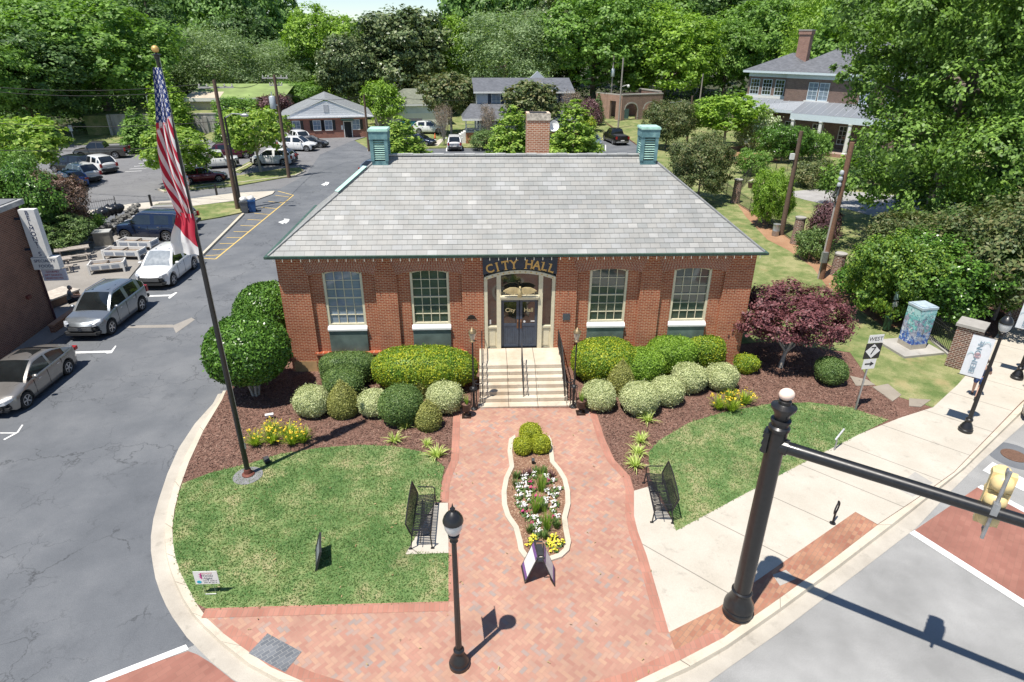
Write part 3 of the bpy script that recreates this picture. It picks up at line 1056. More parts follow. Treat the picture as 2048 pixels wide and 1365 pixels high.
BED_L = [(446, 802), (409, 862), (380, 925), (364, 965), (420, 944), (500, 925), (560, 906), (640, 894), (720, 888), (790, 891), (850, 903), (888, 930), (902, 920), (905, 835), (930, 822), (930, 760), (600, 745), (500, 700)]
BED_R = [(1170, 760), (1480, 718), (1560, 660), (1690, 745), (1790, 802), (1795, 835), (1740, 827), (1700, 813), (1620, 803), (1540, 806), (1450, 822), (1380, 843), (1320, 878), (1295, 905), (1298, 955), (1268, 975), (1262, 953), (1231, 920), (1212, 879), (1196, 825)]
chips("mulch_chips", [GP(BED_L, 0.12), GP(BED_R, 0.12)], (11000, 11000), 0.07, 0.122, leaf_mat("bark_chip_tones", (0.07, 0.036, 0.027), (0.165, 0.092, 0.07), (0.29, 0.185, 0.14), 0.0, 3.0, 0.9, gain=1.0))
chips("leaf_litter", [GP(LAWN_L, 0.135), GP(LAWN_R, 0.135), GP(path, 0.13)], (90, 60, 60), 0.055, 0.15, leaf_mat("dry_leaf_tones", (0.25, 0.17, 0.08), (0.36, 0.27, 0.13), (0.46, 0.38, 0.2), 0.1, 3.0, 0.9, gain=1.0))

# ================================================================== CITY HALL
CX, CY = 1.49, 24.24
hall = thing("city_hall", "red brick city hall with grey slate hipped roof, stone steps and navy double doors", "city hall", (CX, CY, 0))
HW, EZ = 9.77, 5.36
NI = [-7.25, -3.72, 3.72, 7.25]
NW, NS, NR = 1.33, 4.52, 0.15     # niche half width, springing, rise
DW = 1.49                         # door bay half width


def arc(cx, hw, zs, rise, n=10):
    R = (hw * hw + rise * rise) / (2 * rise)
    a = math.asin(min(1, hw / R))
    return [(cx + R * math.sin(-a + 2 * a * i / n), zs + rise - R + R * math.cos(-a + 2 * a * i / n)) for i in range(n + 1)]


wall = MB()
edges = [-HW]
for c in NI[:2]:
    edges += [c - NW, c + NW]
edges += [-DW, DW]
for c in NI[2:]:
    edges += [c - NW, c + NW]
edges.append(HW)
for i in range(0, len(edges), 2):                     # piers
    wall.box(edges[i], edges[i + 1], 0, 0.34, -0.1, EZ)
for c in NI:
    wall.prismy(arc(c, NW, NS, NR) + [(c + NW, EZ), (c - NW, EZ)], 0, 0.34)
    wall.box(c - NW, c + NW, 0.0, 0.34, -0.1, 0.93)
    # recessed back of the niche, with the window opening left out
    wall.box(c - NW, c - 0.80, 0.13, 0.34, 0.93, 4.75)
    wall.box(c + 0.80, c + NW, 0.13, 0.34, 0.93, 4.75)
    wall.prismy(arc(c, 0.80, 4.58, 0.12) + [(c + 0.80, 4.80), (c - 0.80, 4.80)], 0.13, 0.34)
wall.prismy([(-DW, EZ), (DW, EZ), (DW, 5.2), (-DW, 5.2)], 0, 0.34)
wall.box(-HW, -HW + 0.3, 0.34, 7.8, -0.1, EZ)
wall.box(HW - 0.3, HW, 0.34, 7.8, -0.1, EZ)
wall.box(-HW + 0.3, HW - 0.3, 7.5, 7.8, -0.1, EZ)
wall.build("wall", M_brick, hall)
MB().box(-HW + 0.31, HW - 0.31, 0.9, 7.4, 0.02, EZ - 0.1).build("interior", M_dark, hall)

for c in NI:                                           # flared brick arches
    polys = []
    n = 44
    intr = arc(c, NW, NS, NR, n)
    for i in range(n):
        (xa, za), (xb, zb) = intr[i], intr[i + 1]
        ta, tb = (xa - c) / NW, (xb - c) / NW
        xc, xd = c + ta * 1.60, c + tb * 1.60
        y = -0.012
        u0, u1 = i * 0.0745, (i + 1) * 0.0745
        h = 5.27 - (za + zb) / 2
        polys.append(([(xa, y, za), (xb, y, zb), (xd, y, 5.27), (xc, y, 5.27)], [(0, u0), (0, u1), (h, u1), (h, u0)]))
        polys.append(([(xa, y, za), (xa, 0.13, za), (xb, 0.13, zb), (xb, y, zb)], [(0, u0), (0.2, u0), (0.2, u1), (0, u1)]))
    uv_mesh("brick_arch", polys, M_brick_uv, hall)
    MB().box(c - NW - 0.12, c + NW + 0.12, -0.10, 0.125, 0.935, 1.03).build("brick_ledge", M_brick, hall)
MB().box(-9.66, -8.72, -0.012, 0.0, 0.02, 0.62).build("cornerstone", plain("sandstone", (0.42, 0.27, 0.13), 0.9, var=0.25, scale=3), hall)
MB().box(-HW - 0.03, HW + 0.03, -0.03, 0.0, 5.285, 5.36).build("frieze_course", M_brick_dk, hall)


def sash_window(c, glass):
    y = 0.15
    f = MB()
    o, i_ = 0.795, 0.70
    f.box(c - o, c - i_, y, y + 0.16, 2.22, 4.59)
    f.box(c + i_, c + o, y, y + 0.16, 2.22, 4.59)
    top = arc(c, o, 4.59, 0.11, 12)
    inn = arc(c, i_, 4.52, 0.10, 12)
    f.prismy(top + inn[::-1], y, y + 0.16)
    f.box(c - i_, c + i_, y + 0.01, y + 0.15, 2.22, 2.30)
    fr = f.build("window", M_cream, hall)
    m = MB()
    zs = [2.30 + k * (4.60 - 2.30) / 6 for k in range(7)]
    for k in (1, 2, 4, 5):
        m.box(c - i_, c + i_, y + 0.055, y + 0.085, zs[k] - 0.014, zs[k] + 0.014)
    m.box(c - i_, c + i_, y + 0.04, y + 0.10, zs[3] - 0.03, zs[3] + 0.03)
    for k in (1, 2, 3):
        x = c - i_ + k * 2 * i_ / 4
        zt = 4.52 + 0.10 * (1 - ((x - c) / i_) ** 2)
        for z0, z1 in ((2.3, zs[3] - 0.03), (zs[3] + 0.03, zt)):
            m.box(x - 0.014, x + 0.014, y + 0.057, y + 0.083, z0, z1)
    m.build("glazing_bars", M_cream, fr)
    MB().prismy([(c - i_, 2.3), (c + i_, 2.3)] + inn[::-1], y + 0.09, y + 0.10).build("pane", glass, fr)
    s = MB()
    s.prism([(c - 0.82, 0.0), (c + 0.82, 0.0), (c + 0.82, 0.30), (c - 0.82, 0.30)], 2.02, 2.10)
    s.add([(c - 0.82, 0.0, 2.10), (c + 0.82, 0.0, 2.10), (c + 0.82, 0.15, 2.22), (c - 0.82, 0.15, 2.22)], [(0, 1, 2, 3)])
    s.build("sill", M_white, fr)
    pn = MB().box(c - 0.795, c + 0.795, 0.055, 0.20, 1.032, 1.94).box(c - 0.8, c + 0.8, 0.035, 0.20, 1.94, 2.02)
    pn.build("panel", M_green_p, fr)


for c, g in zip(NI, (M_gl_blue, M_gl_green, M_gl_green, M_gl_green)):
    sash_window(c, g)

# ---- doorway
fr = MB()
for s in (-1, 1):
    for x0, x1, ya, z1 in ((1.34, 1.475, 0.0, 4.36), (0.78, 0.96, -0.03, 4.50)):
        a, b = sorted((s * x0, s * x1))
        fr.box(a, b, ya, ya + 0.22, 1.08, z1)
    a, b = sorted((s * 0.96, s * 1.34))
    fr.box(a, b, 0.08, 0.25, 1.08, 2.05)
    fr.box(a, b, 0.02, 0.25, 2.05, 2.13)
    fr.box(a + 0.06, b - 0.06, 0.065, 0.08, 1.2, 1.95)
top = arc(0, 1.475, 4.36, 0.30, 16)
inn = arc(0, 1.475, 4.22, 0.30, 16)
fr.prismy(top + inn[::-1], -0.035, 0.22)
fr.box(-0.78, 0.78, -0.06, 0.22, 3.36, 3.46)
fr.box(-0.82, 0.82, -0.10, 0.20, 3.46, 3.55)
df = fr.build("door_frame", M_cream, hall)
MB().box(-0.80, 0.80, -0.13, -0.10, 3.47, 3.53).build("transom_moulding", M_cream, df)
gl = MB().prismy([(-0.78, 3.55), (0.78, 3.55)] + [p for p in inn[::-1] if abs(p[0]) <= 0.80], 0.12, 0.13)
for s in (-1, 1):
    a, b = sorted((s * 0.96, s * 1.34))
    gl.box(a, b, 0.12, 0.13, 2.13, 4.42)
gl.build("sidelight_glass", M_glass, df)
st = MB()
for k in range(13):
    t = -1.35 + k * 2.7 / 12
    z = 4.29 + 0.30 * (1 - (t / 1.475) ** 2)
    st.ell((t, -0.04, z), (0.03, 0.02, 0.03), 8, 6)
st.build("arch_studs", M_gold, df)
for s in (-1, 1):
    a, b = sorted((s * 0.015, s * 0.765))
    d = MB()
    d.box(a, a + 0.11, 0.10, 0.16, 1.12, 3.34).box(b - 0.11, b, 0.10, 0.16, 1.12, 3.34)
    d.box(a + 0.11, b - 0.11, 0.10, 0.16, 3.22, 3.34).box(a + 0.11, b - 0.11, 0.10, 0.16, 2.10, 2.22)
    d.box(a + 0.11, b - 0.11, 0.10, 0.16, 1.12, 1.22)
    for k in range(7):
        x = a + 0.11 + (k + 0.5) * (b - a - 0.22) / 7
        d.box(x - 0.032, x + 0.032, 0.115, 0.15, 1.22, 2.10)
    d.box(a + 0.11, b - 0.11, 0.13, 0.155, 1.22, 2.10)
    dl = d.build("door", M_navyd, hall)
    MB().box(a + 0.11, b - 0.11, 0.125, 0.135, 2.22, 3.22).build("pane", M_glass, dl)
    hx = a + 0.055 if s > 0 else b - 0.055
    h = MB().box(hx - 0.035, hx + 0.035, 0.085, 0.10, 2.0, 2.42)
    h.tube([(hx, 0.09, 2.05), (hx, 0.045, 2.10), (hx, 0.045, 2.32), (hx, 0.09, 2.37)], 0.016, 6)
    h.build("handle", plain("bronze", (0.22, 0.12, 0.07), 0.4, 0.6), dl)
    letters("lettering", "City" if s < 0 else "Hall", 0.25, plain("pale_gold_letters", (0.78, 0.62, 0.32), 0.5, var=0.05), dl, ((a + b) / 2, 0.118, 2.83), (math.pi / 2, 0, 0), 0.004, bold=0.006)
    if s > 0:
        MB().box(0.49, 0.69, 0.115, 0.122, 2.29, 2.34).build("notice", M_white, dl)
        MB().lathe([(0.05, 0), (0.05, 0.006)], (0, 0, 0), 12, Matrix.Translation((0.22, 0.122, 2.30)) @ Matrix.Rotation(math.pi / 2, 4, 'X')).build("round_sticker", M_white, dl)
MB().box(-1.27, -1.20, 0.112, 0.119, 2.2, 2.4).build("notice", M_white, hall)
# ---- arched fascia sign with the lettering bent along it
sg = MB().prismy(arc(0, 1.50, 4.47, 0.25, 16) + [(1.53, 5.19), (-1.53, 5.19)], -0.05, 0.0)
sb = sg.build("sign_board", M_navy, hall)
R = 3.6
lt = MB()
for ch, t in zip("CITYHALL", (-1.23, -0.93, -0.60, -0.26, 0.36, 0.68, 0.98, 1.27)):
    a = t / R
    z = 4.92 - R * (1 - math.cos(a)) * 0.9
    v_, f_ = text_geo(ch, 0.50, 0.006, bold=0.012)
    lt.add(v_, f_, place((t, -0.058, z), (math.pi / 2, a * 0.9, 0), (0.95, 1, 1)))
    Q = place((t, -0.058, z), (0, a * 0.9, 0))
    ft = {"I": [(0, -1), (0, 1)], "T": [(0, -1)], "Y": [(0, -1), (-.13, 1), (.13, 1)], "H": [(-.12, -1), (.12, -1), (-.12, 1), (.12, 1)], "A": [(-.14, -1), (.14, -1)], "L": [(-.10, 1)], "C": []}[ch]
    for dx, dz in ft:
        lt.box(dx - 0.065, dx + 0.065, -0.008, 0.008, dz * 0.175 - 0.014, dz * 0.175 + 0.014, Q)
    if ch in "TL":
        lt.box(0.115, 0.137, -0.008, 0.008, 0.08 if ch == "T" else -0.175, 0.175 if ch == "T" else -0.08, Q)
    if ch == "T":
        lt.box(-0.137, -0.115, -0.008, 0.008, 0.08, 0.175, Q)
lt.build("lettering", M_gold, sb)
# ---- eagle with spread wings on the transom
eg = MB()
eg.tube([(0, -0.15, 3.55), (0, -0.16, 3.66), (0, -0.17, 3.82), (0, -0.17, 3.92)], [0.05, 0.095, 0.085, 0.05], 10)
eg.ell((0, -0.19, 3.97), (0.05, 0.065, 0.05), 10, 6)
eg.tube([(0, -0.25, 3.965), (0, -0.29, 3.945)], [0.022, 0.006], 6)
eg.prismy([(-0.10, 3.52), (0.10, 3.52), (0.05, 3.68), (-0.05, 3.68)], -0.17, -0.13)
for s in (-1, 1):
    w = [(s * 0.05, 3.92), (s * 0.20, 3.97), (s * 0.42, 3.96), (s * 0.60, 3.88), (s * 0.70, 3.80), (s * 0.62, 3.77), (s * 0.55, 3.72), (s * 0.48, 3.70), (s * 0.40, 3.665), (s * 0.32, 3.655), (s * 0.22, 3.64), (s * 0.08, 3.70)]
    eg.prismy(w, -0.19, -0.15)
    for k in range(5):
        x = 0.16 + 0.1 * k
        eg.prismy([(s * x, 3.93 - 0.015 * k), (s * (x + 0.03), 3.92 - 0.015 * k), (s * (x + 0.045), 3.70), (s * (x + 0.02), 3.68)], -0.20, -0.19)
eg.build("eagle", plain("pale_gilt", (0.52, 0.42, 0.22), 0.45, 0.15, var=0.2), hall, 40)
MB().prismy([(-2.25, 2.50)] + [(-2.02 + 0.16 * math.cos(t), 2.56 + 0.13 * math.sin(t)) for t in np.linspace(math.pi, 0, 9)] + [(-1.79, 2.50)], -0.03, 0.0).build("plaque", M_black, hall)
MB().box(1.84, 2.14, -0.03, 0.0, 2.40, 2.70).build("plaque", plain("grey_plaque", (0.07, 0.08, 0.09), 0.5), hall)

# ---- roof
RX, RY0, RZ0, RXR, RYR, RZR = 9.92, -0.30, 5.42, 5.80, 3.90, 8.60
polys = courses(lambda t: (Vector((-RX + (RX - RXR) * t, RY0 + (RYR - RY0) * t, RZ0 + (RZR - RZ0) * t)), Vector((RX - (RX - RXR) * t, RY0 + (RYR - RY0) * t, RZ0 + (RZR - RZ0) * t))), 21)
RYB = 8.1
polys += courses(lambda t: (Vector((-RX + (RX - RXR) * t, RYB - (RYB - RYR) * t, RZ0 + (RZR - RZ0) * t)), Vector((-RX + (RX - RXR) * t, RY0 + (RYR - RY0) * t, RZ0 + (RZR - RZ0) * t))), 21)
polys += courses(lambda t: (Vector((RX - (RX - RXR) * t, RY0 + (RYR - RY0) * t, RZ0 + (RZR - RZ0) * t)), Vector((RX - (RX - RXR) * t, RYB - (RYB - RYR) * t, RZ0 + (RZR - RZ0) * t))), 21)
polys += courses(lambda t: (Vector((RX - (RX - RXR) * t, RYB - (RYB - RYR) * t, RZ0 + (RZR - RZ0) * t)), Vector((-RX + (RX - RXR) * t, RYB - (RYB - RYR) * t, RZ0 + (RZR - RZ0) * t))), 21)
roof = uv_mesh("roof", polys, M_slate, hall)
rc = MB()
for k in range(26):
    x = -RXR + k * 2 * RXR / 26
    rc.box(x + 0.004, x + 2 * RXR / 26 - 0.004, RYR - 0.13, RYR + 0.10, RZR - 0.02, RZR + 0.035 + 0.012 * (k * 7 % 3))
rc.build("ridge_cap", plain("pale_ridge_slate", (0.40, 0.40, 0.385), 0.6, var=0.3, scale=1.2), roof)
for s in (-1, 1):
    a, b = Vector((s * RX, RY0, RZ0 + 0.02)), Vector((s * RXR, RYR, RZR + 0.02))
    MB().tube([a, b], 0.05, 6).build("hip_ridge", plain("hip_slate", (0.20, 0.205, 0.205), 0.6, var=0.2), roof)
    for i in (0,):
        p0, p1 = a.lerp(b, 0.60), a.lerp(b, 0.86)
        MB().cbox((p0 + p1) / 2 + Vector((s * 0.10, 0.0, 0.05)), (0.26, (p1 - p0).length, 0.02), ((p1 - p0).to_track_quat('Y', 'Z').to_euler())).build("hip_flashing", M_copper_lt, roof) if s < 0 else None
gu = MB()
gu.box(-RX - 0.02, RX + 0.02, RY0 - 0.12, RY0 + 0.02, 5.33, 5.43).box(-RX - 0.02, RX + 0.02, RY0 - 0.14, RY0 - 0.10, 5.41, 5.445)
for s in (-1, 1):
    a, b = sorted((s * (RX + 0.02), s * (RX + 0.14)))
    gu.box(a, b, RY0 - 0.12, RYB, 5.33, 5.43)
gu.build("gutter", M_gutg, roof)
MB().box(-RX - 0.12, RX + 0.12, RY0 - 0.155, RY0 - 0.14, 5.43, 5.452).build("gutter_edge", M_gutg, roof)
MB().box(-RX, RX, RY0, 0.0, 5.30, 5.345).build("soffit", M_cream, roof)
lb = MB()
for k in range(56):
    x = -9.7 + k * 19.4 / 55
    lb.tube([(x, RY0 - 0.13, 5.33), (x, RY0 - 0.135, 5.285)], 0.012, 5)
    lb.ell((x, RY0 - 0.14, 5.245), (0.017, 0.017, 0.04), 7, 5)
lb.build("light_string", M_bulb, roof)


def roof_vent(c, top):
    x, y = c
    z0 = 7.35
    b = MB()
    w, d = 0.30, 0.34
    b.box(x - w - 0.04, x + w + 0.04, y - d - 0.04, y + d + 0.04, z0, 8.42)
    for sx in (-1, 1):
        for sy in (-1, 1):
            b.box(x + sx * w - 0.07, x + sx * w + 0.07, y + sy * d - 0.07, y + sy * d + 0.07, 8.42, top - 0.42)
    b.box(x - w - 0.09, x + w + 0.09, y - d - 0.09, y + d + 0.09, top - 0.42, top - 0.10)
    v = b.build("roof_vent", M_copper, roof)
    MB().box(x - w - 0.12, x + w + 0.12, y - d - 0.12, y + d + 0.12, top - 0.10, top - 0.04).box(x - w - 0.10, x + w + 0.10, y - d - 0.10, y + d + 0.10, top - 0.04, top).build("vent_cap", M_copper_lt, v)
    lo = MB()
    n = 9
    for k in range(n):
        z = 8.46 + (top - 0.46 - 8.46) * (k + 0.5) / n
        for sy in (-1, 1):
            lo.cbox((x, y + sy * d, z), (2 * w - 0.14, 0.08, 0.02), (sy * -0.6, 0, 0))
        for sx in (-1, 1):
            lo.cbox((x + sx * w, y, z), (0.08, 2 * d - 0.14, 0.02), (0, sx * 0.6, 0))
    lo.build("louvre", M_copper_lt, v)
    MB().box(x - w + 0.06, x + w - 0.06, y - d + 0.06, y + d - 0.06, 8.42, top - 0.42).build("vent_core", M_dark, v)


VL, VR = GY(761, 300, CY + RYR - 0.1), GY(1294, 300, CY + RYR - 0.1)
for p, u, v in ((VL, 760, 262), (VR, 1294, 258)):
    roof_vent((p.x - CX, RYR - 0.1), TOP((p.x, p.y), u, v) + 0.12)
ch = GY(1075, 290, CY + 6.3)
cz = TOP((ch.x, ch.y), 1075, 226)
cw = (GY(1098, 270, CY + 6.0).x - GY(1053, 270, CY + 6.0).x) / 2
cb = MB().box(ch.x - CX - cw, ch.x - CX + cw, 6.0, 6.9, RZR - 2.6, cz - 0.14)
cb.box(ch.x - CX - cw - 0.02, ch.x - CX + cw + 0.02, 5.98, 6.92, cz - 0.14, cz)
chm = cb.build("chimney", M_brick_ch, roof)
MB().box(ch.x - CX - cw + 0.12, ch.x - CX + cw - 0.12, 6.12, 6.78, cz, cz + 0.01).build("flue", M_dark, chm)
MB().box(ch.x - CX - cw - 0.035, ch.x - CX + cw + 0.035, 5.965, 5.98, cz - 0.3, cz + 0.012).build("mortar_cap", plain("weathered_mortar", (0.50, 0.44, 0.36), 0.95, var=0.5, scale=9), chm)
dsh = MB().lathe([(0.02, 0.0), (0.16, 0.03), (0.24, 0.09), (0.25, 0.09), (0.16, 0.02), (0.02, -0.01)], (0, 0, 0), 16, Matrix.Translation((ch.x - CX + cw + 0.2, 6.2, RZR + 0.9)) @ Matrix.Rotation(1.2, 4, 'X'))
dsh.tube([(ch.x - CX + cw, 6.2, RZR + 0.8), (ch.x - CX + cw + 0.2, 6.2, RZR + 0.85)], 0.02, 6)
dsh.build("satellite_dish", M_white, roof)

# ---- steps, landing and rails
stp = MB()
SX0, SX1 = -1.72, 1.78
rise = (1.10 - 0.17) / 6
fr0 = -2.92
stp.box(SX0 - 0.05, SX1 + 0.32, fr0 - 0.35, fr0, -0.05, 0.17)
for k in range(6):
    stp.box(SX0, SX1, fr0 + 0.27 * k, fr0 + 0.27 * (k + 1) if k < 5 else -0.002, -0.05, 0.17 + rise * (k + 1))
stp.build("steps", M_stone, hall)
jn = MB()
for k in range(6):
    y, z = fr0 + 0.27 * k, 0.17 + rise * (k + 1)
    jn.box(SX0 + 0.002, SX1 - 0.002, y - 0.006, y, z - rise + 0.001, z - rise + 0.012)
    for x in ([-0.55, 0.62] if k % 2 else [-0.5, 0.0, 0.66][::2]):
        jn.box(x - 0.006, x + 0.006, y - 0.004, y, z - rise + 0.012, z)
jn.build("step_joints", plain("dirty_joint", (0.24, 0.18, 0.12), 0.95, var=0.5, scale=8), hall)
for i, x in enumerate((-1.60, 0.02, 1.66)):
    r = MB()
    y0, y1 = fr0 + 0.12, -1.35
    z0, z1 = 0.34, 1.12
    hh = 0.86
    top = [(x, y0 - 0.14, z0 + hh - 0.10), (x, y0, z0 + hh), (x, y1, z1 + hh)]
    if i != 1:
        top.append((x, -0.12, z1 + hh))
    r.tube(top, 0.024, 6)
    r.tube([(p[0], p[1], p[2] - 0.70) for p in top[1:]], 0.014, 6)
    nb = 24 if i != 1 else 15
    for k in range(nb):
        t = k / (nb - 1)
        yy = y0 + (top[-1][1] - y0) * t
        zz = z0 + (z1 - z0) * min(1, (yy - y0) / (y1 - y0))
        r.tube([(x, yy, zz + (0.0 if k % 6 == 0 else 0.16)), (x, yy, zz + hh)], 0.016 if k % 6 == 0 else 0.009, 5)
    if i != 1:
        s = -1 if i == 0 else 1
        cx_ = x + s * 0.16
        pts = [(cx_ + 0.15 * math.cos(t) * -s, y0 - 0.14 + 0.15 * math.sin(t), z0 + hh - 0.10) for t in np.linspace(0, -4.4, 14)]
        r.tube(pts, 0.02, 6)
        for q in pts[::3]:
            r.tube([q, (q[0], q[1], 0.17)], 0.011, 5)
    r.build("handrail", M_iron, hall)
# ================================================================== PLANTS
def rdirs(n, zmin=-0.7):
    d = rng.normal(size=(n * 3, 3))
    d /= np.linalg.norm(d, axis=1)[:, None]
    d = d[d[:, 2] > zmin][:n]
    return d


def cards(P, N, size, aspect=0.6, jit=0.35):
    """leaf-shaped faces at P facing roughly N"""
    n = len(P)
    N = N / (np.linalg.norm(N, axis=1)[:, None] + 1e-9)
    r = rng.normal(size=(n, 3))
    A = np.cross(N, r)
    A /= np.linalg.norm(A, axis=1)[:, None] + 1e-9
    B = np.cross(N, A)
    s = (size * (1 - jit + 2 * jit * rng.random(n)))[:, None]
    V = np.zeros((n, 4, 3))
    V[:, 0] = P + A * s * 0.5
    V[:, 1] = P + B * s * 0.5 * aspect + N * s * 0.06
    V[:, 2] = P - A * s * 0.5
    V[:, 3] = P - B * s * 0.5 * aspect + N * s * 0.06
    return V


def crown_cards(lobes, ncl, nper, leaf, rc=0.2, zmin=-0.75, up=0.5, inner=0.72, aspect=0.6):
    L = np.array(lobes, float)
    w = (L[:, 3] * L[:, 4] * L[:, 5]) ** (2 / 3)
    idx = rng.choice(len(L), ncl * 2, p=w / w.sum())
    d = rdirs(ncl * 2 + 50, zmin)[:ncl * 2]
    idx = idx[:len(d)]
    c = L[idx, :3] + L[idx, 3:] * d * (inner + (1.06 - inner) * rng.random((len(d), 1)))
    keep = np.ones(len(c), bool)
    for k in range(len(L)):
        q = np.linalg.norm((c - L[k, :3]) / L[k, 3:], axis=1)
        keep &= ~((q < 0.72) & (idx != k))
    c, d, idx = c[keep][:ncl], d[keep][:ncl], idx[keep][:ncl]
    rr = L[idx, 3:].mean(1) * rc
    P = np.repeat(c, nper, 0) + rng.normal(size=(len(c) * nper, 3)) * np.repeat(rr, nper)[:, None] * np.array([1, 1, 0.75])
    N = np.repeat(d, nper, 0) * 1.1 + rng.normal(size=P.shape) * 0.5 + np.array([0, 0, up])
    return cards(P, N, leaf, aspect)


def broad_lobes(R, z0, z1, n, seed, spread=0.66, lob=(0.30, 0.48)):
    r_ = random.Random(seed)
    zc, hz = (z0 + z1) / 2, (z1 - z0) / 2
    out = [(0, 0, zc, R * 0.62, R * 0.62, hz * 0.72)]
    for i in range(n):
        a = i * 2.39996 + r_.uniform(-0.4, 0.4)
        zz = -0.75 + 1.55 * (i + 0.5) / n + r_.uniform(-0.1, 0.1)
        zz = max(-0.8, min(0.85, zz))
        rr = math.sqrt(max(0.05, 1 - zz * zz)) * spread * r_.uniform(0.85, 1.15)
        k = r_.uniform(*lob)
        out.append((R * rr * math.cos(a), R * rr * math.sin(a), zc + hz * zz * 0.72, R * k, R * k, R * k * r_.uniform(0.7, 0.95)))
    return out


def trunk_mesh(name, h, r, lobes, mat, nl=8, lean=0.0):
    m = MB()
    m.tube([(0, 0, -0.15), (0.0, 0, 0.02 * h), (lean * 0.5, 0.02 * h, h * 0.5), (lean, 0, h)], [r * 1.45, r, r * 0.75, r * 0.42], 9)
    for i, l in enumerate(lobes[1:nl + 1]):
        s = Vector((lean * 0.6, 0, h * (0.45 + 0.5 * (i % 4) / 4)))
        e = Vector(l[:3])
        mid = s.lerp(e, 0.5) + Vector((0, 0, 0.06 * h))
        m.tube([s, mid, e], [r * 0.45, r * 0.28, r * 0.1], 6)
    return m.mesh(name, mat, 60)


TREES = {}


def proto(kind, H, lobes, ncl, nper, leaf, mat, th=0.6, tr=0.3, bark=None, **kw):
    V = crown_cards(lobes, ncl, nper, leaf, **kw)
    cm = np_mesh("crown", V, 4, mat)
    tm = trunk_mesh("trunk", H * th, tr, lobes, bark or M_bark)
    w = np.percentile(V[:, :, 0], 97.5) - np.percentile(V[:, :, 0], 2.5)
    h = np.percentile(V[:, :, 2], 99)
    TREES[kind] = (cm, tm, w, h)


proto("broad", 16, broad_lobes(6.0, 1.0, 16, 24, 1), 640, 38, 0.40, L_mid, tr=0.35, rc=0.15)
proto("broad_two", 16, broad_lobes(6.0, 0.8, 16, 28, 7, 0.70, (0.24, 0.42)), 680, 38, 0.38, L_mid, tr=0.35, rc=0.15)
proto("feathery", 15, broad_lobes(5.5, 0.8, 15, 26, 11, 0.74, (0.2, 0.36)), 1000, 28, 0.32, L_pale, tr=0.3, rc=0.30, up=0.2, aspect=0.35)
proto("magnolia", 15, broad_lobes(5.0, 0.8, 15, 26, 4, 0.68, (0.24, 0.38)), 900, 24, 0.42, L_magn, tr=0.3, rc=0.2, up=0.2)
pl_ = []
r_ = random.Random(3)
for k in range(26):
    z = 3 + 14 * k / 26
    R_ = 4.6 * (1 - (k / 27) ** 1.4) + 0.4
    a = k * 2.4
    pl_.append((R_ * 0.6 * math.cos(a), R_ * 0.6 * math.sin(a), z, R_ * 0.55 + 0.3, R_ * 0.55 + 0.3, 0.75))
proto("cedar", 18, [(0, 0, 10, 1.2, 1.2, 7)] + pl_, 700, 24, 0.34, L_dark, th=0.95, tr=0.3, rc=0.26, up=0.7, zmin=-0.4)
proto("street_maple", 5.5, broad_lobes(2.3, 1.0, 5.6, 16, 21, 0.70, (0.26, 0.42)), 420, 18, 0.24, L_maple, th=0.62, tr=0.10, bark=M_bark_lt, rc=0.17)
proto("street_maple_two", 5.5, broad_lobes(2.2, 0.9, 5.6, 18, 27, 0.66, (0.24, 0.40)), 420, 18, 0.24, L_maple, th=0.62, tr=0.10, bark=M_bark_lt, rc=0.18)
proto("column", 6, [(0, 0, 0.9 + 5 * k / 9, 1.25 * (1 - 0.75 * (k / 9) ** 1.6), 1.25 * (1 - 0.75 * (k / 9) ** 1.6), 0.9) for k in range(10)], 420, 16, 0.22, L_mid, th=0.8, tr=0.12, rc=0.22)
proto("bush", 2.4, broad_lobes(1.5, 0.1, 2.4, 14, 33, 0.62, (0.32, 0.5)), 330, 16, 0.15, L_mid, th=0.5, tr=0.07, rc=0.24)
proto("bush_two", 2.4, broad_lobes(1.6, 0.0, 2.4, 18, 35, 0.70, (0.26, 0.42)), 360, 16, 0.15, L_mid, th=0.5, tr=0.07, rc=0.26)


proto("pyramid", 6, [(0, 0, 3, 0.9, 0.9, 2.6)] + [((1.7 * (1 - (k / 24) ** 1.2) + 0.15) * 0.62 * math.cos(k * 2.4), (1.7 * (1 - (k / 24) ** 1.2) + 0.15) * 0.62 * math.sin(k * 2.4), 0.7 + 5.0 * k / 24, 0.80 * (1 - 0.6 * k / 24), 0.80 * (1 - 0.6 * k / 24), 0.6 * (1 - 0.4 * k / 24)) for k in range(24)], 420, 22, 0.22, L_maple, th=0.8, tr=0.10, bark=M_bark_lt, rc=0.2)
proto("thicket", 6, broad_lobes(3.0, 0.1, 6, 30, 51, 0.74, (0.2, 0.36)), 720, 40, 0.16, L_mid, th=0.5, tr=0.10, rc=0.2, up=0.35)
proto("thicket_two", 5, broad_lobes(2.8, 0.0, 5, 24, 57, 0.70, (0.24, 0.42)), 640, 38, 0.16, L_mid, th=0.5, tr=0.10, rc=0.17)


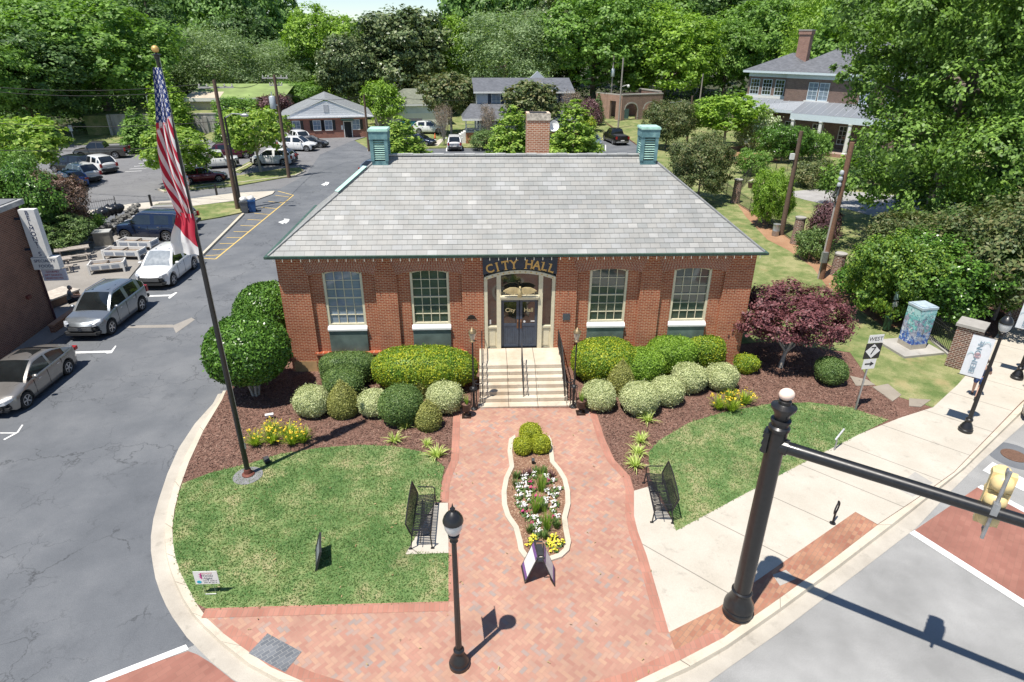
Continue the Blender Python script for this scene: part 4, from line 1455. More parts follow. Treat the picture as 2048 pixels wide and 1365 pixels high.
def bare_crown(seed, H, R, n=34):
    m = MB()
    q = random.Random(seed)
    for i in range(n):
        a = q.uniform(0, 6.28)
        rr = R * q.uniform(0.2, 1.0)
        b = Vector((0.1 * math.cos(a), 0.1 * math.sin(a), q.uniform(0.1, H * 0.3)))
        e = Vector((rr * math.cos(a), rr * math.sin(a), H * q.uniform(0.65, 1.0)))
        mid = b.lerp(e, 0.5) + Vector((rr * 0.12 * math.cos(a), rr * 0.12 * math.sin(a), 0))
        m.tube([b, mid, e], [0.03, 0.02, 0.008], 4, False)
        for j in range(3):
            t = q.uniform(0.45, 0.95)
            p = b.lerp(e, t)
            m.tube([p, p + Vector((q.uniform(-.5, .5), q.uniform(-.5, .5), q.uniform(0.2, 0.7)))], [0.012, 0.005], 3, False)
    return m.mesh("trunk", M_bark_lt, 0)


V = crown_cards(broad_lobes(1.5, 1.2, 4.4, 16, 41, 0.7, (0.25, 0.4)), 200, 16, 0.13, rc=0.4, up=0.1, aspect=0.4)
TREES["twiggy"] = (np_mesh("crown", V, 4, L_twig), bare_crown(2, 4.2, 1.3), np.ptp(V[:, :, 0]), V[:, :, 2].max())


def set_mat(o, m):
    o.material_slots[0].link = 'OBJECT'
    o.material_slots[0].material = m


NTREE = [0]


def tree(kind, base, w, h, mat, label, cat="tree", name=None, group=None, rz=None):
    cm, tm, w0, h0 = TREES[kind]
    NTREE[0] += 1
    t = thing(name or {"cedar": "cedar_tree", "magnolia": "magnolia_tree"}.get(kind, "bush" if cat in ("bush", "shrub") else "tree"), label, cat, base, NTREE[0] * 1.7 if rz is None else rz, group)
    t.scale = (w / w0, w / w0, h / h0)
    c = link("crown", cm, t)
    set_mat(c, mat)
    link("trunk", tm, t)
    return t


def tree_px(kind, u, vb, vt, wpx, mat, label, cat="tree", z=0.0, name=None, group=None):
    b = G(u, vb, z)
    h = TOP(b, u, vt) - z
    d = CM @ np.array([b.x, b.y, b.z + h * 0.5 - CAMH])
    return tree(kind, b, wpx * d[2] / FPX, h, mat, label, cat, name, group)


def tree_far(kind, u, y, vt, wpx, mat, label, cat="tree", z=0.0, name=None, group=None):
    d = ray(u, 130)
    x = d[0] * y / d[1]
    b = Vector((x, y, z))
    h = TOP(b, u, vt) - z
    dd = CM @ np.array([x, y, h * 0.6 - CAMH])
    return tree(kind, b, wpx * dd[2] / FPX, h, mat, label, cat, name, group)


# ---------------------------------------------------------------- clipped shrubs: a leafy skin over a shaped body
def clipped(name, label, cat, loc, size, mat, shape='ball', leaf=0.055, dens=1.0, group=None, rz=0.0, lump=0.05, seed=1):
    """size = full width x, depth y, height z"""
    a, b, h = size[0] / 2, size[1] / 2, size[2]
    n = int(dens * 9.0 * (a * b * 2 + a * h * 2 + b * h * 2) / (leaf * leaf))
    n = min(n, 20000)
    q = np.random.default_rng(seed)
    kx = q.normal(size=(6, 3)) * 2.2
    ph = q.random(6) * 6.28

    def surf(d, k=1.0):
        if shape == 'cone':
            t = (d[:, 2] + 1) / 2
            prof = np.where(t < 0.30, 0.78 + 0.22 * np.sin(t / 0.30 * 1.5708), 1 - np.clip((t - 0.30) / 0.70, 0, 1) ** 1.7)
            ang = np.arctan2(d[:, 1], d[:, 0])
            P = np.stack([np.cos(ang) * prof, np.sin(ang) * prof, t * 2 - 1], 1)
        else:
            p = {'ball': 2.3, 'box': 3.6, 'mound': 2.5}[shape]
            s = (np.abs(d) ** p).sum(1) ** (-1 / p)
            P = d * s[:, None]
        l = sum(np.sin(P @ kx[i] + ph[i]) for i in range(6)) / 6
        P = P * (1 + lump * l)[:, None] * k
        return P * np.array([a, b, h / 2]) + np.array([0, 0, h / 2])
    if shape == 'cone':
        t = q.random(n)
        ang = q.random(n) * 6.28318
        d = np.stack([np.cos(ang), np.sin(ang), t ** 1.15 * 2 - 1], 1)
    else:
        d = q.normal(size=(n, 3))
        d /= np.linalg.norm(d, axis=1)[:, None]
    P = surf(d, 0.99)
    P += q.normal(size=P.shape) * leaf * 0.22
    N = (P - np.array([0, 0, h / 2])) / np.array([a, b, h / 2]) ** 2 * a
    N /= np.linalg.norm(N, axis=1)[:, None]
    stray = (q.random(len(P)) < 0.07) * q.random(len(P)) ** 2 * 0.11
    P = P + N * stray[:, None]
    ok = P[:, 2] > 0.01
    P, N = P[ok], N[ok]
    V = cards(P, N * 0.8 + q.normal(size=P.shape) * 0.55, leaf, 0.62)
    # body beneath the leaves
    m, k = 14, 20
    tt = np.linspace(-1, 1, m + 1)
    Q = []
    for i in range(m):
        for j in range(k):
            c = []
            for (ii, jj) in ((i, j), (i, j + 1), (i + 1, j + 1), (i + 1, j)):
                z = tt[ii]
                an = 2 * np.pi * jj / k
                if shape == 'cone':
                    c.append((np.cos(an), np.sin(an), z))
                else:
                    s_ = np.sin((z + 1) / 2 * np.pi)
                    c.append((s_ * np.cos(an) + 1e-6, s_ * np.sin(an), -np.cos((z + 1) / 2 * np.pi)))
            Q.append(surf(np.array(c), 0.93))
    V = np.concatenate([V, np.array(Q)])
    o = link(name, np_mesh(name, V, 4, mat))
    o.location, o.rotation_euler = loc, (0, 0, rz)
    return tag(o, label, cat, group)


def shrub_px(name, label, u, vb, wpx, hratio, mat, shape='ball', depth=None, group=None, leaf=0.055, lump=0.085, seed=1, cat="shrub"):
    f = G(u, vb, 0.12)
    d = CM @ np.array([f.x, f.y, 0.5 - CAMH])
    w = wpx * d[2] / FPX
    dp = depth or w
    loc = Vector((f.x, f.y + dp * 0.36, 0.10))
    k = (d[2] + dp * 0.4) / d[2]
    return clipped(name, label, cat, loc, (w * k, dp * k, w * k * hratio), mat, shape, leaf, group=group, lump=lump, seed=seed)


GRP = "clipped evergreens in front of the city hall"
shrub_px("hedge", "low dark green box-shaped hedge against the wall under the left-end window", 696, 772, 108, 0.58, L_boxw, 'box', 1.1, leaf=0.05, seed=2, cat="hedge")
shrub_px("hedge", "wide yellow-green mounded hedge left of the steps", 846, 792, 200, 0.43, L_gold, 'mound', 1.9, leaf=0.07, lump=0.09, seed=3, cat="hedge")
shrub_px("hedge", "tall yellow-green mounded hedge just right of the steps", 1212, 772, 128, 0.62, L_gold, 'mound', 2.0, leaf=0.07, lump=0.10, seed=4, cat="hedge")
shrub_px("hedge", "bright green rounded hedge between two yellower hedges right of the steps", 1284, 775, 92, 0.74, L_bright, 'mound', 1.6, leaf=0.07, lump=0.10, seed=5, cat="hedge")
shrub_px("hedge", "bright green flat-topped hedge below the window second from the right end", 1345, 752, 92, 0.75, L_bright, 'box', 1.5, leaf=0.07, lump=0.08, seed=6, cat="hedge")
shrub_px("hedge", "yellow-green box hedge nearest the red maple", 1412, 742, 76, 0.85, L_gold, 'box', 1.4, leaf=0.07, lump=0.07, seed=7, cat="hedge")
shrub_px("round_shrub", "cream variegated ball shrub farthest left in the clipped group", 621, 839, 69, 0.84, L_cream, group=GRP, seed=8)
shrub_px("round_shrub", "cream variegated ball shrub between a pointed shrub and a dark ball left of the steps", 747, 838, 60, 0.86, L_cream, group=GRP, seed=9)
shrub_px("round_shrub", "cream variegated ball shrub beside the left urn", 889, 831, 71, 0.80, L_cream, group=GRP, seed=10)
shrub_px("round_shrub", "dark green ball shrub flecked with cream behind the leftmost pointed shrub", 684, 806, 80, 0.74, L_boxw, group=GRP, seed=11)
shrub_px("round_shrub", "largest dark green ball shrub in front of the yellow-green hedge", 800, 857, 86, 0.86, L_boxw, group=GRP, seed=12)
shrub_px("pointed_shrub", "olive egg-shaped pointed shrub between the two left cream balls", 684, 839, 62, 1.22, L_cone, 'cone', group=GRP, lump=0.02, seed=13)
shrub_px("pointed_shrub", "olive pointed shrub farthest back, against the yellow-green hedge", 843, 797, 48, 1.55, L_cone, 'cone', group=GRP, lump=0.02, seed=14)
shrub_px("pointed_shrub", "olive pointed shrub nearest the brick path on the left", 856, 864, 54, 1.15, L_cone, 'cone', group=GRP, lump=0.02, seed=15)
shrub_px("pointed_shrub", "green pointed shrub right of the steps in front of the hedges", 1244, 794, 54, 1.32, L_cone, 'cone', group=GRP, lump=0.02, seed=16)
shrub_px("round_shrub", "cream variegated ball shrub beside the right urn", 1200, 827, 66, 0.84, L_cream, group=GRP, seed=17)
shrub_px("round_shrub", "cream variegated ball shrub nearest the right lawn, largest of its four", 1283, 836, 78, 0.76, L_cream, group=GRP, seed=18)
shrub_px("round_shrub", "cream ball shrub overlapping behind the largest one right of the steps", 1336, 815, 66, 0.78, L_cream, group=GRP, seed=19)
shrub_px("round_shrub", "cream and green ball shrub standing before the flat-topped bright hedge", 1383, 791, 68, 0.80, L_cream, group=GRP, seed=20)
shrub_px("round_shrub", "cream ball shrub just behind the yellow daylilies", 1447, 786, 64, 0.78, L_cream, group=GRP, seed=21)
shrub_px("round_shrub", "small loose yellow-green shrub under the red maple by the wall", 1497, 750, 46, 0.80, L_gold, lump=0.2, seed=22)
shrub_px("round_shrub", "dark green spreading shrub on the right side below the red maple", 1668, 774, 62, 0.85, L_boxw, lump=0.2, seed=23)
IS = "gold ball shrubs in the island bed"
shrub_px("round_shrub", "gold-leaved ball shrub at the back of the island bed trio", 1062, 893, 44, 0.95, L_yellow, group=IS, leaf=0.05, seed=24)
shrub_px("round_shrub", "gold-leaved ball shrub at the left of the island bed trio", 1047, 914, 37, 1.0, L_yellow, group=IS, leaf=0.05, seed=25)
shrub_px("round_shrub", "gold-leaved ball shrub at the right of the island bed trio", 1082, 911, 38, 0.98, L_yellow, group=IS, leaf=0.05, seed=26)


# ---------------------------------------------------------------- round hollies on pale stems
def holly(label, u, v, w, h, stem, seed):
    b = G(u, v, 0.12)
    t = thing("holly_tree", label, "tree", b)
    o = clipped("crown", None, None, (0, 0, stem), (w, w, h), L_holly, 'ball', 0.115, 1.0, lump=0.06, seed=seed)
    o.parent = t
    m = MB()
    q = random.Random(seed)
    for k in range(5):
        a = k * 1.3
        m.tube([(0.09 * math.cos(a), 0.09 * math.sin(a), -0.1), (0.2 * math.cos(a), 0.2 * math.sin(a), stem * 0.6), (0.55 * math.cos(a), 0.55 * math.sin(a), stem + h * 0.3)], [0.06, 0.05, 0.03], 7)
    m.build("trunk", M_bark_lt, t, 60)


holly("round clipped holly on pale stems standing nearest the driveway kerb", 512, 790, 3.1, 2.55, 0.75, 31)
holly("round clipped holly behind another one, tight against the left wall of the city hall", 552, 705, 2.9, 2.75, 0.55, 32)

# ---------------------------------------------------------------- red maple
lob = broad_lobes(2.05, 1.0, 3.6, 20, 55, 0.74, (0.28, 0.42))
V = crown_cards(lob, 800, 30, 0.12, rc=0.17, up=0.9, zmin=-0.6, aspect=0.55)
rmb = G(1560, 735, 0.12)
jm = thing("red_maple", "spreading japanese maple with dark red leaves beside the right end of the city hall", "tree", rmb)
jc = link("crown", np_mesh("crown", V * np.array([1.12, 0.95, 0.95]), 4, L_red), jm)
jc.location = (0.35, 0.35, 0.15)
tr = MB()
tr.tube([(0, 0, -0.1), (0.06, 0, 0.5), (0.12, 0, 0.9)], [0.12, 0.09, 0.08], 8)
for x, y, z in ((0.9, 0.3, 1.9), (-0.6, 0.5, 2.0), (0.2, 0.9, 2.3), (1.6, 0.2, 1.9), (0.3, -0.4, 2.1), (-0.9, 0.1, 1.7)):
    tr.tube([(0.1, 0, 0.75), (0.1 + x * 0.5, y * 0.5, 0.6 + z * 0.45), (x, y, z)], [0.06, 0.045, 0.02], 6)
tr.build("trunk", M_bark_lt, jm, 60)


# ---------------------------------------------------------------- strap-leaved and flowering plants
def strap_mesh(name, n, h, w, mat, seed, spread=1.0, arch=0.7):
    q = np.random.default_rng(seed)
    Vs = []
    for i in range(n):
        a = q.random() * 6.283
        L = h * (0.7 + 0.6 * q.random())
        out = spread * (0.25 + 0.9 * q.random())
        b = np.array([math.cos(a), math.sin(a), 0]) * 0.08 * q.random()
        d = np.array([math.cos(a), math.sin(a), 0])
        s = np.array([-math.sin(a), math.cos(a), 0]) * w * 0.5
        pts = []
        for k in range(5):
            t = k / 4
            pts.append(b + d * out * L * t * 0.9 + np.array([0, 0, L * (t * 1.1 - arch * out * t * t)]))
        for k in range(4):
            w0, w1 = 1 - k / 4 * 0.8, 1 - (k + 1) / 4 * 0.85
            Vs.append([pts[k] - s * w0, pts[k] + s * w0, pts[k + 1] + s * w1, pts[k + 1] - s * w1])
    V = np.array(Vs)
    V[:, :, 2] = np.maximum(V[:, :, 2], 0.005)
    return np_mesh(name, V, 4, mat)


HOSTA = strap_mesh("tufted_plant", 60, 0.30, 0.035, L_hosta, 61)
for u, v, s, lb in ((789, 885, 1.0, "lime green tufted plant farthest left along the left mulch edge"), (811, 859, 0.95, "lime green tufted plant in front of the largest dark ball shrub"),
                    (853, 893, 0.72, "smallest lime green tufted plant on the left mulch"), (874, 916, 1.15, "largest lime green tufted plant beside the left path edge"), (1296, 845, 1.15, "lime green tufted plant under the largest right cream ball"),
                    (1283, 887, 1.05, "lime green tufted plant, back one of three beside the right path edge"), (1275, 911, 1.0, "lime green tufted plant, middle one of three beside the right path edge"), (1271, 935, 1.15, "lime green tufted plant nearest the right bench")):
    o = link("tufted_plant", HOSTA)
    o.location, o.rotation_euler, o.scale = G(u, v - 2, 0.12), (0, 0, u), (s * 1.25,) * 3
    tag(o, lb, "plant", "lime green tufts along the mulch edges")
M_yel = plain("yellow_petals", (0.72, 0.52, 0.03), 0.6, var=0.15)
M_wht = plain("white_petals", (0.78, 0.76, 0.73), 0.6, var=0.06)
M_pnk = plain("magenta_petals", (0.50, 0.04, 0.16), 0.6, var=0.2)
LILY = strap_mesh("leaves", 130, 0.58, 0.035, L_lily, 62, 0.8, 0.6)


def flower_heads(n, r, h0, h1, size, mat, seed, name="flowers"):
    q = np.random.default_rng(seed)
    P = np.stack([q.normal(size=n) * r * 0.6, q.normal(size=n) * r * 0.6, h0 + (h1 - h0) * q.random(n)], 1)
    P = np.repeat(P, 5, 0) + q.normal(size=(n * 5, 3)) * size * 0.35
    N = q.normal(size=P.shape) * 0.5 + np.array([0, -0.2, 1.0])
    return np_mesh(name, cards(P, N, size, 0.8), 4, mat)


LF = [flower_heads(13, 0.42, 0.42, 0.62, 0.065, M_yel, 70 + k) for k in range(3)]
ll = "clump of yellow-flowering daylilies "
for i, (u, v, s, lb) in enumerate(((512, 895, 0.9, "at the left end of the left bed, nearest the flagpole"), (545, 890, 1.0, "second from the flagpole"), (578, 878, 1.0, "at the back of the left bed group"), (585, 893, 1.0, "at the front of the left bed group"), (607, 888, 0.95, "at the right end of the left bed group"), (545, 868, 0.8, "behind the others beside the small white light"),
                              (1437, 822, 0.95, "at the left of the bed beside the right lawn"), (1462, 826, 1.0, "in the middle of the bed beside the right lawn"), (1488, 812, 1.0, "at the right of the bed beside the right lawn"), (1460, 805, 0.8, "at the back of the bed beside the right lawn"))):
    t = thing("daylily", ll + lb, "plant", G(u, v - 3, 0.12), i * 1.1, "yellow daylilies in the mulch beds")
    t.scale = (s, s, s)
    link("leaves", LILY, t)
    link("flowers", LF[i % 3], t)

# ---- island bed in the middle of the path
BO = [(1030, 872), (1018, 880), (1015, 905), (1019, 935), (1008, 958), (1003, 985), (1004, 1012), (1011, 1035), (1027, 1058), (1034, 1085), (1037, 1103), (1048, 1117), (1070, 1124), (1100, 1124), (1124, 1116), (1138, 1103), (1142, 1085), (1137, 1060), (1134, 1038), (1141, 1010), (1140, 985), (1134, 960), (1122, 940), (1109, 925), (1106, 900), (1103, 882), (1098, 872)]
bw = [Vector(p) for p in GP(BO, 0.15)]
cen = sum(bw, Vector((0, 0))) / len(bw)
inn_ = []
n = len(bw)
for i, p in enumerate(bw):
    d = (bw[(i + 1) % n] - bw[i - 1]).normalized()
    nn = Vector((-d.y, d.x))
    if (cen - p).dot(nn) < 0:
        nn = -nn
    inn_.append(p + nn * 0.16)
eb = MB()
for i in range(n - 1):
    a, b, c, d = bw[i], bw[i + 1], inn_[i + 1], inn_[i]
    eb.prism([a, b, c, d], 0.10, 0.20)
tag(eb.build("bed_edging", M_kerb), "pale concrete edging around the island flower bed in the brick path", "edging")
struct("flower_bed", MB().sheet([tuple(p) for p in inn_], 0.165), M_mulch2)
PAN_L = flower_heads(9, 0.13, 0.02, 0.10, 0.075, L_boxw, 80, "leaves")
PW = [flower_heads(5, 0.12, 0.11, 0.16, 0.062, M_wht, 81 + k) for k in range(2)]
PP = flower_heads(4, 0.11, 0.11, 0.15, 0.06, M_pnk, 85)
WG, PG = "white bedding flowers in the island bed", "magenta bedding flowers in the island bed"
k_ = 1000 + 0.2564
CR = lambda x, y: (1000 + x * 180 / 702, 840 + y * 350 / 1365)
whites = [(190, 450), (262, 437), (355, 440), (392, 472), (205, 478), (165, 510), (190, 540), (140, 553), (215, 575), (440, 537), (380, 565), (438, 592), (150, 605), (220, 625), (352, 622), (155, 655), (432, 655), (350, 665), (185, 690), (408, 712), (438, 755), (235, 762), (296, 775), (300, 825), (296, 888)]
pinks = [(258, 545), (232, 485), (365, 487), (195, 730), (242, 805), (400, 770), (300, 610)]
for i, (x, y) in enumerate(whites):
    t = thing("bedding_plant", "low clump of white bedding flowers in the island bed", "flowers", G(*CR(x, y + 12), 0.165), i * 2.1, WG)
    link("leaves", PAN_L, t)
    link("flowers", PW[i % 2], t)
for i, (x, y) in enumerate(pinks):
    t = thing("bedding_plant", "low clump of magenta bedding flowers in the island bed", "flowers", G(*CR(x, y + 10), 0.165), i * 2.1, PG)
    link("leaves", PAN_L, t)
    link("flowers", PP, t)
YM = flower_heads(8, 0.10, 0.07, 0.16, 0.065, plain("lemon_petals", (0.74, 0.66, 0.06), 0.6, var=0.1), 90, "flowers")
for i, (x, y) in enumerate(((252, 935), (243, 982), (425, 925), (385, 968), (470, 972), (427, 1018))):
    t = thing("bedding_plant", "small lemon yellow flowering plant at the front of the island bed", "flowers", G(*CR(x, y + 8), 0.165), i * 1.7, "lemon yellow flowers at the front of the island bed")
    link("leaves", PAN_L, t).scale = (0.8, 0.8, 1)
    link("flowers", YM, t)
DK = strap_mesh("low_plant", 40, 0.2, 0.04, L_plum, 91, 0.6, 0.3)
DG = strap_mesh("low_plant", 46, 0.22, 0.05, L_boxw, 92, 0.6, 0.3)
for i, (x, y, m_) in enumerate(((125, 440, DG), (182, 425, DK), (222, 418, DK), (283, 405, DG), (340, 405, DG), (405, 435, DK), (122, 500, DG), (232, 862, DG), (437, 825, DG), (345, 910, DG), (335, 690, DG))):
    o = link("low_plant", m_)
    o.location, o.rotation_euler = G(*CR(x, y + 14), 0.165), (0, 0, i)
    tag(o, "low dark leafy plant without flowers in the island bed" if m_ is DG else "low plum-coloured leafy plant at the back of the island bed", "plant", "low leafy plants in the island bed" if m_ is DG else "plum plants in the island bed")
FE = [strap_mesh("tall_plant", 90, 0.62, 0.02, L_bright, 95 + k, 0.45, 0.25) for k in range(2)]
for i, ((x, y), lb) in enumerate((((322, 560), "back one of three"), ((275, 725), "middle one of three"), ((362, 860), "front one of three"))):
    o = link("tall_plant", FE[i % 2])
    o.location, o.rotation_euler = G(*CR(x, y), 0.165), (0, 0, i)
    tag(o, "tall feathery green plant in the island bed, " + lb, "plant", "tall feathery plants in the island bed")

fpot = thing("flower_pot", "brown pot of white flowers at the garden fence beside the bare soil", "flower pot", G(1501, 376, 0.13))
MB().lathe([(0.24, 0), (0.30, 0.45), (0.33, 0.47), (0.33, 0.52), (0.27, 0.52), (0.25, 0.42)], n=16).build("pot", plain("brown_glaze", (0.09, 0.05, 0.04), 0.5), fpot, 40)
q_ = link("leaves", PAN_L, fpot)
q_.location, q_.scale = (0, 0, 0.46), (1.6, 1.6, 1.6)
q_ = link("flowers", PW[0], fpot)
q_.location, q_.scale = (0, 0, 0.5), (2.0, 2.0, 1.6)
# ================================================================== STREET FURNITURE
def ang(p, q):
    return math.atan2(q.y - p.y, q.x - p.x)


def make_bench(label, loc, rz):
    """local x = along the bench, y+ = back; metal strap bench 1.85 m"""
    t = thing("park_bench", label, "bench", loc, rz, "black metal benches beside the brick path")
    L = 1.85
    s, b = MB(), MB()
    n = 27
    for k in range(n):
        x = -L / 2 + 0.06 + (L - 0.12) * k / (n - 1)
        prof = [(-0.29, 0.36), (-0.30, 0.42), (-0.24, 0.45), (0.0, 0.425), (0.16, 0.43), (0.21, 0.46)]
        for (y0, z0), (y1, z1) in zip(prof[:-1], prof[1:]):
            s.add([(x - 0.02, y0, z0), (x + 0.02, y0, z0), (x + 0.02, y1, z1), (x - 0.02, y1, z1), (x - 0.02, y0, z0 - 0.008), (x + 0.02, y0, z0 - 0.008), (x + 0.02, y1, z1 - 0.008), (x - 0.02, y1, z1 - 0.008)],
                  [(0, 1, 2, 3), (7, 6, 5, 4), (0, 4, 5, 1), (2, 6, 7, 3)])
        arch = 0.10 * (1 - (2 * x / L) ** 2)
        b.add([(x - 0.016, 0.215, 0.47), (x + 0.016, 0.215, 0.47), (x + 0.016, 0.36, 0.90 + arch), (x - 0.016, 0.36, 0.90 + arch), (x - 0.016, 0.225, 0.47), (x + 0.016, 0.225, 0.47), (x + 0.016, 0.37, 0.90 + arch), (x - 0.016, 0.37, 0.90 + arch)],
              [(0, 1, 2, 3), (7, 6, 5, 4), (0, 4, 5, 1), (2, 6, 7, 3), (0, 3, 7, 4), (1, 5, 6, 2)])
    s.tube([(-L / 2, -0.295, 0.40), (L / 2, -0.295, 0.40)], 0.018, 6).tube([(-L / 2, 0.215, 0.465), (L / 2, 0.215, 0.465)], 0.018, 6)
    b.tube([(-L / 2 + L * k / 12, 0.365, 0.91 + 0.10 * (1 - (2 * k / 12 - 1) ** 2)) for k in range(13)], 0.02, 6)
    s.build("seat", M_iron, t)
    b.build("backrest", M_iron, t)
    for sx in (-1, 1):
        x = sx * L / 2
        MB().tube([(x, 0.20, 0.72), (x, 0.05, 0.70), (x, -0.24, 0.69), (x, -0.31, 0.64), (x, -0.30, 0.42)], 0.019, 6).build("armrest", M_iron, t)
        MB().tube([(x, -0.30, 0.42), (x, -0.33, 0.02)], 0.02, 6).box(x - 0.03, x + 0.03, -0.39, -0.29, 0.0, 0.02).build("leg", M_iron, t)
        MB().tube([(x, 0.365, 0.91), (x, 0.215, 0.46), (x, 0.27, 0.02)], 0.02, 6).box(x - 0.03, x + 0.03, 0.23, 0.33, 0.0, 0.02).build("leg", M_iron, t)
    MB().tube([(0, -0.295, 0.40), (0, 0.0, 0.41), (0, 0.215, 0.46)], 0.018, 6).tube([(-L / 2, 0.0, 0.2), (L / 2, 0.0, 0.2)], 0.012, 6).build("stretcher", M_iron, t)
    return t


p = G(841, 1099, 0.14)
make_bench("black metal strap bench on the concrete pad by the left lawn", (p.x, p.y + 0.95, 0.139), math.pi / 2)
a, b = G(1329, 1058, 0.13), G(1306, 958, 0.13)
m_ = (a + b) / 2
make_bench("black metal strap bench on the pad by the right lawn", (m_.x, m_.y, 0.131), ang(a, b) + math.pi)


def lamp_glass():
    m, t, b = new_mat("frosted_lamp_glass", (0.72, 0.73, 0.72), 0.25, 0.0, 0.6)
    b.inputs["Transmission Weight"].default_value = 0.25
    return m


M_lampg = lamp_glass()


def street_lamp(label, base, top, banner=None, group="black acorn street lamps with banners"):
    """fluted post with an acorn lantern; top = height of the finial above the base"""
    t = thing("street_lamp", label, "street lamp", base, 0, group)
    H = top
    MB().lathe([(0.24, 0), (0.24, 0.10), (0.215, 0.13), (0.215, 0.18), (0.19, 0.22), (0.15, 0.32), (0.11, 0.38), (0.10, 0.42), (0.125, 0.46), (0.125, 0.52), (0.09, 0.56)], n=20).build("base", M_black, t, 35)
    po = MB()
    hp = H - 0.98
    prof = []
    for k in range(2):
        z, r = (0.55, 0.073) if k == 0 else (hp, 0.052)
        prof.append([(r * (1.0 if j % 2 == 0 else 0.90) * math.cos(j * math.pi / 12), r * (1.0 if j % 2 == 0 else 0.90) * math.sin(j * math.pi / 12), z) for j in range(24)])
    po.add(prof[0] + prof[1], [(j, (j + 1) % 24, 24 + (j + 1) % 24, 24 + j) for j in range(24)])
    po.build("post", M_black, t)
    MB().lathe([(0.06, hp - 0.02), (0.09, hp), (0.07, hp + 0.04), (0.07, hp + 0.09), (0.115, hp + 0.12), (0.12, hp + 0.17), (0.10, hp + 0.19)], n=18).build("collar", M_black, t, 35)
    g0 = hp + 0.19
    MB().lathe([(0.085, g0), (0.135, g0 + 0.05), (0.175, g0 + 0.15), (0.195, g0 + 0.27), (0.197, g0 + 0.32)], n=20).build("globe", M_lampg, t, 60)
    MB().lathe([(0.20, g0 + 0.315), (0.212, g0 + 0.325), (0.212, g0 + 0.36), (0.195, g0 + 0.42), (0.15, g0 + 0.50), (0.09, g0 + 0.56), (0.05, g0 + 0.59), (0.045, g0 + 0.63), (0.055, g0 + 0.65), (0.02, g0 + 0.70), (0.004, H)], n=20).build("cap", M_black, t, 35)
    if banner:
        dx, dy, ztop, w, h = banner
        rz = math.atan2(dy, dx)
        ar = MB()
        Q = Matrix.Rotation(rz, 4, 'Z')
        for z in (ztop + 0.02, ztop - h - 0.02):
            ar.tube([Q @ Vector((0.03, 0, z)), Q @ Vector((w + 0.16, 0, z))], 0.013, 6)
        ar.build("banner_arm", M_black, t)
        bn = MB()
        N = 8
        for i in range(N):
            for j in range(4):
                c = []
                for ii, jj in ((i, j), (i + 1, j), (i + 1, j + 1), (i, j + 1)):
                    c.append(Q @ Vector((0.10 + w * jj / 4, 0.025 * math.sin(ii / N * 3.1) * math.sin(jj / 4 * 3.1), ztop - h + h * ii / N)))
                bn.face(c)
        bo = bn.build("banner", plain("white_banner_cloth", (0.70, 0.72, 0.74), 0.7, var=0.04), t, 60)
        grey = plain("grey_banner_print", (0.20, 0.30, 0.36), 0.7, var=0.1)
        for s in (1, -1):
            # the town's name runs up the banner
            v_, f_ = text_geo("BElMONt", 0.26, 0.002, 1.05)
            R3 = Matrix((Vector((0, 0, s * 1.0)), Vector((1, 0, 0)), Vector((0, s, 0)))).transposed()
            # letters' x -> up the banner, letters' y -> towards the post (front) or away (back)
            X = Vector((0, 0, 1))
            Y = Vector((-1 * s, 0, 0)) if True else None
            Z = X.cross(Y)
            M3 = Matrix((X, Y, Z)).transposed().to_4x4()
            zc = ztop - h / 2
            MB().add(v_, f_, Q @ Matrix.Translation((0.10 + w * 0.52, Z.y * 0.032, zc)) @ M3 @ Matrix.Diagonal((h / 1.35, w / 0.72, 1, 1))).build("lettering", grey, bo)
            rn = MB()
            cu = plain("coral_banner_print", (0.55, 0.25, 0.24), 0.7, var=0.1)
            for r_ in (0.10, 0.065, 0.03):
                rn.tube([Q @ Vector((0.10 + w * 0.52 + r_ * math.cos(a_), Z.y * 0.034, zc + 0.06 + r_ * math.sin(a_))) for a_ in np.linspace(0, 6.283, 17)], 0.006, 4, False)
            rn.build("ring_emblem", cu, bo)
            sw = MB()
            for (x0, z0, q) in ((w * 0.25, zc + h * 0.30, 1), (w * 0.80, zc - h * 0.02, -1)):
                sw.tube([Q @ Vector((0.10 + x0 + q * 0.10 * math.cos(a_), Z.y * 0.033, z0 + 0.16 * math.sin(a_))) for a_ in np.linspace(0.3, 2.9, 9)], 0.006, 4, False)
            sw.build("scroll_strokes", plain("teal_banner_print", (0.12, 0.38, 0.42), 0.7, var=0.1), bo)
    return t


b0 = G(919, 1330, 0.131)
street_lamp("black acorn street lamp standing on the brick paving nearest the camera", b0, TOP(b0, 901.6, 1007) - 0.131, (-0.10, 1.0, 3.35, 0.58, 1.15))
b1 = G(1930, 862, 0.131)
tl = GY(1949.6, 667, b1.y + 0.5)
bt = TOP(b1, 1985, 678) - 0.131
street_lamp("black acorn street lamp with a white banner on the right sidewalk", b1, TOP(b1, 2013, 620) - 0.131, (-0.62, 0.60, bt, 0.66, TOP(b1, 1985, 678) - TOP(b1, 1958, 755) + 0.05))
b2 = G(2033, 757, 0.131)
street_lamp("black acorn street lamp cut off by the right edge, farther up the sidewalk", b2, 4.7, (-0.7, 0.7, 3.4, 0.6, 1.2))

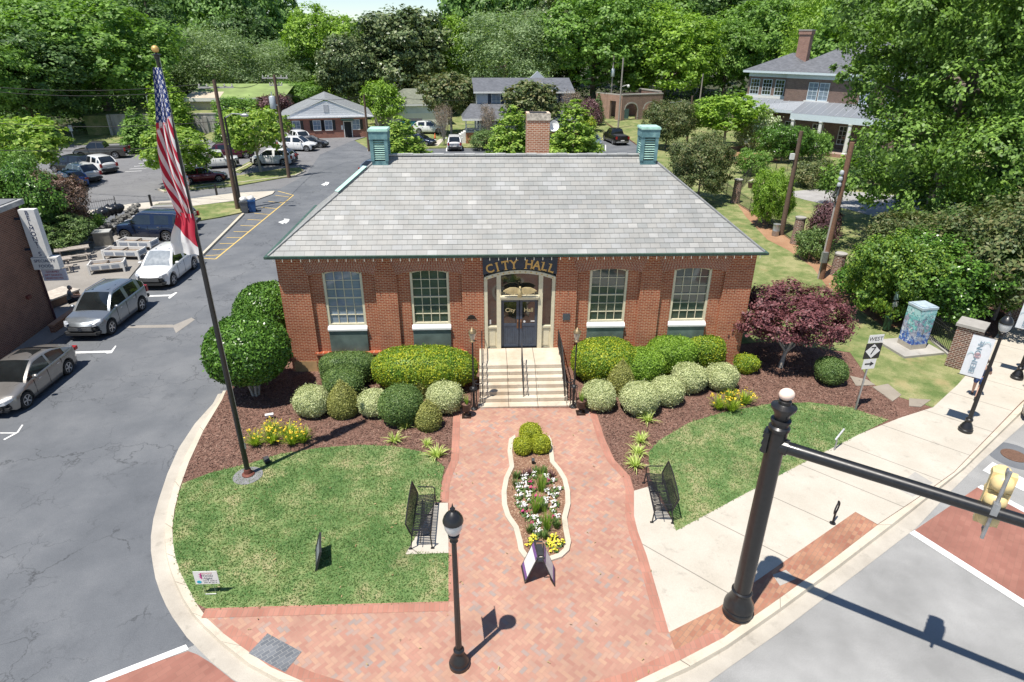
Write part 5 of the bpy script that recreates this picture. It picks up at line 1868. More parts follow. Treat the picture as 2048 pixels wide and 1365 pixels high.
# ---------------------------------------------------------------- signal mast
mb_ = G(1474, 1226, 0.131)
mast = thing("signal_mast", "thick black signal mast with a long arm and white ball finial at the street corner", "signal mast", mb_)
za = TOP(mb_, 1556, 890) - 0.131
zt = TOP(mb_, 1581, 788) - 0.131
MB().lathe([(0.363, 0), (0.363, 0.06), (0.345, 0.08), (0.363, 0.10), (0.363, 0.20), (0.339, 0.24), (0.369, 0.28), (0.351, 0.38), (0.281, 0.52), (0.234, 0.66), (0.228, 0.74), (0.252, 0.77), (0.252, 0.80), (0.222, 0.83)], n=28).build("base", M_black, mast, 35)
MB().lathe([(0.214, 0.8), (0.193, za + 0.35), (0.193, za + 0.4)], n=24).build("pole", M_black, mast, 50)
MB().lathe([(0.193, za + 0.38), (0.222, za + 0.40), (0.222, za + 0.46), (0.175, za + 0.50), (0.175, za + 0.58), (0.211, za + 0.60), (0.211, za + 0.64), (0.152, za + 0.66), (0.164, za + 0.78), (0.257, za + 0.92), (0.263, za + 0.97), (0.175, za + 1.0), (0.129, za + 1.03), (0.129, za + 1.10), (0.058, za + 1.14)], n=24).build("finial_collar", M_black, mast, 35)
MB().ell((0, 0, za + 1.25), (0.164, 0.14, 0.135), 18, 12).build("ball_finial", plain("ivory_globe", (0.866, 0.66, 0.55), 0.35, var=0.1), mast, 60)
e = G(2048, 1043, za + 0.131)
dr = (Vector((e.x, e.y, 0)) - Vector((mb_.x, mb_.y, 0)))
dr.normalize()
pa = Vector((0, 0, za))
MB().tube([pa + dr * 0.1, pa + dr * 4.0, pa + dr * 9.5], [0.142, 0.125, 0.085], 18).build("mast_arm", M_black, mast, 50)
cl = MB().tube([pa + dr * 0.05 + Vector((0, 0, -0.0)), pa + dr * 0.26], 0.18, 18)
sd = Vector((-dr.y, dr.x, 0))
cl.cbox(pa - dr * 0.19 + Vector((0, 0, 0.05)), (0.10, 0.34, 0.5), (0, 0, math.atan2(dr.y, dr.x)))
for zz in (-0.18, 0.0, 0.18, 0.28):
    cl.tube([pa - dr * 0.25 - sd * 0.13 + Vector((0, 0, zz)), pa - dr * 0.25 + sd * 0.13 + Vector((0, 0, zz))], 0.03, 8)
cl.build("arm_bracket", M_black, mast)
sp = G(1985, 1012, za + 0.131)
k_ = (Vector((sp.x, sp.y, 0)) - Vector((mb_.x, mb_.y, 0))).dot(dr)
sg = thing("traffic_signal", "yellow three-lamp traffic signal seen from behind, strapped to the mast arm", "traffic signal", mb_ + pa + dr * k_ + Vector((0, 0, 0.12)), math.atan2(dr.y, dr.x))
sg.scale = (1.13,) * 3
M_sigy = plain("signal_yellow", (0.76, 0.58, 0.28), 0.45, var=0.1)
for i in range(3):
    z = 0.02 + (1 - i) * 0.35
    h = MB()
    h.prism([(-0.17, 0.16), (0.17, 0.16), (0.17, 0.30), (-0.17, 0.30)], z - 0.168, z + 0.168)
    pr = [(0.165, 0.0), (0.16, 0.06), (0.13, 0.11), (0.07, 0.145), (0.01, 0.155)]
    h.lathe(pr, (0, 0, 0), 18, Matrix.Translation((0, 0.16, z)) @ Matrix.Rotation(math.pi / 2, 4, 'X'))
    s = h.build("signal_head", M_sigy, sg, 40)
    v = MB()
    for k in range(10):
        a0, a1 = math.pi * (-0.1 + 1.2 * k / 10), math.pi * (-0.1 + 1.2 * (k + 1) / 10)
        v.face([(0.15 * math.cos(a0), 0.30, z + 0.15 * math.sin(a0)), (0.15 * math.cos(a1), 0.30, z + 0.15 * math.sin(a1)), (0.15 * math.cos(a1), 0.52, z + 0.14 * math.sin(a1)), (0.15 * math.cos(a0), 0.52, z + 0.14 * math.sin(a0))])
    v.build("visor", M_sigy, s)
    MB().lathe([(0.14, 0), (0.14, 0.01)], (0, 0, 0), 18, Matrix.Translation((0, 0.312, z)) @ Matrix.Rotation(math.pi / 2, 4, 'X')).build("lens", M_dark, s)
MB().tube([(0.0, -0.02, -0.66), (0, -0.02, 0.72)], 0.03, 10).tube([(0, -0.02, -0.6), (0, 0.2, -0.6), (0, 0.2, -0.5)], 0.02, 6).tube([(0, -0.02, 0.64), (0, 0.2, 0.64), (0, 0.2, 0.52)], 0.02, 6).cbox((0, -0.06, 0), (0.1, 0.12, 0.22)).build("bracket", M_metal, sg)

# ---------------------------------------------------------------- flagpole and flags
fb = G(497, 950, 0.135)
ft = TOP(fb, 309, 100)
fp = thing("flagpole", "tall black flagpole with a gilt ball standing in the left lawn", "flagpole", fb)
MB().tube([(0, 0, 0.05), (0, 0, 3.5), (0, 0, ft - 0.3)], [0.085, 0.08, 0.042], 14).build("pole", M_black, fp, 60)
MB().ell((0, 0, ft - 0.12), (0.085, 0.085, 0.085), 14, 10).build("ball_finial", M_gold, fp, 60)
MB().lathe([(0.05, ft - 0.34), (0.065, ft - 0.33), (0.065, ft - 0.26), (0.11, ft - 0.25), (0.11, ft - 0.235), (0.03, ft - 0.22), (0.02, ft - 0.19)], n=12).build("truck", M_black, fp)
MB().lathe([(0.20, 0.0), (0.20, 0.05), (0.16, 0.07), (0.12, 0.09), (0.11, 0.22), (0.09, 0.25)], n=20).build("base_collar", plain("rust_red_collar", (0.15, 0.05, 0.035), 0.7, 0.3, var=0.4, scale=14), fp, 35)
MB().tube([(0.09, -0.02, 1.1), (0.09, -0.02, 6.5), (0.06, 0, ft - 0.3)], 0.008, 5).box(0.06, 0.12, -0.03, 0.01, 1.05, 1.25).build("halyard", M_metal, fp)
fpd = MB().lathe([(0.47, -0.02), (0.47, 0.02), (0.45, 0.03)], n=26)
o = fpd.build("flagpole_footing", plain("dark_footing", (0.20, 0.20, 0.205), 0.85, var=0.2))
o.location = (fb.x, fb.y - 0.05, 0.125)
tag(o, "round grey concrete footing under the flagpole", "footing")
o = MB().cbox((0, 0, 0.12), (0.16, 0.2, 0.22), (0.5, 0, 0.6)).tube([(0, 0, 0), (0, 0, 0.1)], 0.03, 6).build("flood_light", M_plas)
o.location = (fb.x + 0.42, fb.y + 0.62, 0.13)
tag(o, "small dark flood light at the foot of the flagpole", "light")


def flag_mat(us):
    m, t, b = new_mat("us_flag_cloth" if us else "red_white_flag_cloth", rough=0.8, spec=0.2)
    q = t.xyz(t.n("TexCoord").outputs["UV"])
    u, v = q[0], q[1]
    red, wht, blu = (0.42, 0.02, 0.045), (0.66, 0.64, 0.63), (0.018, 0.04, 0.17)
    if us:
        st = t.m('FLOORED_MODULO', t.m('FLOOR', t.m('MULTIPLY', v, 13.0)), 2.0)
        c = t.mix(st, red, wht)
        can = t.m('MULTIPLY', t.m('LESS_THAN', u, 0.40), t.m('GREATER_THAN', v, 6 / 13))
        # five-point-like stars on a 11 x 9 staggered grid
        gu, gv = t.m('MULTIPLY', t.m('DIVIDE', u, 0.40), 6.0), t.m('MULTIPLY', t.m('DIVIDE', t.m('SUBTRACT', v, 6 / 13), 7 / 13), 5.0)
        def star(a, b_):
            fa, fb_ = t.m('SUBTRACT', t.m('FRACT', a), 0.5), t.m('SUBTRACT', t.m('FRACT', b_), 0.5)
            r = t.m('SQRT', t.m('ADD', t.m('MULTIPLY', fa, fa), t.m('MULTIPLY', fb_, fb_)))
            an = t.m('ARCTAN2', fa, fb_)
            lim = t.m('ADD', 0.20, t.m('MULTIPLY', t.m('COSINE', t.m('MULTIPLY', an, 5.0)), 0.09))
            return t.m('LESS_THAN', r, lim)
        s = t.m('MAXIMUM', star(gu, gv), star(t.m('ADD', gu, 0.5), t.m('ADD', gv, 0.5)))
        c = t.mix(can, c, t.mix(s, blu, wht))
    else:
        c = t.mix(t.m('GREATER_THAN', v, 0.5), wht, red)
    t.set(b.inputs["Base Color"], c)
    b.inputs["Sheen Weight"].default_value = 0.1
    return m


def drape(name, label, z_hi, z_lo, width, drop_w, us, seed, shift=0.0, slant=0.9, fold=0.11):
    """limp flag: hoist along the pole from z_hi down; the fly hangs in folds beside and before the pole"""
    q = random.Random(seed)
    NU, NV = 96, 30
    H = z_hi - z_lo
    vs_, fs, uv = [], [], []
    for j in range(NV + 1):
        s = j / NV                      # across the hanging width: 0 at the pole side, 1 at outer edge
        for i in range(NU + 1):
            t = i / NU                  # down
            z = z_hi - H * t
            env = width(t)
            x = shift * t + 0.09 - env * s
            ph = s * 13 + t * 2.2
            y = -0.12 - fold * math.sin(ph) * (0.4 + 0.6 * t) * min(1, env * 2.2) - 0.05 * math.sin(s * 5 + 1)
            x += 0.03 * math.cos(ph * 0.8) + 0.02 * math.sin(t * 9)
            vs_.append((x, y, z))
            # cloth coordinates run slantwise as it hangs from its top corner
            if us:
                uu = max(0.0, min(0.999, t * 1.02 - 0.05 * s))
                vv = 1.0 - (t * slant * 1.05 + s * 0.62 - 0.05)
                if t < 0.30 + 0.10 * s:
                    vv = 0.47 + 0.52 * (1 - s)
                    uu = t * 1.15
                else:
                    uu = 0.45 + 0.5 * t
            else:
                uu = t
                vv = 0.5 + 0.8 * (0.55 - t - 0.55 * (s - 0.45))
            uv.append((uu, vv))
    for j in range(NV):
        for i in range(NU):
            a = j * (NU + 1) + i
            fs.append((a, a + NU + 1, a + NU + 2, a + 1))
    me = bpy.data.meshes.new(name)
    me.from_pydata(vs_, [], fs)
    lay = me.uv_layers.new(name="UVMap")
    for lp in me.loops:
        lay.data[lp.index].uv = uv[lp.vertex_index]
    me.shade_smooth()
    me.materials.append(flag_mat(us))
    o = link(name, me)
    o.location = (fb.x, fb.y, 0)
    return tag(o, label, "flag")


zU1, zU0 = TOP(fb, 318, 135), TOP(fb, 380, 432)
W1 = 0.62
drape("us_flag", "limp american flag hanging down the black flagpole, stars uppermost", zU1, zU0, lambda t: 0.17 + 0.44 * min(1, t * 1.25) ** 0.8 * (1.0 if t < 0.72 else 1.0 - (t - 0.72) * 1.55), 0, True, 3, 0.0)
zN1, zN0 = TOP(fb, 378, 425), TOP(fb, 385, 508)
drape("red_white_flag", "limp red and white flag hanging below the american flag", zN1, zN0, lambda t: 0.42 + 0.32 * min(1, t * 1.4), 0, False, 5, -0.03, fold=0.07)

# ---------------------------------------------------------------- lamps and urns at the steps
M_bronze = plain("tarnished_bronze", (0.30, 0.22, 0.12), 0.45, 0.6, var=0.3, scale=10)
M_bglobe = plain("amber_glass", (0.45, 0.40, 0.32), 0.15, var=0.3, scale=8)
for (u, v), ut, lb in (((948, 819), 948, "left"), ((1146, 815), 1149, "right")):
    b = G(u, v, 0.12)
    t = thing("lamp_post", "slim dark lamp post with a bronze lantern at the %s foot of the steps" % lb, "lamp post", b, 0, "lantern posts at the steps")
    h = TOP(b, ut, 655) - 0.12
    MB().lathe([(0.13, 0), (0.13, 0.05), (0.05, 0.10), (0.045, 0.9), (0.09, 0.94), (0.09, 0.98), (0.035, 1.02), (0.028, h - 0.62), (0.05, h - 0.60)], n=14).build("post", M_iron, t, 40)
    tw = MB()
    for k in range(6):
        a = k * math.pi / 3
        tw.tube([(0.15 * math.cos(a), 0.15 * math.sin(a), 0.0), (0.11 * math.cos(a + .5), 0.11 * math.sin(a + .5), 0.5), (0.13 * math.cos(a + 1), 0.13 * math.sin(a + 1), 0.95)], 0.011, 5)
    tw.tube([(0.14 * math.cos(a), 0.14 * math.sin(a), 0.95) for a in np.linspace(0, 6.283, 15)], 0.015, 5)
    tw.build("base_scrolls", M_iron, t)
    MB().lathe([(0.05, h - 0.60), (0.11, h - 0.56), (0.07, h - 0.50)], n=12).tube([(-0.16, 0, h - 0.54), (0.16, 0, h - 0.54)], 0.014, 6).build("lantern_bracket", M_bronze, t, 40)
    MB().lathe([(0.075, h - 0.49), (0.135, h - 0.24), (0.135, h - 0.20)], n=8).build("lantern_glass", M_bglobe, t)
    MB().lathe([(0.15, h - 0.205), (0.15, h - 0.17), (0.10, h - 0.10), (0.05, h - 0.05), (0.03, h - 0.02), (0.004, h)], n=12).build("lantern_cap", M_bronze, t, 40)
URNP = strap_mesh("plant", 46, 0.34, 0.018, L_bright, 120, 0.5, 0.4)
for (u, v), lb in (((933, 833), "left"), ((1161, 827), "right")):
    t = thing("urn", "black pedestal urn with grassy plant at the %s end of the bottom step" % lb, "urn", G(u, v, 0.13), 0, "black urns at the steps")
    MB().lathe([(0.16, 0), (0.16, 0.06), (0.08, 0.10), (0.06, 0.16), (0.10, 0.22), (0.17, 0.30), (0.19, 0.50), (0.225, 0.56), (0.22, 0.60), (0.18, 0.58), (0.16, 0.52)], n=18).prism([(-0.17, -0.17), (0.17, -0.17), (0.17, 0.17), (-0.17, 0.17)], -0.01, 0.045).build("bowl", plain("brown_black_glaze", (0.03, 0.018, 0.014), 0.3, var=0.3), t, 35)
    q = link("plant", URNP, t)
    q.location = (0, 0, 0.53)
    MB().lathe([(0.165, 0.53), (0.05, 0.55)], n=12).build("soil", M_mulch, t)

# ---------------------------------------------------------------- signs on the lawn and the path
a, b = G(404, 1190, 0.135), G(440, 1189, 0.135)
ls = thing("lawn_sign", "small white printed event sign on wire legs at the lawn corner", "sign", (a + b) / 2, ang(a, b))
zt_, zb_ = TOP(a, 392, 1143) - 0.135, TOP(a, 397, 1169) - 0.135
MB().box(-0.30, 0.30, -0.006, 0.006, zb_, zt_).build("board", M_white, ls)
MB().tube([(-0.14, 0, 0), (-0.14, 0, zb_ + 0.1)], 0.006, 5).tube([(0.14, 0, 0), (0.14, 0, zb_ + 0.1)], 0.006, 5).tube([(-0.14, 0, 0.02), (0.14, 0, 0.02)], 0.012, 5).build("wire_stand", M_metal, ls)
zm = (zt_ + zb_) / 2
hh = zt_ - zb_
pk = plain("magenta_print", (0.45, 0.03, 0.22), 0.6)
dkp = plain("dark_print", (0.06, 0.05, 0.08), 0.6)
cor = plain("pink_print", (0.62, 0.26, 0.26), 0.6)
letters("lettering", "BELMONT", 0.062, cor, ls, (0.03, -0.008, zm + hh * 0.33), (math.pi / 2, 0, 0), 0.001)
letters("lettering", "FOOD", 0.105, dkp, ls, (0.03, -0.008, zm + hh * 0.14), (math.pi / 2, 0, 0), 0.001)
letters("lettering", "Night", 0.10, dkp, ls, (0.03, -0.008, zm - hh * 0.06), (math.pi / 2, 0, 0), 0.001, shear=0.3)
letters("lettering", "MAY 6   JUNE 10", 0.048, dkp, ls, (0.08, -0.008, zm - hh * 0.24), (math.pi / 2, 0, 0), 0.001)
letters("lettering", "MAY 20  JULY 8", 0.048, dkp, ls, (0.08, -0.008, zm - hh * 0.38), (math.pi / 2, 0, 0), 0.001)
MB().prismy([(-0.13, zm + hh * 0.38), (-0.10, zm + hh * 0.38), (-0.10, zm - hh * 0.05), (-0.115, zm - hh * 0.12), (-0.13, zm - hh * 0.05), (-0.14, zm), (-0.17, zm), (-0.17, zm + hh * 0.03), (-0.14, zm + hh * 0.05), (-0.14, zm + hh * 0.12), (-0.17, zm + hh * 0.13), (-0.17, zm + hh * 0.16), (-0.14, zm + hh * 0.17), (-0.14, zm + hh * 0.25), (-0.17, zm + hh * 0.26), (-0.17, zm + hh * 0.29), (-0.13, zm + hh * 0.30)], -0.009, -0.006).build("fork_emblem", pk, ls)
MB().prismy([(-0.20 + 0.06 * math.cos(a_), zm - hh * 0.32 + 0.05 * math.sin(a_)) for a_ in np.linspace(0, 6.0, 14)], -0.009, -0.006).build("round_emblem", plain("cyan_print", (0.03, 0.36, 0.50), 0.6), ls)

a, b = G(621, 1128, 0.135), G(634, 1143, 0.135)
zt_ = TOP(G(634, 1142, 0.135), 637, 1104) - 0.135
A_, B_ = G(620, 1103, zt_ * 0 + 0.135 + 0.0), G(632, 1141, 0.135)
bs = thing("notice_board", "small black framed board standing edge-on in the left lawn", "sign", B_, 1.80)
bs.rotation_euler = (0.30, 0, 1.80)
MB().box(0, 0.72, -0.015, 0.015, 0.10, 0.62).build("board", plain("slate_board", (0.06, 0.07, 0.085), 0.4, var=0.15), bs)
MB().box(-0.03, 0.0, -0.03, 0.03, -0.05, 0.66).box(0.72, 0.75, -0.03, 0.03, -0.05, 0.66).box(0.0, 0.72, -0.025, 0.025, 0.62, 0.66).box(0.0, 0.72, -0.025, 0.025, 0.06, 0.10).build("frame", M_plas, bs)
wl_ = MB()
for k in range(4):
    wl_.box(0.08, 0.64, 0.0155, 0.018, 0.50 - 0.09 * k, 0.515 - 0.09 * k)
wl_.build("printed_lines", plain("pale_print", (0.35, 0.37, 0.40), 0.6), bs)

# folding A-frame board
fl, frr, bk = G(1050, 1168, 0.13), G(1110, 1174, 0.13), G(1084, 1128, 0.13)
mid = (fl + frr) / 2
af = thing("sidewalk_board", "open folding sidewalk board with purple-edged posters at the tip of the island bed", "sign", (mid.x, mid.y, 0.131))
apex = Vector((G(1081, 1092, 1.05).x - mid.x, G(1081, 1092, 1.05).y - mid.y, 0.93))
purple = plain("purple_print", (0.16, 0.08, 0.26), 0.5)
for s, foot in ((-1, fl - mid), (1, frr - mid)):
    foot = Vector((foot.x, foot.y, 0.0))
    along = Vector((0.10 * s, 0.95, 0)).normalized()
    up = (Vector((0.04 * s, foot.y, 0.95)) - foot)
    n_ = along.cross(up).normalized() * (1 if s < 0 else 1)
    P0, P1 = foot, foot + along * 0.62

    def panel(u0, u1, w0, w1, off, th):
        c = []
        for o_ in (off, off + th):
            for (uu, ww) in ((u0, w0), (u1, w0), (u1, w1), (u0, w1)):
                c.append(P0 + (P1 - P0) * uu + up * ww + n_ * o_)
        return c
    B6 = [(0, 1, 2, 3), (7, 6, 5, 4), (0, 4, 5, 1), (1, 5, 6, 2), (2, 6, 7, 3), (3, 7, 4, 0)]
    bd_ = MB().add(panel(0, 1, 0, 1, -0.012, 0.024), B6).build("board", M_plas, af)
    for o_ in (-0.016, 0.012):
        MB().add(panel(0.06, 0.94, 0.10, 0.93, o_, 0.004), B6).build("poster", M_white, bd_)
        MB().add(panel(0.06, 0.94, 0.10, 0.22, o_ - 0.001, 0.006), B6).add(panel(0.06, 0.94, 0.80, 0.93, o_ - 0.001, 0.006), B6).build("poster_band", purple, bd_)
MB().tube([(-0.12, apex.y * 0 + 0.02, 0.945), (0.12, 0.02, 0.945)], 0.02, 6).tube([(-0.1, 0.6, 0.945), (0.1, 0.6, 0.945)], 0.02, 6).box(-0.07, 0.07, 0.1, 0.5, 0.92, 0.965).build("hinge_bar", M_plas, af)
o = MB().cbox((0, 0, 0.13), (0.10, 0.12, 0.16), (0.4, 0, 0)).tube([(0, 0, 0), (0, 0, 0.1)], 0.02, 6).build("spot_light", M_plas)
o.location = G(1066, 928, 0.165)
tag(o, "small black spot light in front of the gold ball shrubs", "light")
o = MB().cbox((0, 0, 0.16), (0.30, 0.10, 0.12), (0.3, 0, 0.3)).tube([(0, 0, 0), (0, 0, 0.12)], 0.02, 6).build("flood_light", M_white)
o.location = G(540, 838, 0.12)
tag(o, "small white flood light in the mulch behind the left daylilies", "light")

# bike racks
b = G(1665, 1047, 0.131)
br = thing("bike_rack", "small black ring bike rack on a post on the sidewalk", "bike rack", b, 0.75)
MB().tube([(0, 0, 0), (0, 0, 0.42)], 0.03, 8).lathe([(0.09, 0), (0.09, 0.015)], n=12).build("post", M_iron, br)
MB().tube([(0.19 * math.cos(t), 0, 0.58 + 0.19 * math.sin(t)) for t in np.linspace(-1.57, 4.71, 22)], 0.024, 8).tube([(0, 0, 0.77), (0, 0, 0.84)], 0.03, 8).build("ring", M_iron, br)
b = G(1668, 901, 0.131)
b = thing("bike_rack", "slim silver metal stand with a slanted bar at the right lawn edge", "stand", b, 0.6)
MB().tube([(0, 0, 0), (0, 0, 0.45), (-0.03, 0, 0.55)], 0.022, 8).tube([(0.06, 0, 0), (0.05, 0, 0.4)], 0.015, 6).build("post", M_metal, b)
MB().cbox((0.12, 0, 0.62), (0.55, 0.05, 0.05), (0, -0.5, 0)).build("bar", M_metal, b)

# route marker
b = G(1711, 821, 0.135)
rs = thing("route_sign", "route sign reading west 7 with right arrow on a steel post", "road sign", b, 0.12)
zW = TOP(b, 1755, 670) - 0.135
MB().box(-0.03, 0.03, 0.0, 0.04, -0.1, zW - 0.05).build("post", M_metal, rs)
zz = zW
M_signb = plain("sign_black", (0.015, 0.015, 0.016), 0.4)
w1 = TOP(b, 1752, 687) - 0.135
w2 = TOP(b, 1741, 718) - 0.135
w3 = TOP(b, 1735, 738) - 0.135
p_ = MB().box(-0.30, 0.30, -0.012, 0.0, w1 + 0.01, zW).build("plate", M_white, rs)
letters("lettering", "WEST", 0.22, M_signb, p_, (0, -0.014, (w1 + zW) / 2), (math.pi / 2, 0, 0), 0.002)
p_ = MB().box(-0.33, 0.33, -0.012, 0.0, w2 + 0.01, w1 - 0.01).build("plate", M_signb, rs)
c_ = (w1 + w2) / 2
MB().prismy([(-0.30, c_), (0, c_ - (w1 - w2) * 0.44), (0.30, c_), (0, c_ + (w1 - w2) * 0.44)], -0.016, -0.012).build("diamond", M_white, p_)
letters("lettering", "7", 0.46, M_signb, p_, (0, -0.018, c_), (math.pi / 2, 0, 0), 0.002)
p_ = MB().box(-0.265, 0.265, -0.012, 0.0, w3, w2 - 0.01).build("plate", M_white, rs)
c_ = (w2 + w3) / 2
MB().prismy([(-0.18, c_ - 0.03), (0.04, c_ - 0.03), (0.04, c_ - 0.10), (0.20, c_), (0.04, c_ + 0.10), (0.04, c_ + 0.03), (-0.18, c_ + 0.03)], -0.016, -0.012).build("arrow", M_signb, p_)

# painted utility cabinet
pts = [G(1797, 683, 0.30), G(1818, 698, 0.30), G(1849, 695, 0.30)]
p4 = pts[0] + pts[2] - pts[1]
cc = (pts[0] + pts[2]) / 2
rzc = ang(pts[1], pts[2])
wx = (pts[2] - pts[1]).length
wy = (pts[0] - pts[1]).length
hz = TOP(pts[1], 1839, 617) - 0.30
cab = thing("utility_cabinet", "tall utility cabinet painted with a blue and teal abstract design on a concrete pad", "utility cabinet", (cc.x, cc.y, 0.12), rzc)


def art_mat():
    m, t, b = new_mat("painted_abstract", rough=0.5)
    P = t.n("TexCoord").outputs["Object"]
    q = t.xyz(P)
    n = t.noise(P, 3.2, 6, 0.7)
    z = t.m('ADD', t.m('DIVIDE', q[2], 2.0), t.m('MULTIPLY', t.m('SUBTRACT', n, 0.5), 1.9))
    c = t.ramp(z, [(0.10, (0.02, 0.06, 0.35)), (0.30, (0.08, 0.20, 0.50)), (0.45, (0.45, 0.52, 0.60)), (0.6, (0.30, 0.25, 0.38)), (0.75, (0.12, 0.48, 0.48)), (0.95, (0.40, 0.66, 0.66))])
    ln = t.noise(P, 2.6, 3, 0.5)
    k = t.m('ABSOLUTE', t.m('SUBTRACT', t.m('FRACT', t.m('MULTIPLY', ln, 7.0)), 0.5))
    c = t.mix(t.ramp(k, [(0.05, 0.75), (0.12, 0.0)]), c, (0.07, 0.05, 0.12))
    l2 = t.noise(P, 5.0, 5, 0.7)
    c = t.mix(t.ramp(l2, [(0.55, 0.0), (0.62, 0.75)]), c, (0.75, 0.80, 0.82))
    t.set(b.inputs["Base Color"], c)
    return m


MB().box(-wx / 2 - 0.75, wx / 2 + 0.55, -wy / 2 - 0.55, wy / 2 + 0.45, -0.05, 0.12).build("pad", M_conc_old, cab)
MB().box(-wx / 2, wx / 2, -wy / 2, wy / 2, 0.12, 0.36).build("plinth", plain("buff_metal", (0.42, 0.38, 0.31), 0.5, var=0.1), cab)
MB().box(-wx / 2, wx / 2, -wy / 2, wy / 2, 0.36, 0.18 + hz - 0.10).build("body", art_mat(), cab)
MB().box(-wx / 2 - 0.02, wx / 2 + 0.02, -wy / 2 - 0.02, wy / 2 + 0.02, 0.18 + hz - 0.10, 0.18 + hz).box(-wx / 2 + 0.05, wx / 2 - 0.05, -wy / 2 + 0.05, wy / 2 - 0.05, 0.18 + hz, 0.18 + hz + 0.04).build("lid", plain("pale_blue_grey", (0.42, 0.50, 0.55), 0.45, var=0.15), cab)
MB().box(-0.05, 0.0, -wy / 2 - 0.03, -wy / 2, 0.9, 1.15).build("handle", M_metal, cab)

# pet waste station
b = G(1771, 662, 0.13)
ps = thing("waste_station", "dark green pet waste bin on a post with a small sign above", "waste bin", b, 0.1)
zz = TOP(b, 1790, 585) - 0.13
MB().tube([(0.16, 0.12, -0.1), (0.16, 0.12, zz - 0.1)], 0.03, 8).build("post", M_metal, ps)
gb = plain("dark_green_plastic", (0.012, 0.045, 0.022), 0.45)
MB().lathe([(0.17, 0.10), (0.17, 0.14), (0.20, 0.70), (0.20, 0.72)], n=18).build("bin", gb, ps, 40)
MB().lathe([(0.21, 0.70), (0.20, 0.78), (0.10, 0.83), (0.01, 0.84)], n=18).build("lid", gb, ps, 40)
MB().box(0.02, 0.30, 0.07, 0.09, zz - 0.42, zz).build("sign_panel", plain("pale_green_sign", (0.35, 0.50, 0.48), 0.5), ps)
MB().box(0.03, 0.29, 0.03, 0.09, zz - 0.78, zz - 0.52).build("bag_dispenser", M_white, ps)


# ---------------------------------------------------------------- fences and brick pillars
def pillar(label, base, w, top, mat, round_=False, cap=None, group=None, rz=0.0):
    t = thing("brick_pillar", label, "pillar", base, rz, group)
    if round_:
        MB().lathe([(w * 0.56, -0.1), (w * 0.5, 0.3), (w * 0.44, top - 0.14)], n=14).build("shaft", mat, t, 40)
        MB().lathe([(w * 0.48, top - 0.14), (w * 0.50, top - 0.10), (w * 0.50, top - 0.02), (w * 0.42, top)], n=14).build("cap", cap or M_conc_old, t, 40)
    else:
        MB().box(-w / 2, w / 2, -w / 2, w / 2, -0.1, top - 0.13).build("shaft", mat, t)
        MB().box(-w / 2 - 0.07, w / 2 + 0.07, -w / 2 - 0.07, w / 2 + 0.07, top - 0.13, top).build("cap", cap or M_conc_old, t)
    return t


def iron_fence(label, pts, h, gap=0.12, z=0.12, group=None):
    t = thing("iron_fence", label, "fence", (pts[0][0], pts[0][1], z), 0, group)
    o = Vector((pts[0][0], pts[0][1], 0))
    r, pk_, posts = MB(), MB(), []
    for a, b in zip(pts[:-1], pts[1:]):
        a, b = Vector((a[0], a[1], 0)) - o, Vector((b[0], b[1], 0)) - o
        L = (b - a).length
        for zz in (0.15, h - 0.14):
            r.tube([a + Vector((0, 0, zz)), b + Vector((0, 0, zz))], 0.018, 4)
        n = int(L / gap)
        for k in range(n):
            p = a.lerp(b, (k + 0.5) / n)
            pk_.tube([p, p + Vector((0, 0, h))], 0.009, 4)
        m = max(1, int(L / 2.2))
        for k in range(m + 1):
            p = a.lerp(b, k / m)
            posts.append(p)
    r.build("rail", M_iron, t)
    pk_.build("picket", M_iron, t)
    pm_ = MB().tube([(0, 0, -0.1), (0, 0, h + 0.1)], 0.03, 4).mesh("fence_post", M_iron)
    for i_, p in enumerate(posts):
        if i_ == 0 or (p - posts[i_ - 1]).length > 0.05:
            link("fence_post", pm_, t).location = p
    return t


PG_ = "brick pillars along the yard fence"
cp = G(1920, 737, 0.12)
pillar("square brick gate pillar with a wide stone cap beside the right sidewalk", (cp.x + 0.1, cp.y + 0.25, 0.12), 0.92, TOP((cp.x, cp.y), 1955, 655) - 0.05, M_brick_pil, rz=0.75)
b = G(2030, 650, 0.12)
pillar("square brick pillar at the right edge beyond the gate pillar", (b.x + 0.3, b.y + 0.4, 0.12), 0.9, 2.4, M_brick_pil, rz=0.75)
PIL = [((1672, 550), 505, "round brick pillar beside the leaning conduit pole, nearest of its row"), ((1591, 488), 433, "round brick pillar behind the dark timber pole, second of its row"), ((1530, 445), 392, "round brick pillar half covered by vines, third of its row"), ((1470, 406), 358, "round brick pillar farthest up the yard fence")]
pp = []
for (u, v), vt, lb in PIL:
    b = G(u, v, 0.12)
    pp.append(b)
    pillar(lb, b, 0.74, TOP(b, u + 4, vt) - 0.12, M_brick_pil, True, group=PG_)
far_p = G(1436, 378, 0.12)
iron_fence("black iron fence along the yard between the round brick pillars", [(cp.x + 0.4, cp.y + 1.0), (pp[0].x, pp[0].y), (pp[1].x, pp[1].y), (pp[2].x, pp[2].y), (pp[3].x, pp[3].y), (far_p.x, far_p.y)], 1.15)
fa, fbb = G(1852, 672, 0.12), G(1911, 722, 0.12)
iron_fence("black iron fence between the painted cabinet and the square gate pillar", [(fa.x, fa.y), (fbb.x, fbb.y)], 1.25, 0.13)
fk = MB()
d = (fbb - fa).normalized()
n_ = Vector((-d.y, d.x, 0)) * 0.12
fk.prism([(fa - d * 4 + n_).xy, (fa - d * 4 - n_).xy, (fbb - n_).xy, (fbb + n_).xy], 0.05, 0.22)
tag(fk.build("fence_kerb", M_conc_old), "low concrete kerb under the iron fence by the cabinet", "kerb")
g1, g2, g3 = G(1468, 392, 0.12), G(1500, 358, 0.12), G(1640, 330, 0.12)
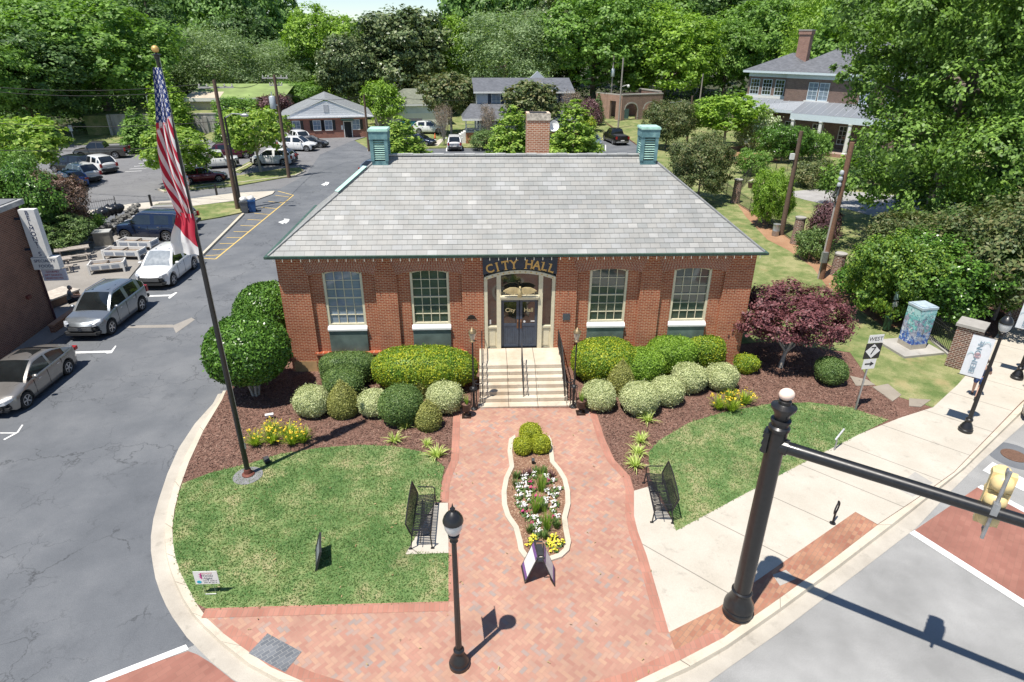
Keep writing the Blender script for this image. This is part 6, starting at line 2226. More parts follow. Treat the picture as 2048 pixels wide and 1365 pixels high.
iron_fence("black iron fence crossing the house garden beside the bare soil", [(g1.x, g1.y), (g2.x, g2.y), (g3.x, g3.y)], 1.3, 0.2)
l1, l2 = G(138, 440, 0.06), G(236, 424, 0.06)
iron_fence("black iron fence behind the stone wall by the lot", [(l1.x, l1.y), (l2.x, l2.y)], 1.2, 0.16, 0.06)


# ---------------------------------------------------------------- poles and wires
def upole(name, label, ub, vb, ut, vt, r, mat, z=0.0, arms=(), cat="utility pole", extra=None):
    b = G(ub, vb, z)
    # keep it upright: plan position from the foot, height from the top
    h = TOP(b, ut, vt) - z
    t = thing(name, label, cat, b)
    MB().tube([(0, 0, -0.3), (0, 0, h)], [r * 1.15, r * 0.8], 10).build("pole", mat, t, 60)
    for (dz, L, a) in arms:
        m = MB().cbox((0, 0.14, h - dz), (L, 0.1, 0.12), (0, 0, a))
        for k in (-0.46, -0.25, 0.25, 0.46):
            q = Matrix.Rotation(a, 3, 'Z') @ Vector((L * k, 0.0, 0))
            m.lathe([(0.05, 0), (0.07, 0.05), (0.05, 0.1), (0.06, 0.16), (0.02, 0.2)], (q.x, q.y + 0.14, h - dz + 0.06), 8)
        m.build("crossarm", plain("pale_crossarm", (0.46, 0.44, 0.41), 0.8, var=0.15), t)
    if extra:
        extra(t, h)
    return t, b + Vector((0, 0, h))


def transformer(dz, x=-0.4, s=1.0):
    def fn(t, h):
        m = MB().lathe([(0.24 * s, 0), (0.26 * s, 0.04), (0.26 * s, 0.95 * s), (0.2 * s, 1.02 * s), (0.02, 1.05 * s)], (x, -0.1, h - dz), 14)
        m.tube([(x, -0.1, h - dz + 1.0 * s), (x, -0.1, h - dz + 1.35 * s)], 0.05, 6)
        m.box(min(x, 0), max(x, 0), -0.14, -0.06, h - dz + 0.3, h - dz + 0.4)
        m.build("transformer", plain("pale_grey_can", (0.46, 0.50, 0.52), 0.4, 0.2), t, 40)
    return fn


def conduit(t, h):
    MB().tube([(-0.16, -0.02, 0), (-0.15, 0, h * 0.78)], 0.06, 8).build("conduit", plain("pale_conduit", (0.40, 0.36, 0.33), 0.6), t)
    MB().box(-0.36, -0.02, -0.30, -0.12, 1.1, 1.75).build("meter_box", M_metal, t)
    for k in range(3):
        MB().lathe([(0.10, 0), (0.13, 0.06), (0.10, 0.2), (0.04, 0.24)], (-0.26, -0.12, h * 0.70 + 0.33 * k), 10).build("insulator", plain("porcelain", (0.5, 0.52, 0.53), 0.3), t, 40)
        MB().cbox((-0.18, -0.05, h * 0.70 + 0.33 * k + 0.02), (0.3, 0.05, 0.05)).build("insulator_bracket", M_iron, t)
    cb = MB()
    for k in range(4):
        cb.tube([(-0.2 - 0.05 * k, -0.1, h * 0.70), (-0.42 - 0.06 * k, -0.15, h * 0.63), (-0.2, -0.1, h * 0.57 + 0.1 * k)], 0.02, 4)
    cb.build("cable_loop", M_rubber, t)


P1, T1 = upole("utility_pole", "dark timber utility pole in the soil bed, left one of two by the yard fence", 1562, 470, 1592, 262, 0.17, M_pole, 0.12, extra=lambda t, h: MB().box(-0.5, -0.22, -0.2, 0.0, h - 1.9, h - 1.5).build("floodlight", M_white, t))
P2, T2 = upole("utility_pole", "timber utility pole with pale conduit and insulators nearest the city hall", 1641, 558, 1692, 284, 0.17, plain("red_brown_timber", (0.20, 0.105, 0.065), 0.85, var=0.3, scale=12), 0.12, extra=conduit)
o = thing("metal_drum", "small pale metal drum beside the left timber pole in the soil bed", "drum", G(1550, 472, 0.13))
MB().lathe([(0.24, 0), (0.25, 0.02), (0.25, 0.38), (0.26, 0.40), (0.25, 0.42), (0.25, 0.82), (0.26, 0.85)], n=16).build("body", M_metal, o, 40)
MB().lathe([(0.27, 0.85), (0.27, 0.89), (0.1, 0.93), (0.02, 0.93)], n=16).build("lid", M_metal, o, 40)
P3, T3 = upole("utility_pole", "tall dark timber utility pole with a crossarm at the driveway verge beside the bins", 476, 420, 446, 160, 0.17, M_pole, 0.0, [(0.55, 2.6, 0.15)])
P4, T4 = upole("utility_pole", "leaning-looking timber utility pole with crossarm and transformer on the tree island", 578, 354, 542, 150, 0.17, M_pole, 0.1, [(0.3, 2.4, 0.2), (0.95, 1.2, 0.2)], extra=transformer(3.1, -0.5, 1.15))
P5, T5 = upole("utility_pole", "thin timber utility pole beside the brick office with white gable", 738, 303, 727, 190, 0.14, M_pole)
P6, T6 = upole("utility_pole", "pale grey utility pole with a white transformer before the arched brick ruin", 1219, 238, 1229, 112, 0.15, M_pole_gr, extra=transformer(3.4, 0.0, 1.3))
P7, T7 = upole("utility_pole", "pale grey utility pole with a small lamp on its arm before the arched ruin", 1236, 258, 1246, 116, 0.14, M_pole_gr, extra=lambda t, h: MB().tube([(0, 0, h - 4.2), (1.0, 0, h - 3.9)], 0.04, 6).ell((1.15, 0, h - 4.1), (0.22, 0.16, 0.25), 10, 6).build("lamp_arm", M_white, t))
P8, T8 = upole("utility_pole", "short brown utility pole with a lamp arm at the gravel yard", 1373, 290, 1386, 192, 0.15, M_pole, extra=lambda t, h: MB().tube([(0, 0, h - 1.0), (-1.4, 0, h - 0.7), (-2.2, 0, h - 0.8)], 0.04, 6).cbox((-2.5, 0, h - 0.85), (0.9, 0.3, 0.14)).build("lamp_arm", M_metal, t))
P9, T9 = upole("utility_pole", "slender grey utility pole beyond the gravel yard", 1394, 245, 1399, 148, 0.13, M_pole_gr)


def lot_lamp(t, h):
    MB().tube([(0, 0, h - 0.1), (0.6, 0, h + 0.25), (1.3, 0, h + 0.2)], 0.04, 6).build("lamp_arm", M_metal, t)
    MB().ell((1.55, 0, h + 0.12), (0.34, 0.18, 0.14), 12, 6).build("lamp_head", M_metal, t, 60)


upole("lot_lamp", "black metal lamp pole with a curved arm beside the blue recycling bins", 484, 424, 455, 234, 0.10, M_black, 0.0, cat="lamp pole", extra=lot_lamp)
upole("lot_lamp", "grey metal lamp pole behind the flag at the back of the lot", 311, 272, 290, 192, 0.10, M_metal, 0.0, cat="lamp pole", extra=lot_lamp)


def wire(label, a, b, sag=0.6, r=0.022):
    m = MB()
    m.tube([a.lerp(b, k / 12) - Vector((0, 0, sag * 4 * (k / 12) * (1 - k / 12))) for k in range(13)], r, 4)
    tag(m.build("overhead_wire", M_rubber), label, "wire", "overhead wires")


L0 = GY(-60, 165, T3.y + 6)
wire("upper overhead wire running left from the crossarm pole by the bins", T3 + Vector((-1, 0, -0.3)), GY(-80, 168, T3.y + 5), 0.5)
wire("second overhead wire running left from the crossarm pole by the bins", T3 + Vector((-0.4, 0, -0.6)), GY(-80, 176, T3.y + 5), 0.6)
wire("low overhead wire crossing the lot at the level of the lone pickup", T3 + Vector((0, 0, -3.0)), GY(-80, 240, T3.y + 3), 0.5)
wire("lowest overhead wire crossing in front of the lot's young maples", T3 + Vector((0, 0, -4.6)), GY(-80, 298, T3.y - 2), 0.4)
wire("overhead wire between the two crossarm poles", T3 + Vector((0.6, 0, -0.4)), T4 + Vector((-0.6, 0, -0.2)), 0.5)
wire("overhead wire from the transformer pole to the thin pole by the brick office", T4 + Vector((0, 0, -1.6)), T5 + Vector((0, 0, -0.1)), 0.6)
wire("long overhead wire from the thin office pole to the grey transformer pole", T5, T6 + Vector((0, 0, -4)), 1.8)
wire("overhead wire from the transformer pole rising over the grey house", T6 + Vector((0, 0, -2.8)), GY(900, 190, T6.y), 0.8)
wire("overhead wire linking the two grey poles before the arched ruin", T6 + Vector((0, 0, -1)), T7 + Vector((0, 0, -0.4)), 0.2)
wire("overhead wire from the short brown pole to the slender grey pole", T8 + Vector((0, 0, -0.2)), T9 + Vector((0, 0, -0.2)), 0.5)
wire("overhead wire from the short brown pole left past the arched ruin", T8 + Vector((0, 0, -0.4)), GY(1200, 246, T8.y - 4), 0.6)

# ---------------------------------------------------------------- left: brick shop and its patio
A, B = G(112, 642, 0.0), G(0, 724, 0.0)
hA = TOP(A, 44, 398)
dsh_ = (B - A)
dsh_.z = 0
dsh_.normalize()
rzs = math.atan2(dsh_.y, dsh_.x)
shop = thing("brick_shop", "brown brick shop wall at the left edge with a drainpipe", "shop building", (A.x, A.y, 0), rzs)
# local x runs along the wall towards the camera, local y- is the street side... walls of a block 14 x 9 m
side = 1 if Matrix.Rotation(rzs, 3, 'Z') @ Vector((0, 1, 0)) @ Vector((1, 0, 0)) > 0 else -1
wb = MB().box(0, 14, min(0, -side * 9), max(0, -side * 9), -0.1, hA - 0.25)
wb.build("wall", M_brick_dk, shop)
MB().box(-0.25, 14.2, min(side * 0.22, -side * 9.2), max(side * 0.22, -side * 9.2), hA - 0.25, hA - 0.02).build("roof", plain("pale_roof_edge", (0.34, 0.34, 0.33), 0.6, var=0.2), shop)
MB().box(-0.1, 14.0, min(side * 0.05, -side * 9), max(side * 0.05, -side * 9), hA - 0.02, hA + 0.02).build("roof_membrane", plain("dark_grey_membrane", (0.16, 0.165, 0.17), 0.8), shop)
MB().tube([(0.10, side * 0.07, 0.0), (0.10, side * 0.07, hA - 0.3)], 0.05, 8).build("drainpipe", plain("maroon_pipe", (0.07, 0.025, 0.03), 0.5), shop)
o = MB()
o.box(1.3, 1.55, 0 if side > 0 else -0.12, 0.12 if side > 0 else 0, 1.8, 1.95)
o.build("wall_lamp", plain("dull_red_metal", (0.16, 0.04, 0.03), 0.6), shop)
# blade sign
zT, zB = TOP(A, 38, 414), TOP(A, 62, 508)
bl = thing("blade_sign", "white vertical shop sign reading belmont's specialty foods fixed to the brick shop", "sign", (A.x, A.y, 0), rzs)
y0, y1 = (0.35, 1.05)
sx = 0.30
MB().box(sx, sx + 0.32, side * y0 if side > 0 else -y1, y1 if side > 0 else -y0, zB, zT).build("panel", M_white, bl)
MB().box(sx - 0.03, sx + 0.36, (y0 - 0.12) if side > 0 else -(y1 + 0.35), (y1 + 0.35) if side > 0 else -(y0 - 0.12), zB - 0.62, zB - 0.02).build("lower_panel", M_white, bl)
MB().box(sx + 0.10, sx + 0.20, (y0 + 0.05) if side > 0 else -(y1 + 0.45), (y1 + 0.45) if side > 0 else -(y0 + 0.05), zB - 1.25, zB - 0.68).build("hanging_panel", plain("lilac_white", (0.62, 0.60, 0.66), 0.5, var=0.05), bl)
MB().box(sx + 0.1, sx + 0.2, min(0, side * y0), max(0, side * y0), zT - 0.5, zT - 0.4).box(sx + 0.1, sx + 0.2, min(0, side * y0), max(0, side * y0), zB + 0.3, zB + 0.4).build("bracket", M_navy, bl)
inkb = plain("navy_lettering", (0.02, 0.03, 0.09), 0.5)
inkr = plain("red_lettering", (0.40, 0.06, 0.07), 0.5)
# which faces look at the camera: the one towards local +x
RX_ = (math.pi / 2, 0, math.pi / 2)
yc = side * (y0 + y1) / 2
hl = (zT - zB) / 9.2
for k, ch in enumerate("BELMONT'S"):
    letters("lettering", ch, hl * 1.18, inkb if k else inkb, bl, (sx + 0.326, yc, zT - hl * (k + 0.62)), RX_, 0.004)
letters("lettering", "SPECIALTY", 0.20, inkb, bl, (sx + 0.366, yc + side * 0.12, zB - 0.19), RX_, 0.004)
letters("lettering", "FOODS", 0.20, inkb, bl, (sx + 0.366, yc + side * 0.12, zB - 0.45), RX_, 0.004)
for k, tx in enumerate(("GOURMET", "GIFT BASKETS", "SANDWICHES")):
    letters("lettering", tx, 0.13, inkr, bl, (sx + 0.206, yc + side * 0.22, zB - 0.80 - 0.16 * k), RX_, 0.003)


def planter(label, a, b, back=0.95, h=0.62):
    t = thing("planter_box", label, "planter", (a.x, a.y, 0.06), ang(a, b), "long raised planters on the patio")
    L = (b - a).length
    bx = MB()
    bx.box(0, L, 0, 0.05, 0.26, h).box(0, L, back - 0.05, back, 0.26, h).box(0, 0.05, 0.05, back - 0.05, 0.26, h).box(L - 0.05, L, 0.05, back - 0.05, 0.26, h)
    bx.build("box", M_white, t)
    MB().box(0.05, L - 0.05, 0.05, back - 0.05, 0.2, h - 0.18).build("soil", plain("dry_brown_earth", (0.20, 0.15, 0.105), 0.95, var=0.3, scale=6), t)
    MB().box(L / 2 - 0.04, L / 2 + 0.04, 0.05, back - 0.05, h - 0.1, h - 0.02).build("cross_brace", M_bark, t)
    pn = MB()
    for k in range(3):
        pn.box(0.18 + k * (L - 0.3) / 3, 0.05 + (k + 1) * (L - 0.3) / 3, -0.012, 0.0, 0.32, h - 0.1)
    pn.box(L, L + 0.012, 0.12, back - 0.12, 0.32, h - 0.1)
    pn.build("side_panel", plain("blue_grey_lattice", (0.27, 0.30, 0.35), 0.6), t)
    for x, y in ((0, 0), (L - 0.09, 0), (0, back - 0.09), (L - 0.09, back - 0.09)):
        MB().box(x - 0.005, x + 0.095, y - 0.017, y + 0.107, 0, h + 0.02).build("leg", M_white, t)


planter("white raised planter box nearest the silver suv", G(179, 551, 0.06), G(251, 544, 0.06))
planter("white raised planter box in the middle of three", G(207, 520, 0.06), G(280, 521, 0.06))
planter("white raised planter box nearest the dark blue suv", G(237, 500, 0.06), G(304, 502, 0.06))


def picnic(label, u, v, rz):
    t = thing("picnic_table", label, "picnic table", G(u, v, 0.06), rz, "weathered picnic tables on the patio")
    wd = plain("weathered_boards", (0.33, 0.29, 0.25), 0.85, var=0.3, scale=7)
    m = MB()
    for k in range(5):
        m.box(-0.95, 0.95, -0.39 + 0.16 * k, -0.25 + 0.16 * k, 0.72, 0.76)
    m.build("table_top", wd, t)
    for s in (-1, 1):
        MB().box(-0.95, 0.95, s * 0.78 - 0.14, s * 0.78 - 0.01, 0.42, 0.46).box(-0.95, 0.95, s * 0.78 + 0.01, s * 0.78 + 0.14, 0.42, 0.46).build("seat", wd, t)
    for s in (-1, 1):
        f = MB()
        f.cbox((s * 0.68, 0.36, 0.36), (0.05, 0.09, 0.84), (0.5, 0, 0)).cbox((s * 0.68, -0.36, 0.36), (0.05, 0.09, 0.84), (-0.5, 0, 0))
        f.box(s * 0.73 - 0.02, s * 0.73 + 0.02, -0.88, 0.88, 0.33, 0.42).box(s * 0.64 - 0.02, s * 0.64 + 0.02, -0.38, 0.38, 0.65, 0.72)
        f.build("trestle", wd, t)
    return t


picnic("weathered picnic table nearest the brick shop corner", 113, 543, 0.55)
picnic("weathered picnic table farther from the brick shop, behind another one", 150, 519, 0.55)
h_ = thing("condenser_unit", "grey metal box unit standing by the stone wall", "unit", G(211, 492, 0.06), 0.3)
MB().box(-0.5, 0.5, -0.4, 0.4, 0.1, 1.0).build("case", plain("taupe_metal", (0.22, 0.21, 0.18), 0.5, 0.3), h_)
MB().box(-0.54, 0.54, -0.44, 0.44, 1.0, 1.06).build("lid", plain("pale_taupe", (0.42, 0.42, 0.39), 0.5), h_)
MB().box(-0.6, 0.6, -0.5, 0.5, 0.0, 0.10).build("plinth", M_conc_old, h_)


def rocks(label, name, pts, n, r, mat, z=0.06, h=0.8, cat="wall", group=None):
    q = random.Random(len(label))
    m = MB()
    P = [G(*p, z) for p in pts]
    for i in range(n):
        t = q.random() * (len(P) - 1)
        k = int(t)
        c = P[k].lerp(P[min(k + 1, len(P) - 1)], t - k)
        s = r * q.uniform(0.7, 1.3)
        o_ = len(m.v)
        m.ell((c.x + q.uniform(-.25, .25), c.y + q.uniform(-.25, .25), z + q.uniform(0, h)), (s, s * q.uniform(.7, 1), s * q.uniform(.55, .8)), 7, 5)
        m.v[o_:] = [(x + q.uniform(-.04, .04), y + q.uniform(-.04, .04), zz + q.uniform(-.04, .04)) for x, y, zz in m.v[o_:]]
    o = m.build(name, mat)
    tag(o, label, cat, group)


rocks("low rubble stone wall between the patio and the dark blue suv", "stone_wall", [(192, 486), (232, 462), (262, 440), (276, 428)], 150, 0.17, plain("grey_rubble", (0.17, 0.165, 0.15), 0.9, var=0.4, scale=4), h=0.75)
for k, (u, v) in enumerate(((178, 450), (196, 443), (210, 437), (222, 431), (236, 428), (190, 452))):
    m = MB()
    q = random.Random(k)
    m.ell((0, 0, 0.4), (0.55, 0.45, 0.4), 14, 9)
    m.v = [(x * (1 + 0.12 * math.sin(7 * z + k)), y * (1 + 0.14 * math.sin(9 * x)), z + 0.05 * math.sin(11 * x + 5 * y)) for x, y, z in m.v]
    m.tube([(0, 0, 0.75), (0.05, 0.03, 0.92)], [0.10, 0.03], 6)
    o = m.build("rubbish_bag", plain("black_bag_plastic", (0.014, 0.015, 0.018), 0.3), None, 60)
    o.location, o.rotation_euler = G(u, v, 0.45), (0, 0, k)
    tag(o, "bulging black bag heaped behind the rubble stone wall", "bag", "black bags behind the stone wall")
for (u, v, c, lb) in ((491, 426, plain("bin_grey", (0.12, 0.13, 0.14), 0.5), "grey wheeled bin heaped with white bags beside the lamp pole"), (506, 424, plain("bin_blue", (0.02, 0.09, 0.26), 0.45), "blue wheeled recycling bin beside the grey one")):
    t = thing("wheeled_bin", lb, "bin", G(u, v, 0.0), 0.25, "wheeled bins at the driveway verge")
    MB().add([(-0.24, -0.28, 0.06), (0.24, -0.28, 0.06), (0.24, 0.24, 0.06), (-0.24, 0.24, 0.06), (-0.31, -0.36, 1.0), (0.31, -0.36, 1.0), (0.31, 0.34, 1.0), (-0.31, 0.34, 1.0)], [(3, 2, 1, 0), (4, 5, 6, 7), (0, 1, 5, 4), (1, 2, 6, 5), (2, 3, 7, 6), (3, 0, 4, 7)]).build("body", c, t)
    MB().box(-0.33, 0.33, -0.38, -0.34, 0.92, 1.02).box(-0.33, 0.33, 0.34, 0.40, 0.95, 1.05).build("rim", c, t)
    for s in (-1, 1):
        MB().lathe([(0.1, 0), (0.1, 0.05)], (0, 0, 0), 12, Matrix.Translation((s * 0.27, 0.26, 0.1)) @ Matrix.Rotation(math.pi / 2, 4, 'Y')).build("wheel", M_rubber, t)
    bag = MB().ell((0, 0, 1.12), (0.28, 0.3, 0.22), 12, 8)
    bag.v = [(x + 0.04 * math.sin(20 * y), y, z + 0.04 * math.sin(17 * x)) for x, y, z in bag.v]
    q = bag.build("rubbish_bag", M_white, None, 60)
    q.location = t.location
    tag(q, "white rubbish bag spilling from the top of the " + ("grey" if "grey wheeled" in lb else "blue") + " bin", "bag")
for (u, v), lb in (((234, 437), "beside the iron fence end"), ((304, 414), "second along the lot sidewalk"), ((434, 391), "third along the lot sidewalk")):
    t = thing("bollard", "short black bollard " + lb, "bollard", G(u, v, 0.03), 0, "black bollards along the lot")
    MB().tube([(0, 0, -0.1), (0, 0, 0.95)], 0.10, 10).build("post", M_black, t, 60)
    MB().lathe([(0.11, 0.93), (0.12, 0.95), (0.11, 1.0), (0.04, 1.04), (0.01, 1.04)], n=10).build("cap", M_black, t, 40)
# plank-topped ramp wall behind the silver suv
a, b = G(96, 622, 0.06), G(165, 595, 0.06)
t = thing("deck_platform", "low pale timber platform behind the silver suv at the shop corner", "platform", (a.x, a.y, 0.06), ang(a, b))
MB().box(0, (b - a).length, 0, 1.3, 0.42, 0.5).build("deck", plain("pale_deck_boards", (0.46, 0.41, 0.35), 0.8, var=0.2, scale=5), t)
MB().box(0.05, (b - a).length - 0.05, 0.05, 1.25, 0.0, 0.42).build("skirt", M_pole, t)
a, b = G(112, 668, 0.0), G(150, 640, 0.0)
t = thing("ramp_wall", "low brown kerb wall beside the drainpipe corner of the brick shop", "wall", (a.x, a.y, 0), ang(a, b))
MB().box(0, (b - a).length + 2.2, 0, 0.22, 0, 0.42).build("wall", M_brick_dk, t)
MB().box(-0.03, (b - a).length + 2.23, -0.03, 0.25, 0.42, 0.48).build("coping", plain("tan_coping", (0.36, 0.20, 0.12), 0.8), t)

b = G(148, 281, 0.1)
ps_ = thing("lot_sign", "small white sign on a leaning pale post at the back of the left lot", "sign", b, 0.2)
h_ = TOP(b, 140, 252) - 0.1
MB().tube([(0, 0, -0.1), (0, 0, h_)], 0.06, 8).build("post", M_metal, ps_)
MB().box(-0.22, 0.22, -0.09, -0.062, h_ - 0.7, h_ + 0.05).build("board", M_white, ps_)
# ================================================================== CARS
KINDS = {
    # L, W, H, wheelbase, front overhang, wheel radius, profile of bonnet/belt/deck (x from nose 0..1, z), glasshouse (x0,x1,x2,x3 as fractions), roof drop
    "sedan": dict(L=4.6, W=1.80, H=1.45, wb=2.70, fo=0.90, R=0.325, top=[(0, 0.60), (0.03, 0.68), (0.10, 0.77), (0.27, 0.92), (0.33, 0.95), (0.78, 0.99), (0.90, 1.03), (0.97, 1.00), (1, 0.88)], gh=(0.26, 0.45, 0.70, 0.90), gb=0.20),
    "suv": dict(L=4.8, W=1.93, H=1.77, wb=2.91, fo=0.87, R=0.375, top=[(0, 0.74), (0.03, 0.88), (0.10, 1.00), (0.25, 1.10), (0.31, 1.13), (0.80, 1.18), (0.95, 1.20), (0.985, 1.14), (1, 0.98)], gh=(0.24, 0.41, 0.84, 0.975), gb=0.24),
    "big_suv": dict(L=5.25, W=2.0, H=1.95, wb=3.02, fo=0.95, R=0.40, top=[(0, 0.90), (0.02, 1.02), (0.08, 1.10), (0.25, 1.18), (0.31, 1.22), (0.80, 1.26), (0.97, 1.26), (0.99, 1.2), (1, 1.02)], gh=(0.25, 0.38, 0.93, 0.985), gb=0.28),
    "hatch": dict(L=4.1, W=1.75, H=1.50, wb=2.55, fo=0.82, R=0.315, top=[(0, 0.62), (0.03, 0.72), (0.10, 0.82), (0.25, 0.94), (0.31, 0.97), (0.82, 1.03), (0.96, 1.04), (0.985, 0.98), (1, 0.84)], gh=(0.24, 0.43, 0.80, 0.97), gb=0.20),
    "pickup": dict(L=5.75, W=2.02, H=1.94, wb=3.6, fo=0.95, R=0.40, top=[(0, 0.92), (0.02, 1.04), (0.08, 1.12), (0.24, 1.20), (0.28, 1.23), (0.62, 1.24), (0.64, 1.24), (0.985, 1.24), (1, 1.18)], gh=(0.25, 0.36, 0.575, 0.625), gb=0.30),
    "jeep": dict(L=4.5, W=1.85, H=1.86, wb=2.95, fo=0.72, R=0.42, top=[(0, 0.98), (0.02, 1.06), (0.08, 1.10), (0.28, 1.15), (0.32, 1.17), (0.80, 1.18), (0.97, 1.18), (0.99, 1.16), (1, 1.1)], gh=(0.30, 0.36, 0.955, 0.985), gb=0.34),
}


def lerp_tab(tab, x):
    for (a, za), (b, zb) in zip(tab[:-1], tab[1:]):
        if x <= b:
            return za + (zb - za) * max(0, (x - a) / (b - a))
    return tab[-1][1]


def smooth_step(t):
    t = max(0, min(1, t))
    return t * t * (3 - 2 * t)


CAR_CACHE = {}


def car(kind, label, front_px=None, rear_px=None, colour=None, loc=None, heading=None, rails=False, sunroof=False, emblem=None, cat="car", name=None, z=0.0, glass=None):
    """front_px/rear_px: ground contact points under nose and tail on the photographed side are not needed exactly: they give centre and heading"""
    K = KINDS[kind]
    L, W, H, wb, fo, R, GB = K["L"], K["W"], K["H"], K["wb"], K["fo"], K["R"], K["gb"]
    t = thing(name or {"pickup": "pickup_truck", "jeep": "off_road_car", "hatch": "hatchback"}.get(kind, "suv" if "suv" in kind else "parked_car"), label, cat, (loc[0], loc[1], z), heading)
    xf = L / 2
    wx = (xf - fo, xf - fo - wb)
    top = K["top"]
    N = 64
    st = [xf - L * i / N for i in range(N + 1)]

    def halfw(x):
        u = (xf - x) / L
        f = 1.0
        if u < 0.14:
            f = 0.80 + 0.20 * smooth_step((u / 0.14) ** 0.7)
        if u > 0.90:
            f = 0.86 + 0.14 * smooth_step(((1 - u) / 0.10) ** 0.7)
        if kind in ("jeep", "pickup"):
            f = 0.6 * 1 + 0.4 * f
        return W / 2 * f
    key = kind
    if key not in CAR_CACHE:
        v, f = [], []
        rows = []
        for x in st:
            u = (xf - x) / L
            zt_ = lerp_tab(top, u)
            hw = halfw(x)
            zb = GB + (0.10 * (1 - u / 0.06) if u < 0.06 else 0) + (0.12 * (1 - (1 - u) / 0.05) if u > 0.95 else 0)
            ar = False
            for w in wx:
                d = abs(x - w)
                if d < R * 1.22:
                    zb = max(zb, R + math.sqrt(max(0, (R * 1.22) ** 2 - d * d)) - 0.02)
                    ar = True
            zb = min(zb, zt_ - 0.12)
            zs = zt_ - 0.10 * min(1, zt_)
            zm = zb + (zs - zb) * 0.45
            ins = 0.985 if not ar else 1.01
            row = [(x, 0.55 * hw, zb + 0.0), (x, 0.95 * hw, zb), (x, hw * ins, zb + 0.05), (x, hw * 1.0, zm), (x, 0.985 * hw, zs), (x, 0.93 * hw, zt_ - 0.015), (x, 0.80 * hw, zt_ + 0.012), (x, 0.45 * hw, zt_ + 0.03), (x, 0, zt_ + 0.035)]
            bend = 0.26 * max(0, 1 - u / 0.10) + 0.0
            bendr = 0.14 * max(0, 1 - (1 - u) / 0.08)
            row = [(px_ - bend * (py_ / hw) ** 2 + bendr * (py_ / hw) ** 2, py_, pz_) for px_, py_, pz_ in row]
            v += row
            m = len(row)
        for i in range(N):
            for k in range(m - 1):
                a, b = i * m + k, (i + 1) * m + k
                f.append((a, a + 1, b + 1, b))
        # mirror
        nv = len(v)
        v += [(x, -y, z) for x, y, z in v]
        f += [(d + nv, c + nv, b + nv, a + nv) for a, b, c, d in f]
        # nose and tail caps
        for i, flip in ((0, False), (N, True)):
            for k in range(m - 1):
                q = (i * m + k, nv + i * m + k, nv + i * m + k + 1, i * m + k + 1)
                f.append(q if not flip else q[::-1])
        # glasshouse
        g0, g1, g2, g3 = [xf - L * q for q in K["gh"]]
        if kind == "pickup":
            pass
        sides, shield, rear, roofp = [], [], [], []
        Mg = 26
        gr = []
        for i in range(Mg + 1):
            x = g0 + (g3 - g0) * i / Mg
            u = (xf - x) / L
            zb_ = lerp_tab(top, u) - 0.005
            hw = halfw(x) * 0.93
            if x > g1:
                s = (g0 - x) / (g0 - g1)
                zr = zb_ + (H - zb_) * (s ** 0.86)
            elif x < g2:
                s = (x - g3) / (g2 - g3)
                zr = zb_ + (H - 0.05 - zb_) * (max(0, s) ** 0.7)
            else:
                s = (g1 - x) / (g1 - g2)
                zr = H - 0.05 * s * s + 0.02 * math.sin(s * math.pi)
            k = (zr - zb_) / (H - zb_ + 1e-6)
            tumble = 0.06 if kind == "jeep" else 0.22
            rw = hw * (1 - tumble * k)
            # belt, glass top, roof corner, roof shoulder, centre
            gr.append([(x, hw, zb_), (x, hw + (rw - hw) * 0.86, zb_ + (zr - zb_) * 0.86), (x, rw, zr - 0.025 * k), (x, rw * 0.86, zr + 0.005), (x, 0, zr + 0.025 * k)])
        bodyv, bodyf = [], []
        glv, glf = {"shield": ([], []), "rear": ([], [])}, None
        sd_w, seg, was = {}, 0, True

        def addq(dst, a, b, c, d):
            o = len(dst[0])
            dst[0].extend([a, b, c, d])
            dst[1].append((o, o + 1, o + 2, o + 3))
        bd = ([], [])
        npil = {"pickup": (0.60,), "jeep": (0.36, 0.66)}.get(kind, (0.47, 0.80) if kind != "sedan" and kind != "hatch" else (0.52,))
        for i in range(Mg):
            A, B = gr[i], gr[i + 1]
            xm = (A[0][0] + B[0][0]) / 2
            frac = (g0 - xm) / (g0 - g3)
            pil = any(abs(frac - p) < 0.030 for p in npil) or frac > 0.955 or (xm < g2 and kind in ("sedan",) and frac > 0.86) or frac < 0.03
            if pil:
                was = True
            elif was:
                seg, was = seg + 1, False
            for sgn in (1, -1):
                m_ = lambda p: (p[0], p[1] * sgn, p[2])
                q = [(A[0], B[0], B[1], A[1]), (A[1], B[1], B[2], A[2]), (A[2], B[2], B[3], A[3]), (A[3], B[3], B[4], A[4])]
                for k, (a, b, c, d) in enumerate(q):
                    pts = [m_(a), m_(b), m_(c), m_(d)]
                    if sgn < 0:
                        pts = pts[::-1]
                    if k == 0 and not pil:
                        addq(sd_w.setdefault((seg, sgn), ([], [])), *pts)
                    elif k == 3 and xm > g1:
                        addq(glv["shield"], *pts)
                    elif k == 3 and xm < g2:
                        addq(glv["rear"], *pts)
                    else:
                        addq(bd, *pts)
        o = len(v)
        v += bd[0]
        f += [tuple(i + o for i in q) for q in bd[1]]

        def mk(nm, vv, ff, ang_):
            me = bpy.data.meshes.new(nm)
            me.from_pydata(vv, [], ff)
            import bmesh
            bm = bmesh.new()
            bm.from_mesh(me)
            bmesh.ops.remove_doubles(bm, verts=bm.verts, dist=0.002)
            bmesh.ops.recalc_face_normals(bm, faces=bm.faces)
            bm.to_mesh(me)
            bm.free()
            me.shade_smooth()
            me.set_sharp_from_angle(angle=rad(ang_))
            me.materials.append(M_carglass)
            return me
        CAR_CACHE[key] = (mk("body", v, f, 42), mk("windscreen", *glv["shield"], 60), mk("rear_window", *glv["rear"], 60), [mk("side_window", *q, 60) for q in sd_w.values()], (g0, g1, g2, g3))
    bm_, ws, rw_, sw, (g0, g1, g2, g3) = CAR_CACHE[key]
